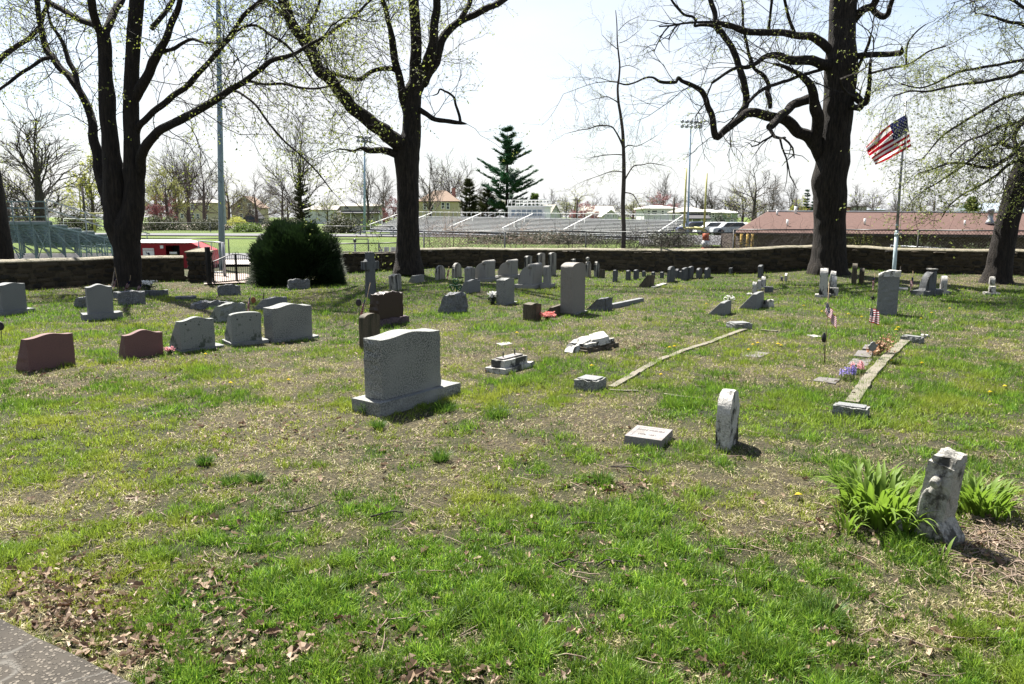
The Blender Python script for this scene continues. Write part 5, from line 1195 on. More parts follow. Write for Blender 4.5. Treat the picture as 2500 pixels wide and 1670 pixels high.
# bench on the sideline
a = G(925, 579); e = empty('team_bench', (a.x, a.y, 0), R(-5), 'low team bench in front of the grandstand near the tree', 'bench'); mb = MB(); mb.box(0, 2.1, 0, .3, .25, .33); mb.build('seat', [M['alu']], e)
for x in (.2, 1.9): mb = MB(); mb.box(x - .04, x + .04, .05, .25, -.05, .25); mb.build('leg', [M['alu']], e)

# ------------------------------------------------------------------ houses
WALLS = {'cream': (.50, .44, .28), 'tan': (.42, .35, .24), 'white': (.62, .62, .62), 'beige': (.38, .37, .31), 'green': (.38, .46, .33), 'pale': (.50, .50, .48), 'pinkbrick': (.34, .16, .14), 'navy': (.035, .045, .08)}
ROOFS = {'brown': (.18, .125, .09), 'grey': (.26, .25, .235), 'white': (.72, .70, .68), 'dark': (.06, .06, .065), 'tan': (.30, .28, .24), 'bluegrey': (.24, .28, .31)}
for k_, c in WALLS.items(): M['w_' + k_] = plain('siding_' + k_, c, .8, tuple(x * .85 for x in c), 1.5)
for k_, c in ROOFS.items(): M['r_' + k_] = plain('shingle_' + k_, c, .9, tuple(x * .8 for x in c), 3)
def house(label, x0, x1, yr, ye, yb, Y, wall, roof, style='side', wins=(), dep=8, chim=None, yaw=0, cat='house', base=0, porch=None, over=.35):
    a = P(x0, yb, Y); b_ = P(x1, yb, Y); w = b_.x - a.x; k = pxs(Y); e = empty('house', (a.x, Y, 0), R(yaw), label, cat)
    ze, zr = hz((0, Y, 0), ye), hz((0, Y, 0), yr); zl = base if base else -.3
    mb = MB()
    if style == 'gable':     # gable faces the viewer
        mb.add([(0, 0, zl), (w, 0, zl), (w, 0, ze), (w / 2, 0, zr - .1), (0, 0, ze), (0, dep, zl), (w, dep, zl), (w, dep, ze), (w / 2, dep, zr - .1), (0, dep, ze)], [(0, 1, 2, 3, 4), (5, 9, 8, 7, 6), (0, 4, 9, 5), (1, 6, 7, 2)])
        rb = MB(); o_ = over
        for s in (0, 1):
            xa = -o_ if s == 0 else w + o_; za = ze - (zr - ze) * o_ / (w / 2)
            rb.add([(xa, -o_, za), (w / 2, -o_, zr), (w / 2, dep + o_, zr), (xa, dep + o_, za), (xa, -o_, za - .18), (w / 2, -o_, zr - .18), (w / 2, dep + o_, zr - .18), (xa, dep + o_, za - .18)], [(0, 1, 2, 3), (4, 7, 6, 5), (0, 4, 5, 1), (1, 5, 6, 2), (2, 6, 7, 3), (3, 7, 4, 0)])
    else:
        mb.box(0, w, 0, dep, zl, ze); hip = style == 'hip'; o_ = over; rb = MB(); i_ = min(w * .35, dep / 2) if hip else -.0
        vs = [(-o_, -o_, ze), (w + o_, -o_, ze), (w + o_, dep + o_, ze), (-o_, dep + o_, ze), (-o_ + (i_ + o_ if hip else 0), dep / 2, zr), (w + o_ - (i_ + o_ if hip else 0), dep / 2, zr)]
        vs = vs + [(x, y, z - .15) for x, y, z in vs[:4]]
        rb.add(vs, [(0, 1, 5, 4), (2, 3, 4, 5), (3, 0, 4), (1, 2, 5), (0, 6, 7, 1), (1, 7, 8, 2), (2, 8, 9, 3), (3, 9, 6, 0), (6, 9, 8, 7)])
        if style == 'side': mb.add([(0, 0, ze), (0, dep, ze), (0, dep / 2, zr - .1), (w, 0, ze), (w, dep, ze), (w, dep / 2, zr - .1)], [(0, 1, 2), (3, 5, 4)])
    mb.build('wall', [M['w_' + wall]], e); ro = rb.build('roof', [M['r_' + roof]], e)
    if chim is not None: cm = MB(); xx = (chim[0] - x0) * k; cm.box(xx - .35, xx + .35, dep / 2 - .35, dep / 2 + .35, ze, hz((0, Y, 0), chim[1])); cm.build('chimney', [M['w_pinkbrick']], ro)
    for wx_, wy_, ww, wh in wins:       # window centre px, size px
        xc_ = P(wx_, yb, Y).x - a.x; zc_ = hz((0, Y, 0), wy_); hw_, hh_ = ww * k / 2, wh * k / 2
        f = MB(); t = .12
        f.box(xc_ - hw_ - t, xc_ + hw_ + t, -.08, -.004, zc_ + hh_, zc_ + hh_ + t); f.box(xc_ - hw_ - t, xc_ + hw_ + t, -.08, -.004, zc_ - hh_ - t, zc_ - hh_); f.box(xc_ - hw_ - t, xc_ - hw_, -.08, -.004, zc_ - hh_, zc_ + hh_); f.box(xc_ + hw_, xc_ + hw_ + t, -.08, -.004, zc_ - hh_, zc_ + hh_); f.box(xc_ - hw_, xc_ + hw_, -.07, -.02, zc_ - .05, zc_ + .05)
        wo_ = f.build('window', [M['white']], e); g_ = MB(); g_.box(xc_ - hw_, xc_ + hw_, -.018, -.006, zc_ - hh_, zc_ + hh_); g_.build('pane', [M['glass']], wo_)
    if porch:
        xa, xb, yp, ybp = porch; pm2 = MB(); A_, B_ = P(xa, yb, Y).x - a.x, P(xb, yb, Y).x - a.x; zp = hz((0, Y, 0), yp)
        pm2.add([(A_, -2, zp), (B_, -2, zp), (B_, 0, zp + .6), (A_, 0, zp + .6), (A_, -2, zp - .15), (B_, -2, zp - .15), (B_, -.01, zp - .15), (A_, -.01, zp - .15)], [(0, 1, 2, 3), (7, 6, 5, 4), (0, 4, 5, 1), (1, 5, 6, 2), (3, 7, 4, 0)]); pm2.build('porch_roof', [M['r_dark']], e)
        for i in range(4): q = MB(); xx = A_ + (B_ - A_) * i / 3; q.box(xx - .08, xx + .08, -1.9, -1.75, 0, zp - .15); q.build('porch_post', [M['white']], e)
    return e
YH = 205
house('long cream house behind bare trees, left of the light pole', 422, 536, 487, 495, 545, YH, 'cream', 'grey', 'side', [(449, 507, 6, 9), (472, 505, 7, 10), (508, 506, 6, 9), (470, 528, 12, 10), (484, 528, 6, 10), (504, 529, 6, 10), (446, 527, 6, 9)], chim=(477, 484))
house('cream gabled house with a dark shed in front of it', 566, 634, 478, 505, 545, YH + 5, 'tan', 'brown', 'gable', [(589, 504, 8, 13), (612, 504, 8, 12), (600, 487, 5, 7), (589, 527, 8, 10)])
house('small shed with navy gable and white front', 597, 630, 510, 531, 546, YH - 12, 'navy', 'dark', 'gable', [(619, 519, 5, 7)], dep=5, cat='shed', over=.2)
o_ = None
house('white house half hidden by the ivy covered tree', 744, 822, 501, 512, 545, YH, 'white', 'grey', 'side', [(780, 525, 6, 6), (812, 528, 5, 9), (756, 528, 6, 8)])
house('beige two storey house with a long porch left of the middle tree', 834, 925, 497, 503, 545, YH, 'beige', 'tan', 'side', [(844, 508, 5, 6), (850, 508, 5, 6), (842, 529, 5, 8), (866, 529, 5, 8), (898, 530, 5, 8), (910, 529, 5, 8)], porch=(826, 930, 520, 545))
house('large yellow house with a broad brown roof right of the middle tree', 1023, 1118, 463, 491, 540, 150, 'cream', 'brown', 'hip', [(1038, 505, 6, 12), (1056, 505, 6, 12), (1082, 502, 6, 14), (1094, 503, 6, 14)], chim=(1104, 457))
house('white gabled cottage right of the press box', 1344, 1369, 499, 520, 545, 140, 'white', 'tan', 'gable', [(1361, 517, 3, 8)], dep=14, yaw=18)
house('white house with a wide grey roof behind the grandstand', 1425, 1498, 502, 520, 545, 150, 'white', 'tan', 'side', [(1450, 528, 4, 6), (1470, 528, 4, 6), (1487, 528, 4, 6)])
house('small white gable end just left of the slender tree', 1473, 1508, 511, 524, 545, 142, 'white', 'white', 'gable', [(1484, 528, 3, 5), (1497, 528, 3, 5)])
house('low white house with a flat white hipped roof right of the slender tree', 1572, 1650, 501, 508, 545, 120, 'white', 'white', 'hip', [(1583, 519, 6, 10), (1597, 519, 12, 10), (1617, 519, 5, 9)])
house('white house with grey roof and porch behind the goal posts', 1664, 1726, 504, 517, 552, 105, 'white', 'tan', 'hip', [(1681, 524, 4, 5), (1705, 524, 5, 5), (1690, 540, 8, 8)], porch=(1660, 1726, 533, 552))
house('white house with white roof right of the goal posts', 1722, 1762, 510, 518, 552, 112, 'pale', 'white', 'hip', [(1732, 526, 4, 8), (1740, 526, 4, 8)])
house('pale green two storey house farther right', 1758, 1800, 512, 519, 550, 118, 'green', 'white', 'hip', [(1779, 527, 8, 7), (1767, 541, 6, 6), (1786, 541, 6, 6)])
house('low grey roofed bungalow beside the brown roofed building', 1770, 1835, 543, 549, 562, 80, 'pale', 'tan', 'side', [(1790, 556, 6, 5)], dep=6)
house('pink brick row house above the brown roof, beside the big right tree', 1960, 2073, 497, 505, 540, 160, 'pinkbrick', 'dark', 'side', [], chim=(2073, 494))
house('flat grey brick house above the brown roof', 2076, 2113, 500, 503, 540, 162, 'beige', 'dark', 'side', [(2086, 512, 6, 5), (2100, 512, 6, 5)], chim=(2109, 500))
house('low green roofed building above the brown roof', 2114, 2160, 509, 512, 540, 165, 'green', 'bluegrey', 'side', [])
house('blue grey roofed house at the far right above the brown roof', 2400, 2560, 494, 523, 545, 110, 'pale', 'bluegrey', 'side', [], chim=(2403, 491))
# parked car roofs and a van far away
def car(label, px, py, Y, col, w=4.2):
    a = P(px, py, Y); e = empty('parked_car', (a.x, Y, 0), 0, label, 'car'); z0 = max(a.z, .2) - .1
    pr = [(0, .25), (.1, .75), (.9, .85), (1.35, 1.3), (2.9, 1.32), (3.5, .88), (4.15, .78), (4.2, .3)]
    mb = MB(); mb.prism(pr, 0, 1.7); mb.build('body', [plain('car_paint_' + label[:5], col, .3)], e, bevel=.08)
    mb = MB(); mb.prism([(1.0, .88), (1.38, 1.24), (2.85, 1.26), (3.35, .9)], -.01, 1.71); mb.build('windows', [M['glass']], e)
    wm = MB().tube([(0, -.02, 0), (0, .2, 0)], .33, 12).mesh('wheel', [M['black']])
    for x in (.8, 3.3):
        for y in (0, 1.5): link('wheel', wm, e, Matrix.Translation((x, y, .33)))
car('white car parked beyond the goal posts', 1700, 560, 76, (.7, .7, .72)); car('silver car parked left of the brown roofed building', 1740, 562, 74, (.4, .42, .45)); car('dark blue car parked beside the silver one', 1655, 562, 80, (.05, .06, .12))
# utility poles
for x, yt, Y, lab in ((1408, 483, 120, 'utility pole with cross arm behind the grandstand'), (1644, 482, 100, 'leaning utility pole left of the goal posts'), (1940, 484, 110, 'utility pole above the brown roof left of the big tree'), (2277, 490, 95, 'utility pole with cross arm above the brown roof on the right'), (209, 454, 100, 'dark bare pole behind the left bleachers')):
    a = P(x, 545, Y); e = empty('utility_pole', (a.x, Y, 0), 0, lab, 'utility pole'); k = pxs(Y); h = hz((0, Y, 0), yt); mb = MB(); mb.tube([(0, 0, 0), (0, 0, h)], [.16, .12], 8); mb.build('pole', [M['bark_far']], e)
    if 'arm' in lab or 'cross' in lab: mb = MB(); mb.box(-9 * k, 9 * k, -.08, .08, h - 6 * k, h - 4.5 * k); mb.build('cross_arm', [M['bark_far']], e)
# overhead wires
for px0, y0, px1, y1, lab in ((1300, 508, 1740, 521, 'upper overhead wire above the grandstand'), (1408, 487, 1250, 486, 'overhead wire left of the utility pole')):
    A_ = P(px0, y0, 110); B_ = P(px1, y1, 100); mb = MB(); mb.tube([A_, A_.lerp(B_, .5) + Vector((0, 0, -.3)), B_], .025, 3); tag(mb.build('overhead_wire', [M['black']]), lab, 'wire')

# ------------------------------------------------------------------ long brown roofed building
M['roofbrown'] = plain('asphalt_shingle_brown', (.085, .047, .038), .95, (.07, .039, .031), 6, bmp=.01); M['wallbrown'] = plain('brown_siding', (.10, .075, .07), .85, (.08, .06, .055), 2)
YB2 = 36.0; zE = hz((0, YB2, 0), 565); Yr = 40.0; zR = hz((0, Yr, 0), 516)
xl = P(1795, 565, YB2).x; xr_ = 34; xrl = P(1874, 514, Yr).x; e = empty('long_building', (xl, YB2, -1.5), 0, 'long low building with brown shingled hip roof behind the right wall', 'building')
oz = 1.5; mb = MB(); mb.box(P(1850, 570, YB2 + .8).x - xl, xr_ - xl, .8, 7.2, -.3, zE + oz - .22); mb.build('wall', [M['wallbrown']], e)
vs = [(0, 0, zE + oz - .05), (xr_ - xl, 0, zE + oz - .25), (xr_ - xl, 8, zE + oz - .25), (P(1800, 560, 44).x - xl, 8, zE + oz - .05), (xrl - xl, 4, zR + oz), (xr_ - xl, 4, hz((0, Yr, 0), 522) + oz)]
vs += [(x, y, z - .16) for x, y, z in vs[:4]]
mb = MB(); mb.add(vs, [(0, 1, 5, 4), (2, 3, 4, 5), (3, 0, 4), (0, 6, 7, 1), (3, 9, 6, 0), (6, 9, 8, 7)]); mb.build('roof', [M['roofbrown']], e)
mb = MB(); mb.bar((xrl - xl, 3.97, zR + oz + .03), (xr_ - xl, 3.97, hz((0, Yr, 0), 522) + oz + .03), .12, .06); mb.build('ridge_cap', [M['white']], e)
mb = MB(); mb.bar((0, -.04, zE + oz - .12), (xr_ - xl, -.04, zE + oz - .32), .05, .12); mb.build('gutter', [M['rustwire']], e)
def on_roof(px, py):       # a point on the near roof plane
    lo, hi = 0, 4
    for _ in range(30):
        m_ = (lo + hi) / 2; zz = zE + (zR - zE) * m_ / 4
        if proj((P(px, py, YB2 + m_).x, YB2 + m_, zz))[1] > py: lo = m_
        else: hi = m_
    return Vector((P(px, py, YB2 + lo).x - xl, lo, zE + oz + (zR - zE) * lo / 4 - .05))
for px, py, h, r in ((1897, 524, .3, .05), (1942, 520, .38, .07), (1922, 549, .3, .05), (2111, 545, .28, .05), (2355, 548, .25, .04)):
    q = on_roof(px, py); mb = MB(); mb.tube([q, q + Vector((0, 0, h))], r, 8); mb.build('vent_pipe', [M['white']], e)
q = on_roof(2417, 542); mb = MB(); mb.lathe([(.22, -.05), (.16, .12), (.12, .14), (.12, .55), (.15, .56), (.15, .68), (.11, .69)], 12, tuple(q)); mb.build('chimney_flue', [M['alu']], e)
for px, wpx in ((2090, 22), (2315, 20), (2360, 18), (2410, 12)):
    x = P(px, 600, YB2 + .8).x - xl; mb = MB(); w = wpx * pxs(YB2) ; mb.box(x, x + w, .72, .79, .7, 1.55); wo_ = mb.build('window', [M['fencepost']], e); g_ = MB(); g_.box(x + .05, x + w - .05, .70, .715, .75, 1.5); g_.build('pane', [M['glass']], wo_)
q = P(2085, 579, YB2 - .3); mb = MB(); mb.box(q.x - xl - .2, q.x - xl + .25, .3, .78, oz + hz((0, YB2, 0), 582), oz + hz((0, YB2, 0), 577)); mb.build('lamp', [M['white']], e)
mb = MB(); A_ = P(2175, 600, 29); B_ = P(2350, 611, 27.5); e5 = empty('pipe_rail', A_, 0, 'grey pipe handrail between the wall and the brown building', 'handrail')
mb.tube([(0, 0, 0), (P(2265, 605, 28) - A_), B_ - A_], .035, 6); 
for t in (0, .5, 1): p_ = (B_ - A_) * t; mb.tube([p_, p_ - Vector((0, 0, 1.2))], .03, 6)
mb.build('rail', [M['alu']], e5)
# yellow bollard like posts behind the wall
for px in (1792, 1809, 1824, 1836):
    a = P(px, 600, 27.2); e = empty('yellow_post', (a.x, a.y, 0), 0, {1792: 'leftmost faded yellow post', 1809: 'second faded yellow post', 1824: 'third faded yellow post', 1836: 'rightmost faded yellow post'}[px] + ' behind the wall left of the brown building', 'post', 'faded yellow posts behind the wall')
    mb = MB(); mb.tube([(0, 0, -.2), (0, 0, hz(a, 571))], .045, 8); mb.build('post_body', [M['post_y'] if 'post_y' in M else M.setdefault('post_y', plain('post_yellow', (.34, .22, .04), .8))], e)
# orange and white barrel by the fence
a = P(1722, 604, 27); e = empty('traffic_barrel', (a.x, a.y, 0), 0, 'orange and white striped barrel behind the fence under the goal', 'barrel')
hb_ = hz(a, 570); M['orange'] = plain('orange_plastic', (.6, .12, .04), .5); mb = MB()
for i in range(5): z0, z1 = hb_ * i / 5, hb_ * (i + 1) / 5; mb.lathe([(.16 - .01 * i, z0), (.155 - .01 * i, z1)], 12, m=i % 2)
mb.build('barrel_body', [M['orange'], M['white']], e)
# ------------------------------------------------------------------ trees
def catmull(pts, rad, sub=4):
    pts = [Vector(p) for p in pts]; n = len(pts); op = []; orr = []
    for i in range(n - 1):
        p0, p1, p2, p3 = pts[max(i - 1, 0)], pts[i], pts[i + 1], pts[min(i + 2, n - 1)]
        for k in range(sub):
            t = k / sub; q = .5 * ((2 * p1) + (p2 - p0) * t + (2 * p0 - 5 * p1 + 4 * p2 - p3) * t * t + (3 * p1 - p0 - 3 * p2 + p3) * t ** 3)
            op.append(q); orr.append(rad[i] * (1 - t) + rad[i + 1] * t)
    return op + [pts[-1]], orr + [rad[-1]]
def rough_tube(mb, pts, rad, n=12, amp=.05, fr=3.0, cap=True):
    k0 = len(mb.v); mb.tube(pts, rad, n, cap=cap)
    for i in range(len(pts)):
        for j in range(n):
            q = k0 + i * n + j; v = Vector(mb.v[q]); c = Vector(pts[i]); d = v - c
            f = 1 + amp * mnoise.noise(v * fr) + amp * .6 * mnoise.noise(Vector((v.x * 9, v.y * 9, v.z * 1.2)))
            mb.v[q] = tuple(c + d * f)
class Twigs:
    def __init__(s): s.v = []; s.f = []; s.lv = []; s.lf = []
    def tube(s, pts, r0, r1):
        k = len(pts); b = len(s.v); d = (pts[-1] - pts[0]).normalized(); a = d.orthogonal().normalized(); c = d.cross(a)
        A3 = ((1, 0), (-.5, .87), (-.5, -.87))
        for i, p in enumerate(pts):
            r = r0 + (r1 - r0) * i / (k - 1)
            for x, y in A3: s.v.append(p + a * (x * r) + c * (y * r))
        for i in range(k - 1):
            q = b + 3 * i
            for j in range(3):
                j2 = (j + 1) % 3; s.f.append((q + j, q + j2, q + 3 + j2)); s.f.append((q + j, q + 3 + j2, q + 3 + j))
    def leaf(s, p, size, n=3, spread=1.0):
        for _ in range(n):
            b = len(s.lv); u = Vector((random.gauss(0, 1), random.gauss(0, 1), random.gauss(0, 1))).normalized(); w = u.orthogonal().normalized(); o = p + Vector((random.uniform(-1, 1), random.uniform(-1, 1), random.uniform(-1, 1))) * size * spread
            z = size * random.uniform(.6, 1.2); s.lv += [o - u * z * .5, o + w * z * .32, o + u * z * .5, o - w * z * .32]; s.lf += [(b, b + 1, b + 2), (b, b + 2, b + 3)]
def grow(T, p, d, L, r, lev, droop=0.0, leafp=.5, lsz=.05, kids=(2, 4), ang=.75, segs=5, crook=.22, shrink=.62, hang=False):
    pts = [p]; dd = d.normalized()
    for i in range(segs):
        dd = (dd + Vector((random.gauss(0, crook), random.gauss(0, crook), random.gauss(0, crook) - droop * (i + 1) / segs))).normalized()
        pts.append(pts[-1] + dd * L / segs)
    T.tube(pts, r, r * .5 if lev else r * .35)
    if lev > 0:
        nk = random.randint(*kids)
        for c in range(nk + 1):
            t = .25 + .75 * (c + random.random() * .6) / (nk + .6); t = min(t, 1.0); i = min(int(t * segs), segs - 1); q = pts[i].lerp(pts[i + 1], t * segs - i); base = (pts[i + 1] - pts[i]).normalized()
            side = Vector((random.gauss(0, 1), random.gauss(0, 1), random.gauss(0, 1))); side = (side - base * side.dot(base)).normalized()
            nd = base * math.cos(ang) + side * math.sin(ang); grow(T, q, nd, L * shrink * random.uniform(.75, 1.2), r * .55, lev - 1, droop, leafp, lsz, kids, ang, max(3, segs - 1), crook, shrink)
    else:
        for q in pts[1:]:
            if random.random() < leafp: T.leaf(q, lsz, random.randint(1, 3), .5)
def finish_tree(root, T, leafm, twigm):
    o = link('twigs', fast_mesh('twigs', [tuple(v) for v in T.v], T.f, M[twigm]), root); tag(o, kind='stuff')
    if T.lv: o = link('leaves', fast_mesh('leaves', [tuple(v) for v in T.lv], T.lf, M[leafm]), root); tag(o, kind='stuff')
def big_tree(label, base_px, Y0, trunks, limbs, seed, leafm='leaf_spring', barkm='bark', leafp=.45, lsz=.05, dens=1.0, lev=2, droop=.05, root_flare=None, tl=1.6):
    random.seed(seed); b0 = P(base_px[0], base_px[1], Y0); e = empty('tree', (b0.x, Y0, TZ((b0.x, Y0))), 0, label, 'tree'); off = e.location.copy(); T = Twigs()
    def conv(pl, yd=0.0):
        n = len(pl); pts = []; rad = []
        for i, q in enumerate(pl):
            dy = q[3] if len(q) > 3 else yd * i / max(1, n - 1); YY = Y0 + dy; p = P(q[0], q[1], YY) - off; pts.append(p); rad.append(q[2] * pxs(YY))
        return pts, rad
    for tr in trunks:
        pts, rad = conv(tr); pts, rad = catmull(pts, rad, 5); mb = MB(); rough_tube(mb, pts, rad, 32, .055, 3.5); mb.build('trunk', [M[barkm]], e)
    for lb in limbs:
        yd = lb[1]; pts, rad = conv(lb[0], yd); dn = lb[2] if len(lb) > 2 else 1.0
        pts, rad = catmull(pts, rad, 4)
        pts = [p + Vector((mnoise.noise(p * 1.7), mnoise.noise(p * 1.7 + Vector((9, 0, 0))), mnoise.noise(p * 1.7 + Vector((0, 9, 0))))) * r * .7 * (i > 0) for i, (p, r) in enumerate(zip(pts, rad))]
        mb = MB(); rough_tube(mb, pts, rad, 10 if rad[0] > .05 else 6, .10, 4); mb.build('limb', [M[barkm]], e)
        L = sum((b - a).length for a, b in zip(pts, pts[1:])); nt_ = int(L * 2.6 * dens * dn)
        for k in range(nt_):
            t = random.uniform(.12, 1) ** .8 * (len(pts) - 1.001); i = int(t); q = pts[i].lerp(pts[i + 1], t - i); r = rad[i]
            base = (pts[i + 1] - pts[i]).normalized(); side = Vector((random.gauss(0, 1), random.gauss(0, .8), random.gauss(0, 1) + .25)); side = (side - base * side.dot(base)).normalized()
            grow(T, q, base * .55 + side * .85, random.uniform(.5, 1.15) * tl * (1 if r > .03 else .7), max(.006, min(.014, r * .3)), lev, droop, leafp, lsz)
            if random.random() < leafp * .5 and r < .3: T.leaf(q + side * r, lsz, 6, 2.2)
        grow(T, pts[-1], pts[-1] - pts[-2], tl, max(.006, rad[-1] * .7), lev, droop, leafp, lsz)
    finish_tree(e, T, leafm, barkm); return e, off, T
# middle tree
YC = G(1000, 672).y
big_tree('large furrowed tree in the middle whose big limb sweeps up to the left', (1000, 655), YC,
  [[(998, 668, 40), (998, 655, 37), (997, 630, 31), (996, 590, 28), (996, 540, 26.5), (996, 480, 26), (995, 430, 27), (993, 385, 30), (1000, 350, 27), (1005, 320, 22), (1006, 260, 21), (1008, 225, 21), (1018, 200, 20), (1014, 165, 14), (1016, 120, 13), (1014, 60, 12), (1010, 0, 12), (1006, -90, 11), (1000, -260, 8), (990, -480, 4)]],
  [([(1006, 225, 13), (1030, 180, 14), (1046, 150, 13), (1055, 100, 11), (1060, 50, 10), (1065, 0, 9), (1075, -120, 7), (1080, -300, 4)], -1.0, .7),
   ([(1030, 205, 13), (1052, 165, 13), (1078, 100, 10), (1105, 68, 9), (1134, 45, 8), (1180, 20, 8), (1229, 0, 7), (1290, -60, 6), (1350, -150, 4)], 1.0, .45),
   ([(1120, 55, 7), (1135, 25, 6), (1150, -10, 6), (1170, -120, 4)], .5, .5),
   ([(992, 275, 9), (981, 235, 10), (972, 180, 9), (966, 135, 9), (957, 95, 8), (951, 60, 6), (940, 20, 6), (930, -10, 6), (910, -120, 4), (890, -300, 3)], -.8, 1.3),
   ([(990, 368, 20), (969, 345, 19), (935, 322, 18), (900, 293, 16), (868, 265, 15), (840, 238, 15), (812, 208, 14), (786, 176, 14), (757, 130, 13), (729, 84, 12), (708, 40, 12), (690, 0, 11), (660, -70, 9), (620, -180, 6)], -3.5, 1.5),
   ([(985, 385, 9), (960, 372, 9), (930, 366, 8), (897, 366, 7), (880, 362, 3), (862, 368, 2.5), (845, 365, 2), (828, 364, 2)], -1.5, 1.2),
   ([(1018, 262, 6), (1035, 277, 6.5), (1055, 290, 6), (1080, 295, 5.5), (1105, 299, 5), (1126, 301, 4.5), (1140, 303, 1)], -1.0, .3),
   ([(1124, 300, 4), (1122, 285, 3.5), (1113, 258, 3), (1110, 240, 3), (1098, 228, 2.8), (1086, 222, 2.5), (1074, 217, 2.2), (1068, 228, 1.6), (1056, 233, 1)], 0, .25),
   ([(975, 178, 5), (957, 168, 6), (930, 169, 5), (900, 181, 5), (876, 194, 5), (846, 189, 4), (810, 178, 3.5), (790, 165, 3)], -1.5, 1.6),
   ([(768, 128, 7), (757, 95, 6), (750, 68, 5), (765, 40, 4), (780, 10, 3), (790, -60, 2)], -1, 1.4),
   ([(768, 118, 4), (790, 92, 4), (820, 70, 4), (850, 50, 3.5), (880, 25, 3), (905, 0, 2.5)], -2.5, 1.5),
   ([(735, 95, 7), (715, 60, 6), (690, 35, 5), (660, 10, 4), (630, -10, 3)], -2, 1.5)], 21, dens=1.3, lsz=.058, leafp=.8)
# left tree
YL = G(315, 702).y
big_tree('big dark tree on the left splitting into several upright trunks above the wall', (313, 690), YL,
  [[(314, 702, 42), (313, 685, 33), (312, 660, 30.5), (311, 620, 30), (308, 585, 32), (310, 555, 34), (322, 520, 27), (327, 487, 24), (328, 455, 23), (326, 420, 24), (324, 390, 21), (322, 340, 18), (320, 290, 18), (320, 240, 17), (322, 170, 16), (326, 100, 16), (331, 40, 16), (334, 0, 16), (338, -80, 14), (345, -250, 9), (350, -450, 4)],
   [(300, 590, 26), (286, 550, 30), (281, 520, 26), (280, 487, 27), (279, 455, 26), (277, 420, 24), (272, 380, 20), (268, 330, 18), (263, 280, 18), (261, 235, 19), (258, 190, 15), (257, 150, 15), (256, 110, 15), (252, 80, 15)]],
  [([(268, 500, 20), (258, 455, 17), (246, 420, 14), (232, 350, 11), (221, 295, 9.5), (210, 255, 9), (195, 225, 8), (172, 190, 8), (150, 165, 8), (132, 143, 8), (116, 125, 8), (108, 100, 7), (100, 55, 6), (90, 10, 6), (80, -80, 4)], 2.0, .9),
   ([(200, 235, 6), (190, 205, 6), (180, 175, 6), (168, 150, 6), (158, 115, 5), (145, 90, 4), (125, 60, 3), (115, 20, 2.5)], 1.0, .9),
   ([(120, 140, 5), (105, 143, 4.5), (95, 150, 4.2), (75, 165, 4), (54, 178, 4), (25, 198, 3.5), (0, 216, 3.2), (-40, 250, 2.5)], -1, .8),
   ([(250, 90, 10), (237, 66, 8), (210, 52, 7.5), (180, 39, 7), (150, 22, 6.5), (122, 5, 6), (80, -30, 4)], 1.5, .9),
   ([(248, 85, 10), (236, 45, 9), (224, 5, 9), (210, -90, 7), (195, -220, 4)], -1, .8),
   ([(258, 90, 10), (270, 50, 9), (285, 20, 8), (300, -10, 8), (320, -120, 5)], 1.2, .8),
   ([(340, 440, 9), (345, 400, 12), (350, 375, 12), (362, 350, 11), (387, 324, 10), (418, 305, 10), (450, 290, 9.5), (495, 262, 9), (534, 238, 8.5), (570, 215, 7), (600, 196, 6.5), (632, 170, 6), (660, 150, 5.5), (700, 138, 5), (740, 120, 4), (790, 90, 3)], -2.5, 1.0),
   ([(332, 325, 9), (345, 300, 8), (375, 272, 7.5), (415, 243, 7.5), (450, 214, 7), (482, 180, 6.5), (510, 148, 6), (535, 120, 6), (556, 94, 5.5), (580, 60, 5), (600, 30, 5), (638, 0, 4.5), (700, -50, 3.5)], -1.2, 1.0),
   ([(326, 245, 12), (345, 215, 12), (362, 180, 11), (378, 150, 11), (395, 118, 9), (412, 85, 8), (425, 45, 7), (440, 5, 6), (455, -80, 4)], -.6, .9),
   ([(398, 128, 5), (420, 120, 4.5), (445, 108, 4), (470, 95, 3.5), (500, 105, 2.5), (540, 105, 2)], -1.5, .9),
   ([(370, 70, 6), (395, 40, 6), (420, 5, 5.5), (450, -50, 4)], .8, .7),
   ([(548, 225, 3.5), (575, 223, 3.2), (600, 236, 3), (625, 258, 2.8), (655, 300, 2.6), (690, 340, 2.5), (735, 380, 2.2), (775, 420, 1.8), (812, 468, 1.2)], -1.5, .9),
   ([(585, 200, 3.5), (612, 199, 3.2), (648, 207, 3.2), (690, 205, 3), (730, 214, 2.8), (771, 217, 2.5), (815, 207, 2), (840, 195, 1.5)], -1.0, .9),
   ([(556, 100, 4), (585, 70, 3.5), (625, 62, 3), (660, 85, 3), (700, 110, 3), (730, 150, 2.5), (760, 190, 2)], -1, .9)], 33, barkm='bark_dark', dens=1.35, lsz=.048, leafp=.8)
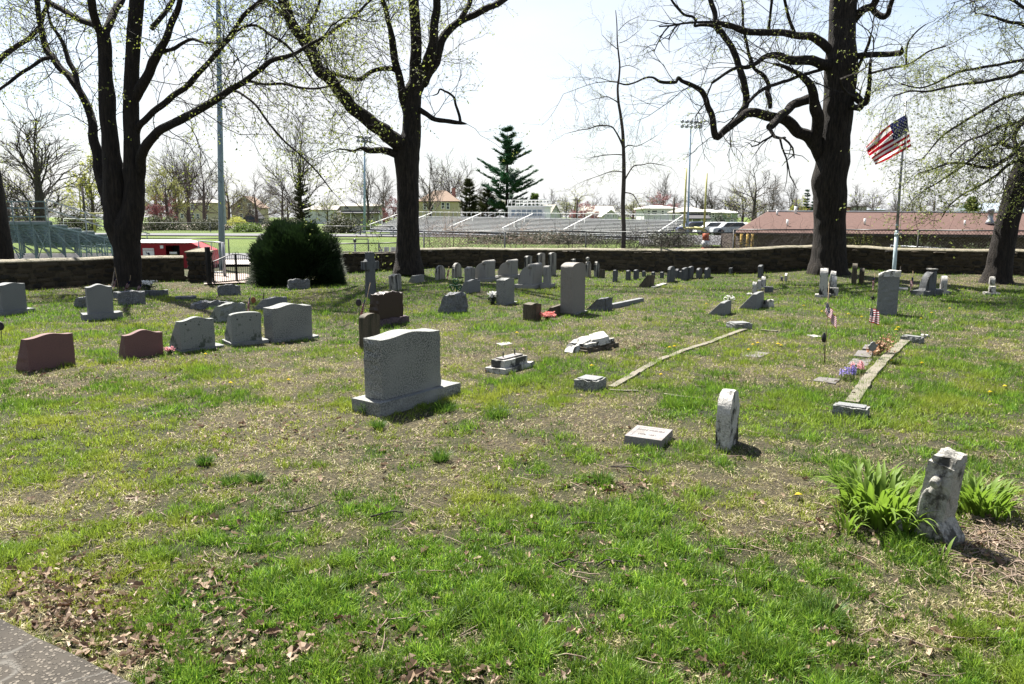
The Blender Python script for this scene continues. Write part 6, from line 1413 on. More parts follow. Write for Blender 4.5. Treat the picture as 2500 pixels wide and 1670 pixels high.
# big right tree
YR_ = G(2025, 676).y
big_tree('massive furrowed tree on the right with crooked drooping limbs', (2020, 664), YR_,
  [[(2022, 678, 54), (2021, 662, 48), (2023, 640, 43), (2024, 610, 39), (2025, 570, 37), (2026, 530, 36), (2026, 480, 38), (2024, 440, 39), (2030, 410, 39), (2034, 380, 38), (2038, 330, 35), (2044, 290, 34), (2048, 240, 34), (2051, 200, 36), (2053, 150, 37), (2055, 100, 30), (2056, 60, 29), (2059, 0, 30), (2062, -90, 25), (2068, -250, 16), (2070, -450, 8)]],
  [([(2015, 375, 18), (1998, 352, 15), (1970, 330, 14), (1940, 311, 13.5), (1915, 295, 12.5), (1890, 284, 12), (1850, 276, 11), (1825, 276, 10), (1808, 285, 9), (1790, 298, 9), (1770, 317, 8.5), (1751, 334, 8), (1743, 318, 8), (1739, 285, 7.5), (1730, 262, 7), (1724, 240, 7), (1712, 219, 6.5), (1697, 210, 5.5), (1682, 204, 5), (1665, 198, 4.5), (1655, 190, 4), (1650, 200, 4), (1640, 201, 4), (1613, 201, 3.5), (1595, 190, 2.5), (1575, 190, 2.2), (1550, 201, 2), (1529, 207, 2), (1508, 202, 1.5)], -1.5, .45),
   ([(1808, 286, 8), (1820, 262, 8), (1821, 240, 8), (1817, 210, 8), (1811, 185, 8), (1803, 160, 7.5), (1797, 140, 7.5), (1790, 125, 7.5), (1775, 100, 7), (1758, 75, 7), (1742, 64, 5), (1728, 60, 4), (1710, 60, 3.5), (1695, 63, 3.2), (1697, 50, 3), (1690, 40, 3), (1670, 36, 3), (1655, 20, 3), (1640, 0, 2.5), (1620, -40, 2)], 1.0, .7),
   ([(1755, 80, 6), (1748, 58, 6), (1745, 30, 6), (1736, 0, 6), (1720, -60, 5), (1700, -150, 3)], .3, .7),
   ([(2028, 125, 12), (2010, 104, 10), (1985, 88, 9.5), (1950, 84, 8.5), (1915, 82, 8), (1880, 80, 8), (1850, 78, 8), (1820, 74, 8), (1795, 66, 7), (1770, 58, 7), (1748, 54, 6)], -1.2, .9),
   ([(2025, 165, 14), (2005, 158, 12), (1970, 150, 11), (1925, 142, 10), (1895, 138, 8), (1868, 140, 6), (1850, 152, 5), (1825, 164, 5), (1797, 168, 4), (1770, 180, 3.5), (1737, 202, 3)], -2.2, 1.0),
   ([(2005, 390, 14), (1999, 350, 15), (1998, 315, 14), (1996, 285, 14), (1992, 255, 13), (1986, 232, 11), (1975, 208, 9), (1958, 186, 7), (1945, 176, 5), (1925, 168, 5), (1905, 160, 4), (1889, 156, 3)], -1.4, .7),
   ([(1987, 242, 11), (1970, 243, 11), (1950, 252, 10.5), (1925, 263, 10), (1905, 278, 9.5), (1892, 295, 9), (1882, 305, 9), (1879, 309, 8)], -1.8, .3),
   ([(2010, 168, 4), (1985, 178, 4), (1955, 185, 4), (1925, 196, 4), (1895, 204, 4), (1870, 215, 4), (1845, 232, 4), (1825, 250, 3.5)], -2.6, .8),
   ([(1880, 262, 5), (1878, 240, 6), (1873, 225, 6), (1876, 205, 5), (1862, 185, 5), (1842, 170, 4), (1835, 150, 4), (1825, 120, 3.5), (1815, 60, 3), (1812, 10, 2.5)], .6, .8),
   ([(2075, 142, 11), (2090, 139, 8), (2120, 135, 7), (2150, 132, 6.5), (2180, 131, 6.5), (2200, 130, 6.5), (2202, 122, 4), (2202, 112, 1)], -1.6, .4),
   ([(2080, 48, 11), (2095, 36, 10), (2112, 26, 9), (2130, 18, 8), (2137, 0, 8), (2140, -60, 7), (2150, -200, 4)], -1.0, .9),
   ([(2130, 20, 7), (2145, 32, 7), (2160, 38, 7.5), (2170, 30, 6), (2174, 12, 5.5), (2180, -10, 5), (2200, -80, 4)], -.8, .9),
   ([(2070, 225, 12), (2085, 233, 10), (2100, 242, 9), (2113, 247, 8), (2120, 230, 6), (2123, 205, 5), (2124, 180, 4.5), (2125, 145, 3)], -1.7, .7),
   ([(2070, 255, 9), (2085, 260, 7), (2100, 263, 7), (2106, 252, 7)], -1.7, .3),
   ([(2085, 185, 5), (2095, 165, 4), (2108, 140, 4), (2118, 115, 3.5), (2123, 90, 3)], -1.6, .8),
   ([(2122, 180, 3), (2150, 172, 2.8), (2180, 165, 2.6), (2212, 160, 2.6), (2240, 145, 2.3), (2270, 125, 2), (2310, 112, 1.5)], -2.5, .9),
   ([(2212, 160, 2.3), (2213, 130, 2.2), (2218, 105, 2), (2235, 80, 1.8), (2260, 60, 1.3)], -2.5, .9),
   ([(1943, 86, 4), (1930, 55, 4), (1920, 20, 3.5), (1910, -30, 3)], -1, .9), ([(1875, 80, 3.5), (1880, 40, 3), (1885, 0, 3), (1890, -60, 2)], -.6, .9)], 45, dens=.8, leafp=.5, lsz=.046)
# right edge tree
YE_ = G(2440, 694).y
big_tree('leaning dark tree at the right edge spreading thin budding twigs over the flagpole', (2436, 680), YE_,
  [[(2432, 694, 42), (2434, 680, 34), (2439, 650, 29), (2446, 610, 27), (2454, 570, 25), (2463, 530, 25), (2473, 495, 25), (2484, 459, 26), (2500, 420, 27), (2525, 375, 28), (2550, 320, 27), (2575, 250, 24), (2590, 150, 21), (2600, 0, 18), (2600, -200, 10)]],
  [([(2580, 200, 6), (2540, 110, 5), (2500, 64, 4), (2470, 55, 3.6), (2440, 45, 3.2), (2405, 36, 2.6)], -2, 1.2),
   ([(2560, 280, 7), (2530, 195, 5), (2500, 175, 4.5), (2478, 182, 4.2), (2455, 188, 3.8), (2410, 198, 3.4), (2360, 205, 3), (2310, 214, 2.8), (2262, 224, 2.4), (2222, 222, 2), (2180, 235, 1.5)], -3, 1.9),
   ([(2570, 240, 6), (2530, 150, 4.5), (2500, 145, 4), (2440, 158, 3.2), (2380, 168, 3), (2340, 175, 2.8), (2300, 195, 2.4), (2250, 215, 2), (2200, 205, 1.6)], -2.2, 1.9),
   ([(2555, 300, 7), (2520, 230, 4.5), (2495, 228, 4), (2450, 240, 3.5), (2400, 270, 3.2), (2350, 300, 2.8), (2310, 325, 2.4), (2275, 360, 1.8), (2250, 390, 1.2)], -3.2, 1.9),
   ([(2535, 350, 8), (2505, 300, 6), (2485, 310, 5), (2475, 340, 5), (2487, 365, 5), (2495, 400, 4)], -2.5, 1.0),
   ([(2530, 370, 8), (2500, 360, 5), (2478, 370, 5), (2450, 392, 4.5), (2425, 408, 4.2), (2395, 408, 3.8), (2360, 400, 3.2), (2320, 398, 2.8), (2285, 410, 2), (2240, 425, 1.4)], -3.5, 2.0),
   ([(2530, 360, 7), (2505, 345, 5), (2470, 360, 4), (2440, 350, 3.6), (2400, 365, 3.2), (2370, 390, 3), (2330, 420, 2.6), (2290, 445, 2), (2255, 465, 1.4)], -3.8, 2.0),
   ([(2520, 390, 7), (2495, 390, 4), (2465, 400, 3.6), (2430, 430, 3.2), (2390, 455, 2.8), (2350, 475, 2.4), (2320, 500, 1.8), (2300, 530, 1.2)], -4, 2.0),
   ([(2560, 290, 6), (2520, 280, 4), (2480, 300, 3.4), (2440, 310, 3), (2400, 330, 2.6), (2360, 345, 2.2), (2320, 380, 1.7)], -4.4, 1.8),
   ([(2590, 140, 6), (2540, 60, 4), (2490, 10, 3.5), (2440, -10, 3), (2390, -5, 2.5)], -3, 1.3)], 57, leafm='leaf_spring', barkm='bark_dark', dens=.85, leafp=.8, lsz=.05, droop=.10, tl=1.15)
# left edge tree
YF = 25.5
big_tree('dark trunk cut by the left edge behind the low wall', (-8, 640), YF,
  [[(-4, 690, 38), (-6, 640, 36), (-10, 600, 34), (-20, 530, 33), (-35, 430, 32), (-55, 330, 31), (-70, 200, 28), (-80, 60, 24), (-90, -150, 14)]],
  [([(-60, 240, 9), (-25, 175, 7), (0, 145, 6), (28, 122, 5.8), (50, 110, 5.4), (72, 93, 5), (88, 75, 5), (99, 60, 5), (106, 35, 5), (118, 5, 5.5), (130, -60, 4)], -2, .8)], 61, barkm='bark_dark', dens=.5, leafp=.4)
# slender tree behind the wall
YS = 27.3
big_tree('slender young tree rising behind the wall right of centre', (1522, 600), YS,
  [[(1522, 640, 6), (1522, 600, 5.5), (1523, 560, 5.2), (1521, 500, 5), (1523, 440, 5), (1523, 400, 4.5), (1522, 360, 4.2), (1520, 320, 3.8), (1515, 280, 3.3), (1510, 250, 3), (1508, 215, 2.6), (1511, 190, 2.4), (1513, 160, 2.1), (1510, 130, 1.9), (1507, 100, 1.6), (1506, 60, 1.2), (1503, 25, .8)]],
  [([(1520, 358, 2.6), (1513, 340, 2.4), (1503, 322, 2), (1492, 309, 1.8), (1470, 307, 1.6), (1455, 308, 1.5), (1437, 315, 1.2), (1415, 318, .9), (1385, 325, .5)], -.5, 3.2),
   ([(1520, 365, 1.8), (1535, 355, 1.4), (1555, 357, 1), (1580, 345, .7), (1605, 330, .5)], .4, 2.5),
   ([(1507, 250, 1.4), (1495, 242, 1.2), (1482, 236, 1), (1462, 240, .8), (1440, 245, .5)], -.3, 3.5),
   ([(1525, 440, 2), (1535, 422, 1.8), (1548, 405, 1.6), (1570, 402, 1.3), (1590, 398, 1), (1625, 405, .5)], .4, 3),
   ([(1520, 378, 1.5), (1500, 377, 1.2), (1470, 380, 1), (1440, 385, .6)], .4, 2.5), ([(1520, 420, 1.5), (1495, 418, 1.2), (1460, 430, .8), (1430, 440, .5)], -.4, 2.5),
   ([(1507, 120, 1.1), (1495, 110, .9), (1487, 103, .7), (1470, 85, .5)], .2, 3.5), ([(1510, 75, .9), (1530, 55, .7), (1560, 40, .5)], .2, 3), ([(1512, 105, .9), (1530, 98, .7), (1560, 75, .5)], -.2, 3),
   ([(1510, 200, 1.2), (1490, 198, 1), (1460, 190, .7), (1430, 195, .5)], .3, 4), ([(1513, 165, 1.1), (1535, 160, .8), (1560, 170, .5)], -.3, 4), ([(1523, 470, 1.6), (1545, 475, 1.3), (1560, 500, 1), (1572, 520, .6)], -.3, 2)], 71, barkm='bark_far', dens=1.0, leafp=.25, lsz=.03, lev=2, tl=.85, droop=0)

# ------------------------------------------------------------------ far trees
def far_tree_meshes(seed, H, spread, leafm, leafp, lsz, nl=9, lev=3, trunk=.32, up_=.55, kids=(3, 4), crownlo=.25, droop=-.03, thin=1.0):
    random.seed(seed); T = Twigs(); mb = MB(); top = Vector((random.uniform(-.3, .3), random.uniform(-.3, .3), H * .7))
    pts = [Vector((0, 0, -.3)), Vector((.05, 0, H * .2)), Vector((.1, .1, H * .42)), top]; rads = [trunk * 1.3, trunk, trunk * .75, trunk * .3]; pts, rads = catmull(pts, rads, 3); mb.tube(pts, rads, 8)
    for i in range(nl):
        t = crownlo + (1 - crownlo) * i / nl; q = pts[min(int(t * (len(pts) - 1)), len(pts) - 2)]; a = i * 2.4 + random.uniform(-.4, .4)
        grow(T, q, Vector((math.cos(a) * spread, math.sin(a) * spread, up_ + .6 * t)), H * .36 * random.uniform(.8, 1.15) * (1.1 - .35 * t), trunk * .33 * thin, lev, droop, leafp, lsz, kids, .55, 4, .13, .66)
    grow(T, pts[-1], Vector((0, 0, 1)), H * .3, trunk * .3, lev, droop, leafp, lsz, kids, .55, 4, .13, .66)
    return mb.mesh('trunk', [M['bark_far']]), fast_mesh('branches', [tuple(v) for v in T.v], T.f, M['bark_far']), (fast_mesh('leaves', [tuple(v) for v in T.lv], T.lf, M[leafm]) if T.lv else None)
FT = {'bare': far_tree_meshes(1, 12, .8, 'leaf_spring', 0, .2), 'bare2': far_tree_meshes(2, 12, 1.1, 'leaf_spring', 0, .2, nl=11, up_=.35), 'bare3': far_tree_meshes(9, 12, .6, 'leaf_spring', .05, .16, nl=12, up_=.9, crownlo=.15),
      'green': far_tree_meshes(3, 11, .9, 'leaf_yellow', .75, .26, nl=9), 'bud': far_tree_meshes(4, 11, .9, 'leaf_yellow', .28, .2, nl=10), 'red': far_tree_meshes(5, 7, 1.1, 'redbud', .9, .22, nl=9, trunk=.18, crownlo=.15),
      'vase': far_tree_meshes(6, 13, .55, 'leaf_spring', .06, .2, nl=13, up_=1.0, crownlo=.08, trunk=.4)}
def far_tree(kind, px, ytop, Y, label, group='bare trees along the skyline', xs=1.0, z0=0):
    a = P(px, 545, Y); h = hz((0, Y, 0), ytop); H0 = {'red': 7, 'vase': 13, 'green': 11, 'bud': 11}.get(kind, 12); e = empty('tree', (a.x, Y, z0), random.uniform(0, 6.28), label, 'tree', group); s = h / (H0 * 1.0); e.scale = (s * xs, s * xs, s)
    tr, br, lv = FT[kind]; link('trunk', tr, e); tag(link('branches', br, e), kind='stuff')
    if lv: tag(link('leaves', lv, e), kind='stuff')
    return e
far_tree('vase', 100, 290, 62, 'spreading many stemmed bare tree behind the left bleachers', None, 1.15)
far_tree('bud', 20, 395, 85, 'budding tree left of the bleachers beside the left edge trunk', None)
far_tree('green', 228, 395, 110, 'yellow green tree seen left of the split trunk')
far_tree('bud', 385, 410, 170, 'thin green tree right of the split trunk'); far_tree('green', 410, 418, 150, 'bright yellow green tree before the long cream house')
far_tree('bare3', 432, 372, 160, 'tall bare tree, left of two before the cream house'); far_tree('bare3', 462, 378, 165, 'tall bare tree, right of two before the cream house'); far_tree('bare', 500, 392, 150, 'bare wide tree just left of the light pole')
far_tree('bud', 560, 430, 170, 'sparse tree just right of the light pole'); far_tree('bare2', 628, 440, 170, 'tangled bare tree in front of the gabled house', None, 1.3); far_tree('bare', 735, 318, 120, 'tall bare tree rising above the dark round bush', None, .9)
far_tree('bare2', 690, 425, 175, 'bare tree left of the ivy covered one'); far_tree('bud', 800, 478, 170, 'small pale budding tree right of the ivy covered one'); far_tree('bare', 899, 415, 130, 'bare tree with upswept branches left of the middle trunk')
far_tree('bare', 938, 430, 170, 'bare tree just left of the middle trunk'); far_tree('red', 962, 492, 160, 'pink blossoming tree peeping left of the middle trunk'); far_tree('bare', 1052, 408, 140, 'bare tree in front of the yellow house, left'); far_tree('bare3', 1098, 405, 160, 'tall bare tree behind the yellow house'); far_tree('bare2', 1140, 412, 170, 'bare tree left of the pine')
far_tree('red', 390, 486, 150, 'reddish blossoming tree right of the split trunk', None, 1.2); far_tree('bare', 1344, 476, 170, 'pale bare tree right of the press box'); far_tree('bud', 1382, 484, 180, 'round budding tree left of the utility pole')
far_tree('red', 1425, 503, 140, 'dusky red tree behind the grandstand rail', None, 1.5); far_tree('bare2', 1450, 478, 180, 'bare tree right of the utility pole'); far_tree('bare2', 1490, 482, 180, 'bare tree just left of the slender tree'); far_tree('bud', 1545, 486, 160, 'budding bush like tree right of the slender trunk'); far_tree('red', 1612, 484, 130, 'bright red tree behind the flat white roof', None, 1.4)
far_tree('bare', 1618, 443, 180, 'tall pale bare tree above the red tree'); far_tree('bare2', 1698, 458, 180, 'bare tree framed by the goal posts'); far_tree('bare', 1735, 462, 185, 'bare tree right of the goal posts'); far_tree('bare2', 1770, 476, 180, 'low bare tree above the green house')
far_tree('bare2', 1838, 412, 105, 'largest bare tree above the left end of the brown roof', None, 1.25); far_tree('bud', 1812, 455, 110, 'green tinged tree left of the largest bare one'); far_tree('bare', 1885, 450, 120, 'bare tree above the brown roof near its left end'); far_tree('bare', 1930, 455, 140, 'bare tree left of the big right trunk'); far_tree('green', 1945, 492, 130, 'small yellow green tree above the brown roof')
far_tree('bare', 2090, 468, 130, 'bare tree just right of the big right trunk'); far_tree('bare2', 2130, 478, 150, 'low bare tree above the flat brick house'); far_tree('bare', 2185, 486, 150, 'bare tree just left of the flagpole above the roof'); far_tree('bud', 2222, 478, 120, 'budding tree behind the flagpole above the roof'); far_tree('bare2', 2300, 500, 150, 'low bare tree below the drooping twigs')
random.seed(99)
kinds = ['bare', 'bare2', 'bare3', 'bud', 'bare']
SEEN = {}; ORD = ['leftmost', 'second from the left', 'third from the left', 'fourth from the left', 'fifth from the left', 'sixth from the left', 'seventh from the left', 'eighth from the left']
def DL(px):
    marks = [(0, 'at the far left behind the bleachers'), (250, 'behind the split trunk on the left'), (480, 'around the light pole'), (700, 'above the round juniper'), (900, 'left of the middle trunk'), (1100, 'behind the yellow house'), (1300, 'behind the press box'), (1500, 'around the slender tree'), (1720, 'behind the goal posts'), (1900, 'above the left end of the brown roof'), (2200, 'around the flagpole'), (2600, 'at the far right')]
    w_ = min(marks, key=lambda t: abs(t[0] - px)); SEEN[w_[1]] = SEEN.get(w_[1], 0) + 1
    return ORD[SEEN[w_[1]] - 1] + ' of the distant trees ' + w_[1]
for i in range(46):      # skyline copses
    px = -150 + i * 60 + random.uniform(-22, 22); far_tree(random.choice(kinds), px, random.uniform(470, 508), 250 + random.uniform(-20, 40), DL(px), 'trees of the distant tree line', random.uniform(1.3, 2.0))

# evergreens
def pine(label, px, ytop, Y, w_px, dens=1.0, leafm='needle', lo=.12, shape=1.0, barkm='bark_dark', nwh=17, sz=.2):
    a = P(px, 545, Y); h = hz((0, Y, 0), ytop); k = pxs(Y); Rm = w_px * k / 2; e = empty('evergreen_tree', (a.x, Y, 0), 0, label, 'tree'); T = Twigs(); mb = MB(); mb.tube([(0, 0, -.3), (0, 0, h * .5), (.1, 0, h * .97)], [h * .022, h * .014, .03], 8); mb.build('trunk', [M[barkm]], e)
    for i in range(nwh):
        t = lo + (1 - lo) * (i + random.random() * .4) / nwh; z = h * t; n = random.randint(4, 7); prof = (1 - t) ** .6 * (1 - .25 * (t < .3)) * random.uniform(.8, 1.1) + .05
        for j in range(n):
            an = random.uniform(0, 6.283); L = Rm * prof * random.uniform(.65, 1.15) * shape; d = Vector((math.cos(an), math.sin(an), .12 + .25 * t)); pts = [Vector((0, 0, z))]
            dd = d.copy()
            for s in range(5): dd = (dd + Vector((random.gauss(0, .05), random.gauss(0, .05), .06))).normalized(); pts.append(pts[-1] + dd * L / 5)
            T.tube(pts, .05 * (1 - t) + .02, .012)
            fw = Vector((d.x, d.y, 0)).normalized(); sd = Vector((-fw.y, fw.x, 0))
            for s in range(int(40 * dens * max(.4, prof) * 1.6)):
                u_ = random.uniform(.22, 1.02); i2 = min(int(u_ * 5), 4); q = pts[i2].lerp(pts[i2 + 1], min(1, u_ * 5 - i2)) + sd * random.gauss(0, L * .13 * (1.25 - u_)) + Vector((0, 0, random.uniform(-.05, .10)))
                for _ in range(3):
                    dn = (fw * random.uniform(.2, 1) + sd * random.uniform(-1, 1) + Vector((0, 0, random.uniform(.0, .7)))).normalized(); w_ = dn.cross(Vector((0, 0, 1)) if random.random() < .5 else fw).normalized() * sz * .22; b = len(T.lv)
                    T.lv += [q - w_, q + w_, q + dn * sz * random.uniform(1.2, 2.6)]; T.lf += [(b, b + 1, b + 2)]
    finish_tree(e, T, leafm, barkm); return e
random.seed(5)
pine('tall dark green pine with open tiers behind the press box', 1238, 314, 110, 190, dens=2.0, sz=.30, nwh=16)
pine('brownish cedar left of the tall pine', 1146, 438, 105, 66, dens=1.3, leafm='cedar', lo=.03, shape=.9, sz=.22)
pine('dark spruce like evergreen between the cedar and the pine', 1190, 462, 112, 90, dens=1.3, leafm='cedar', lo=.0, shape=1.0, sz=.2)
pine('small pine right of the tall pine above the press box', 1305, 474, 112, 60, dens=1.0, leafm='leaf_mid', lo=.3, sz=.2)
pine('ivy clad dark evergreen column above the round bush', 738, 428, 118, 105, dens=.55, leafm='cedar', lo=.0, shape=.7, sz=.24)
pine('dark evergreen above the brown roof on the right', 2368, 483, 75, 64, dens=1.6, leafm='leaf_mid', lo=.0, shape=1.0, sz=.15)
pine('thin spire fir left of the big right trunk', 1967, 462, 140, 22, dens=.7, leafm='needle', lo=.1, sz=.2, nwh=12)
pine('small fir tucked against the big right trunk', 1986, 470, 142, 24, dens=.7, leafm='needle', lo=.0, sz=.2, nwh=12)

# shrubs of many small leaves and stems
def shrub(label, px, py, Y, wpx, hpx, leafm, nleaf, lsz, name='shrub', cat='shrub', stems=14, barkm='bark_dark', lump=.25, base_y=None, dep=None, spiky=False, inner=.35, flatz=1.0):
    k = pxs(Y); a = P(px, py, Y); z0 = TZ((a.x, Y)); e = empty(name, (a.x, Y, z0), 0, label, cat); W = wpx * k / 2; H = hpx * k; D = dep or W; T = Twigs(); S_ = random.uniform(0, 99)
    for i in range(stems):
        an = random.uniform(0, 6.28); u_ = random.uniform(.2, .9); tip = Vector((math.cos(an) * W * u_, math.sin(an) * D * u_, H * random.uniform(.5, .95))); T.tube([Vector((tip.x * .1, tip.y * .1, 0)), tip * .5 + Vector((0, 0, H * .1)), tip], .02, .006)
    for i in range(nleaf):
        v = Vector((random.gauss(0, 1), random.gauss(0, 1), abs(random.gauss(0, 1)))).normalized(); r = 1 + lump * 2 * mnoise.noise(v * 2.3 + Vector((S_, 0, 0))) + lump * mnoise.noise(v * 6 + Vector((S_, 5, 0)))
        u_ = inner + (1 - inner) * random.random() ** .35; p = Vector((v.x * W, v.y * D, v.z ** flatz * H)) * r * u_
        if spiky:
            d = (v + Vector((random.gauss(0, .25), random.gauss(0, .25), .25))).normalized(); L = lsz * random.uniform(1.2, 3.2); w_ = d.orthogonal().normalized() * lsz * .22; b = len(T.lv)
            for s in range(3):
                q = p + Vector((random.uniform(-1, 1), random.uniform(-1, 1), random.uniform(-1, 1))) * lsz; b = len(T.lv); T.lv += [q - w_, q + w_, q + d * L]; T.lf += [(b, b + 1, b + 2)]
        else: T.leaf(p, lsz, 2, 1.2)
    finish_tree(e, T, leafm, barkm); return e
shrub('big dark round juniper bush spilling over the wall right of the gate', 728, 692, 20.6, 215, 142, 'leaf_evergreen', 26000, .055, 'juniper_bush', 'bush', spiky=True, lump=.10, dep=.95, inner=.3, flatz=.72)
shrub('low dark green shrub at the far edge of the field left of the juniper', 607, 566, 92, 64, 18, 'leaf_mid', 1500, .22); shrub('rounded olive shrub in front of the beige house', 836, 564, 88, 92, 36, 'cedar', 2600, .22, inner=.2); shrub('brushy green bush at the foot of the beige house porch', 905, 552, 96, 40, 20, 'leaf_mid', 700, .2)
shrub('yellow forsythia like bush below the gabled house', 580, 552, 150, 50, 22, 'leaf_yellow', 900, .2); shrub('small dark hedge by the white hipped house', 1600, 540, 110, 40, 22, 'leaf_evergreen', 700, .2); shrub('dark climber beside the green house', 1757, 545, 100, 26, 40, 'leaf_evergreen', 800, .2)
for x, w, h, m_, lab in ((40, 170, 55, 'cedar', 'brown brush thicket behind the far left bleachers'), (190, 120, 52, 'cedar', 'brown brush thicket behind the left goal'), (395, 110, 34, 'cedar', 'grey brush line behind the field, right of the split trunk'), (510, 120, 26, 'cedar', 'grey brush line below the cream house'), (690, 130, 30, 'cedar', 'brush line below the ivy clad tree')):
    shrub(lab, x, 566, 104, w, h, m_, 2200, .2, stems=60, inner=.1, dep=2.0)
shrub('low green ground cover under the near edge of the grandstand', 1330, 597, 52, 420, 24, 'cedar', 4500, .12, stems=120, inner=.1, dep=1.5)
shrub('grey green thicket at the right end of the grandstand', 1640, 600, 47, 150, 40, 'cedar', 2200, .1, stems=120, inner=.05, dep=1.5)
shrub('yellow budding sapling behind the wall right of the big tree', 2100, 605, 26, 95, 90, 'leaf_yellow', 500, .03, stems=26, inner=.1, dep=.5, barkm='leaf_mid')
shrub('leafy climber covering the fence right of the flagpole', 2235, 612, 24.7, 190, 66, 'leaf_mid', 1900, .035, stems=50, inner=.05, dep=.3)
shrub('leafy climber on the fence beside the leaning right tree', 2385, 610, 24.4, 150, 62, 'leaf_mid', 1700, .035, stems=46, inner=.05, dep=.3)
shrub('yellow green weeds behind the wall left of the brown building', 1800, 610, 26.4, 130, 70, 'leaf_yellow', 450, .03, stems=46, inner=.1, dep=.4, barkm='bark_far')

# tangled pale vines on the fences
def vines(label, x0, x1, Y, ytop, n, seed, L=(.5, 1.3), mat='vine', r=.006):
    random.seed(seed); a = P((x0 + x1) / 2, 605, Y); e = empty('vine_thicket', (a.x, Y, 0), 0, label, 'vines'); T = Twigs(); W = (x1 - x0) * pxs(Y) / 2; H = hz((0, Y, 0), ytop)
    for i in range(n):
        x = random.uniform(-W, W); c = .5 + .5 * mnoise.noise(Vector((x * .9, seed, 0))); p = Vector((x, random.uniform(-.25, .35), random.uniform(.05, H * (.5 + .6 * c)))); an = random.uniform(0, 6.28); d = Vector((math.cos(an), .3 * math.sin(an * 3), math.sin(an) * .8 + .25)); pts = [p]; ll = random.uniform(*L)
        for s in range(6): d = (d + Vector((random.gauss(0, .45), random.gauss(0, .2), random.gauss(0, .4) - .08))).normalized(); q = pts[-1] + d * ll / 6; q.z = max(.02, q.z); pts.append(q)
        T.tube(pts, r * random.uniform(.5, 1.3), r * .4)
    tag(link('vine_stems', fast_mesh('vine_stems', [tuple(v) for v in T.v], T.f, M[mat]), e), kind='stuff')
    for i in range(max(3, n // 90)):
        x = random.uniform(-W, W); mb = MB(); z = 0; pts = []; 
        for s in range(6): pts.append((x + random.gauss(0, .04), random.uniform(-.05, .05), z)); z += H * .22
        mb.tube(pts, [.018, .015, .013, .01, .008, .005], 5); mb.build('stem', [M[mat if i % 2 else 'bark_far']], e)
vines('tangle of pale bare vines over the fence right of the middle tree', 1035, 1400, 28.0, 548, 620, 3); vines('greyish vine tangle over the fence left of the slender tree', 1380, 1560, 27.8, 560, 420, 4, mat='bark_far')
vines('bare vine tangle at the fence between slender tree and goal posts', 1540, 1700, 27.2, 556, 380, 5, mat='bark_far'); vines('brown brambles at the fence left of the brown building', 1690, 1990, 25.7, 560, 620, 6, mat='bark_far'); vines('thin dark brambles behind the right wall', 2060, 2500, 25.8, 572, 420, 7, mat='bark_dark', r=.005)
vines('pale twiggy growth beside the middle trunk over the wall', 1030, 1120, 27.9, 520, 90, 8, L=(.8, 1.9))

# ------------------------------------------------------------------ flags
def flag_mesh(fn, nu=39, nv=26, star=True, both=True, name='flag_cloth', starr=.35):
    """fn(u, v) -> point; u 0 hoist .. 1 fly, v 0 top .. 1 bottom"""
    mb = MB(); vs = [fn(i / nu, j / nv) for j in range(nv + 1) for i in range(nu + 1)]; fs = []; ms = []
    for j in range(nv):
        for i in range(nu):
            f = (j * (nu + 1) + i, j * (nu + 1) + i + 1, (j + 1) * (nu + 1) + i + 1, (j + 1) * (nu + 1) + i); s = j * 13 // nv
            m = 2 if (i / nu < .4 and s < 7) else (0 if s % 2 == 0 else 1); fs.append(f); ms.append(m)
    b = len(mb.v); mb.v.extend(tuple(v) for v in vs); mb.f.extend(fs); mb.m.extend(ms); mb.sm.extend([True] * len(fs))
    if star:
        for r in range(9):
            for c in range(6 if r % 2 == 0 else 5):
                u0 = .4 * ((c * 2 + 1 + (r % 2)) / 12); v0 = (7 / 13) * (r + 1) / 10; p = Vector(fn(u0, v0)); pu = (Vector(fn(u0 + .01, v0)) - p) / .01; pv = (Vector(fn(u0, v0 + .01)) - p) / .01; nrm = pu.cross(pv)
                nrm = nrm.normalized() * .004 if nrm.length > 1e-8 else Vector((0, -.004, 0)); ru = .4 / 12 * .62; rv = (7 / 13) / 10 * .62
                for sgn in ((-1, 1) if both else (1,)):
                    q = [p + nrm * sgn + pu * (ru * math.sin(t * math.pi / 5) * (1 if t % 2 == 0 else .42)) - pv * (rv * math.cos(t * math.pi / 5) * (1 if t % 2 == 0 else .42)) for t in range(10)]
                    mb.add([p + nrm * sgn] + q, [(0, 1 + t, 1 + (t + 1) % 10) for t in range(10)], 1)
    return mb.mesh(name, [M['red'], M['flagwhite'], M['blue']])
YP = 18.2
pb_ = P(2179, 712, YP); pt_ = P(2212, 247, YP); e = empty('flagpole', (pb_.x, YP, TZ((pb_.x, YP))), 0, 'tall pale metal flagpole behind the rock topped monument', 'flagpole'); o0 = e.location.copy(); k = pxs(YP)
V_ = lambda t: pb_.lerp(pt_, t) - o0
mb = MB(); mb.tube([V_(-.03), V_(.30)], [4.6 * k, 4.2 * k], 12); mb.build('lower_pole', [M['flagpole']], e)
mb = MB(); mb.tube([V_(.30), V_(.31), V_(.33)], [5 * k, 5 * k, 3.6 * k], 12); mb.tube([V_(.355), V_(.36)], 4.4 * k, 12); mb.build('collar', [M['flagpole']], e)
mb = MB(); mb.tube([V_(.32), V_(.62), V_(1)], [3.4 * k, 2.8 * k, 2.0 * k], 12); mb.build('upper_pole', [M['alu']], e)
mb = MB(); mb.tube([V_(.335) + Vector((.05, -.05, 0)), V_(.6) + Vector((.07, -.05, 0)), V_(.99) + Vector((.04, -.04, 0))], .006, 4); mb.build('halyard', [M['white']], e)
mb = MB(); mb.tube([V_(.31) + Vector((-.05, -.05, 0)), V_(.31) + Vector((.1, -.06, .02))], .012, 6); mb.build('cleat', [M['alu']], e)
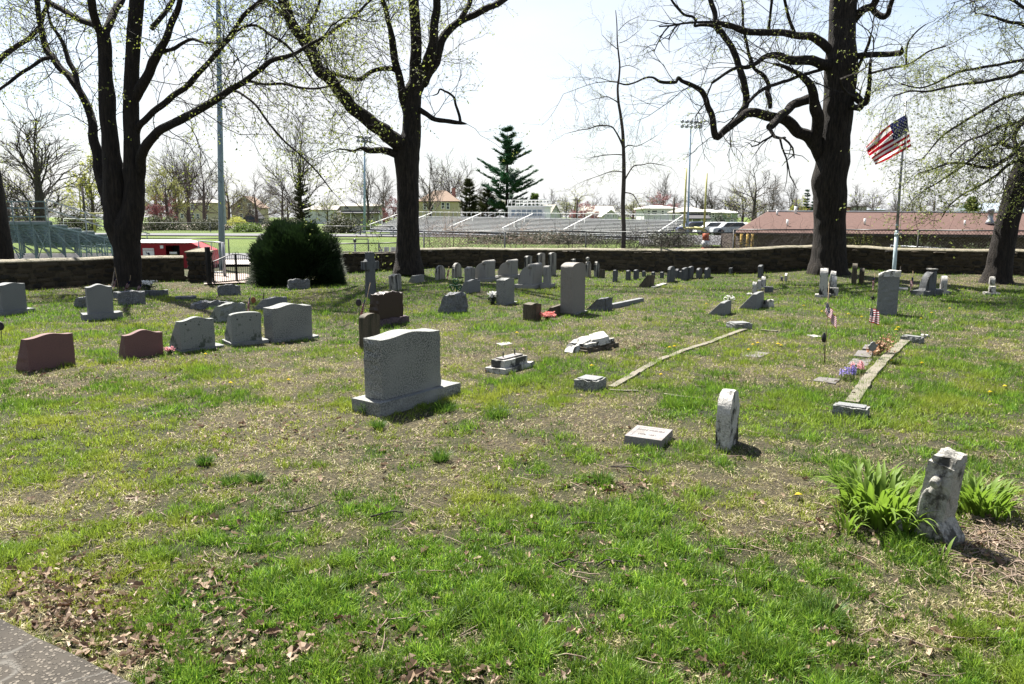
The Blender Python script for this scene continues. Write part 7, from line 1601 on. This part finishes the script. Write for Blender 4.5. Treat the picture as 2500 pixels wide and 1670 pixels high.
HT, HB, FT_, FB_ = Vector((2213, 279)), Vector((2225, 357)), Vector((2112, 358)), Vector((2136, 402))
def bigflag(u, v):
    tp = HT.lerp(FT_, u) + Vector((0, -6 * math.sin(math.pi * u))); bt = HB.lerp(FB_, u) + Vector((0, 3 * math.sin(math.pi * u)))
    q = tp.lerp(bt, v); fold = math.exp(-((v - .22 - .12 * u) / .16) ** 2) * u
    q = q + Vector((1, .35)) * 0 + Vector((-.6, -.2)) * 3 * math.sin(7 * v + 5 * u) * u
    vv = v; q.x += 16 * fold * math.sin((v - .1) * 14) * .5; q.y += 9 * fold * math.sin((v - .1) * 14)
    dY = -.05 + .10 * math.sin(9 * v - 4 * u) * u + .16 * math.sin(5 * u + 3 * v) * u + .10 * fold
    return P(q.x, q.y, YP + dY)
fe = empty('flag', bigflag(0, 0), 0, 'large stars and stripes flag blowing left from the flagpole', 'flag'); fm = flag_mesh(lambda u, v: bigflag(u, v) - fe.location, 60, 39); link('flag_cloth', fm, fe)

def small_flag(label, base, top, fa, fb, ftip, Y=None, rot=0, hang=True, h_=None, wpx=None):
    """stick from base px to top px; cloth hangs in the px box fa (upper hoist) -> fb (lower hoist) -> ftip (free end)"""
    g = G(*base); Yb = g.y; e = empty('small_flag', (g.x, g.y, TZ(g)), 0, label, 'flag', 'little flags on sticks by the graves'); o = e.location.copy(); t_ = P(top[0], top[1], Yb) - o; k = pxs(Yb)
    mb = MB(); mb.tube([(0, 0, -.04), t_], max(.004, .6 * k), 6); mb.build('stick', [plain('flag_stick', (.30, .22, .12), .7) if 'flag_stick' not in bpy.data.materials else bpy.data.materials['flag_stick']], e)
    A_, B_, T_ = Vector(fa), Vector(fb), Vector(ftip); W_ = (T_ - B_)
    def fn(u, v):
        hoist = A_.lerp(B_, v * .98); pl = .5 + .5 * math.sin(16 * u + 2 * v)
        q = hoist + W_ * u * (.75 + .25 * v) + Vector((2.4 * math.sin(13 * u + 3 * v), 1.2 * math.sin(9 * u))) * min(1, u * 3)
        return P(q.x, q.y, Yb - .015 + .05 * math.sin(14 * u + 2 * v) * min(1, 3 * u)) - o
    link('flag_cloth', flag_mesh(fn, 30, 26, star=(Yb < 16)), e); return e
small_flag('little flag on a thin leaning stick in the curbed plot, dark holder half way up', (2014, 887), (2024, 690), (2019, 738), (2014, 762), (2042, 806))
small_flag('little flag with its blue star field forward above the grey shield holder', (2132, 878), (2126, 752), (2126, 752), (2122, 786), (2146, 794))
small_flag('little striped flag hanging beside the round medallion left of the brown headstone', (882, 786), (904, 690), (893, 728), (886, 760), (877, 782))
small_flag('little flag standing behind the lichened slant stones with a bronze disc', (607, 768), (612, 713), (611, 722), (609, 745), (604, 765))
small_flag('little flag leaning on the left tree, farthest left', (291, 712), (280, 652), (284, 676), (280, 690), (276, 705)); small_flag('little flag before the left tree trunk, middle one', (312, 712), (319, 672), (319, 684), (314, 700), (302, 712)); small_flag('little flag beside the white flower vase at the left tree', (340, 714), (347, 690), (347, 692), (344, 704), (332, 713))
small_flag('tiny dark flag between the two streaked round tablets', (1093, 682), (1096, 650), (1096, 656), (1094, 668), (1091, 680)); small_flag('little flag tucked against the left side of the rock topped monument', (2134, 712), (2136, 666), (2136, 674), (2134, 690), (2129, 708)); small_flag('little flag drooping between rock topped and fin shaped monuments', (2229, 714), (2229, 662), (2230, 672), (2230, 690), (2221, 712))
def disc(label, base, c, r_px, mat, Y=None, star=False, cat='grave ornament', name='medallion', shape='disc'):
    g = G(*base); e = empty(name, (g.x, g.y, TZ(g)), 0, label, cat); k = pxs(g.y); cz = hz(g, c[1]); cx = P(c[0], c[1], g.y).x - g.x; r = r_px * k; mb = MB(); mb.tube([(0, 0, -.03), (cx * .6, 0, cz * .5), (cx, 0, cz)], .0045, 6); mb.build('stake', [M['black']], e)
    mb = MB()
    if shape == 'disc': mb.prism([(cx + math.cos(t) * r * .8, cz + math.sin(t) * r) for t in np.linspace(0, 6.283, 21)[:-1]], -.02, 0); mb.prism([(cx + math.cos(t) * r * .5, cz + math.sin(t) * r * .65) for t in np.linspace(0, 6.283, 17)[:-1]], -.03, -.0205)
    elif shape == 'star': mb.prism([(cx + math.sin(t * math.pi / 5) * r * (1 if t % 2 == 0 else .42), cz + math.cos(t * math.pi / 5) * r * (1 if t % 2 == 0 else .42)) for t in range(10)], -.02, 0)
    elif shape == 'shield': mb.prism([(cx + x * r, cz + z * r) for x, z in [(0, -1), (.55, -.65), (.75, -.1), (1, .25), (.95, .5), (.55, .45), (.3, .95), (-.1, 1), (-.5, .7), (-.6, .4), (-1, .1), (-.85, -.2), (-.5, -.7)]], -.02, 0)
    elif shape == 'cone': mb.lathe([(r * .3, -r), (r * .5, -r * .5), (r * .45, .2 * r), (r * .15, r)], 10, (cx, 0, cz))
    mb.build('plate', [M[mat]], e, bevel=.003); return e
M['bronze'] = plain('bronze_orange', (.22, .08, .035), .5); M['bronze_dark'] = plain('bronze_dark', (.03, .022, .03), .5); M['zinc'] = plain('zinc_grey', (.15, .15, .15), .5)
disc('orange brown bronze disc on a stake behind the lichened slant stones', (620, 766), (619, 731), 7.5, 'bronze'); disc('dark round medallion on a stake left of the brown headstone', (880, 790), (876, 737), 9, 'bronze_dark'); disc('dark star shaped marker on a stake left of the rock topped monument', (2126, 756), (2131, 727), 8, 'black', shape='star'); disc('grey shield shaped flag holder standing in the curbed plot', (2132, 880), (2130, 846), 12.5, 'zinc', shape='shield'); disc('dark cone shaped vase on the leaning flag stick', (2014, 888), (2012, 823), 12, 'black', shape='cone'); disc('dark brown round marker cut by the left edge of the photo', (4, 828), (2, 795), 11, 'bronze_dark')
for px, y0, y1, lab in ((642, 730, 715, 'short bare stake left of the far smooth slant stone'), (2191, 704, 650, 'thin bare stick standing by the wall right of the flagpole')):
    g = G(px, y0 + 8); e = empty('stake', g, 0, lab, 'stake'); mb = MB(); mb.tube([(0, 0, -.03), (.03, 0, hz(g, y1))], .012, 6); mb.build('stake_body', [M['bark_far']], e)

# ------------------------------------------------------------------ flowers and ornaments
def flowers(label, px, py, r_px, h_px, leafm, n, sz, name='flower_bunch', vase=None, green=True, cat='flowers'):
    g = G(px, py); k = pxs(g.y); e = empty(name, (g.x, g.y, TZ(g)), 0, label, cat); T = Twigs(); T2 = Twigs(); H = h_px * k; W = r_px * k
    for i in range(n):
        p = Vector((random.gauss(0, .4) * W, random.gauss(0, .4) * W, H * random.uniform(.62, 1.0))); T.leaf(p, sz, 4, .6)
        if green: T2.leaf(Vector((random.gauss(0, .45) * W, random.gauss(0, .4) * W, H * random.uniform(.25, .65))), sz * 1.2, 2, .8)
        T2.tube([Vector((0, 0, 0)), p * .5, p], .003, .002)
    tag(link('petals', fast_mesh('petals', [tuple(v) for v in T.lv], T.lf, M[leafm]), e), kind='stuff')
    tag(link('stems', fast_mesh('stems', [tuple(v) for v in T2.v + T2.lv], T2.f + [tuple(i + len(T2.v) for i in f) for f in T2.lf], M['leaf_evergreen']), e), kind='stuff')
    if vase: mb = MB(); mb.lathe([(.04, 0), (.05, .02), (.035, .06), (.06, vase * k)], 12); mb.build('vase', [M['black']], e)
    return e
random.seed(8)
flowers('white flowers in a black vase on the dark block at the left tree', 362, 712, 18, 27, 'fringe', 60, .04, vase=12); flowers('large white artificial flower bunch left of the peaked headstone', 1203, 742, 13, 31, 'fringe', 80, .035, vase=12); flowers('red and white artificial flowers lying before the low dark slab', 1338, 783, 20, 18, 'petal_red', 110, .035, green=False)
flowers('faded pink flowers at the foot of the lichened slant stone', 415, 869, 12, 18, 'petal_pink', 26, .025); flowers('trio of white daffodils behind the nearer wedge marker', 1778, 741, 16, 18, 'fringe', 9, .045)
def hyacinth(label, px, py, mat, n):
    g = G(px, py); e = empty('hyacinth', (g.x, g.y, 0), 0, label, 'flowers'); T = Twigs(); T2 = Twigs()
    for s in range(n):
        b = Vector((random.uniform(-.09, .09), random.uniform(-.05, .05), 0)); H = random.uniform(.13, .17)
        T2.tube([b, b + Vector((0, 0, H))], .004, .004)
        for j in range(26): an = j * 2.4; T.leaf(b + Vector((math.cos(an) * .018, math.sin(an) * .018, H * .45 + H * .55 * j / 26)), .018, 2, .3)
    for j in range(60):
        an = random.uniform(0, 6.28); d = Vector((math.cos(an) * .5, math.sin(an) * .5, 1)); b = Vector((random.uniform(-.1, .1), random.uniform(-.06, .06), 0)); w = Vector((-d.y, d.x, 0)).normalized() * .005; k_ = len(T2.lv); T2.lv += [b - w, b + w, b + d * random.uniform(.07, .12)]; T2.lf.append((k_, k_ + 1, k_ + 2))
    tag(link('florets', fast_mesh('florets', [tuple(v) for v in T.lv], T.lf, M[mat]), e), kind='stuff')
    tag(link('foliage', fast_mesh('foliage', [tuple(v) for v in T2.v + T2.lv], T2.f + [tuple(i + len(T2.v) for i in f) for f in T2.lf], M['leaf_mid']), e), kind='stuff')
hyacinth('purple hyacinths blooming inside the right curb', 2072, 928, 'petal_purple', 7); hyacinth('pink hyacinths just behind the purple ones', 2096, 914, 'petal_pink', 5)
# dried bouquet
g = G(2155, 868); e = empty('dried_bouquet', g, 0, 'dead brown bouquet fallen across the right curb', 'flowers'); T = Twigs()
for i in range(170):
    t = random.random(); p = Vector((-.14 + .28 * t, .05 + .0 * t, .04 + .30 * t * random.random())) + Vector((random.gauss(0, .03), random.gauss(0, .04), random.gauss(0, .012))); p.z = max(.03, p.z); T.leaf(p, .04, 2, .6)
for i in range(24): p = Vector((random.uniform(-.12, .14), random.gauss(.05, .03), random.uniform(.1, .34))); T.tube([Vector((0, .05, .03)), p * .6 + Vector((0, 0, .02)), p], .003, .002)
M['dry'] = leafmat('dried_leaf', (.24, .11, .045), (.34, .20, .11), .25)
finish_tree(e, T, 'dry', 'bark_far')
# shamrock ornament
g = G(1113, 722); e = empty('shamrock_ornament', (g.x, g.y, TZ(g)), R(10), 'dark green tinsel shamrock on a stake beside the boulder like slant stone', 'ornament'); k = pxs(g.y); cz = hz(g, 698); M['tinsel'] = plain('tinsel_green', (.01, .07, .02), .4, (.005, .04, .01), 30)
mb = MB()
for a_ in (90, 205, -25):
    ca = R(a_); c = Vector((math.cos(ca) * 9 * k, 0, cz + math.sin(ca) * 10 * k)); pts = []
    for t in np.linspace(0, 6.283, 22):
        hx = 16 * math.sin(t) ** 3 / 16; hy = (13 * math.cos(t) - 5 * math.cos(2 * t) - 2 * math.cos(3 * t) - math.cos(4 * t)) / 16; q = Vector((hx * 6.5 * k, 0, hy * 7 * k)); rr = ca - math.pi / 2; q = Vector((q.x * math.cos(rr) - q.z * math.sin(rr), 0, q.x * math.sin(rr) + q.z * math.cos(rr))); pts.append(c + q)
    rough_tube(mb, pts, [.018] * len(pts), 6, .4, 60)
mb.build('leaf_outline', [M['tinsel']], e); mb = MB(); mb.tube([(0, 0, -.02), (.02, 0, cz * .5), (0, 0, cz)], .016, 6); mb.build('stem', [M['tinsel']], e)

# ------------------------------------------------------------------ day lilies round the near broken monument
LM = []
for i in range(6):
    rr = random.Random(i); n = 7; vs = []; fs = []; L = 1.0; be = rr.uniform(.25, .75)
    for j in range(n + 1):
        t = j / n; an = be * t * t * 1.9; x = L * (t - .10 * t * t) * math.sin(.25 + an * .55); z = L * t * math.cos(.12 + an * .55) - .10 * t ** 3; w = .046 * math.sin(math.pi * min(1, .12 + t * .9)) ** .7 * (1 - t ** 4); vs += [(x, -w, z + w * .35), (x, 0, z), (x, w, z + w * .35)]
    for j in range(n):
        a = 3 * j; fs += [(a, a + 1, a + 4, a + 3), (a + 1, a + 2, a + 5, a + 4)]
    m_ = MB(); m_.add(vs, fs, 0, True); LM.append(m_.mesh('leaf', [M['lily']]))
def lily(label, px, py, rx, ry, n, h, seed):
    random.seed(seed); g = G(px, py); e = empty('daylily_clump', (g.x, g.y, TZ(g)), 0, label, 'plant', 'day lily clumps round the broken monument'); k = pxs(g.y)
    for i in range(n):
        a = random.uniform(0, 6.28); u_ = math.sqrt(random.random()); x, y = math.cos(a) * u_ * rx * k, math.sin(a) * u_ * ry; hh = h * random.uniform(.55, 1.1)
        Mx = Matrix.Translation((x, y, -.01)) @ Matrix.Rotation(a + random.uniform(-1, 1), 4, 'Z') @ Matrix.Rotation(random.uniform(-.25, .3), 4, 'Y') @ Matrix.Diagonal((hh, hh * random.uniform(.8, 1.3), hh, 1)); link('leaf', random.choice(LM), e, Mx)
lily('largest day lily clump left of the broken monument', 2140, 1262, 70, .30, 230, .35, 1); lily('day lily clump right of and behind the broken monument', 2378, 1240, 62, .24, 190, .27, 2)
lily('small sprouting lily fan left of the largest clump', 2068, 1300, 18, .08, 24, .20, 3); lily('small lily shoots directly before the foot of the monument', 2300, 1372, 16, .04, 9, .16, 4); lily('short lily shoots at the left front of the monument', 2205, 1340, 22, .06, 12, .15, 5); lily('lily shoots between the clump and the monument', 2190, 1275, 28, .1, 40, .22, 6)
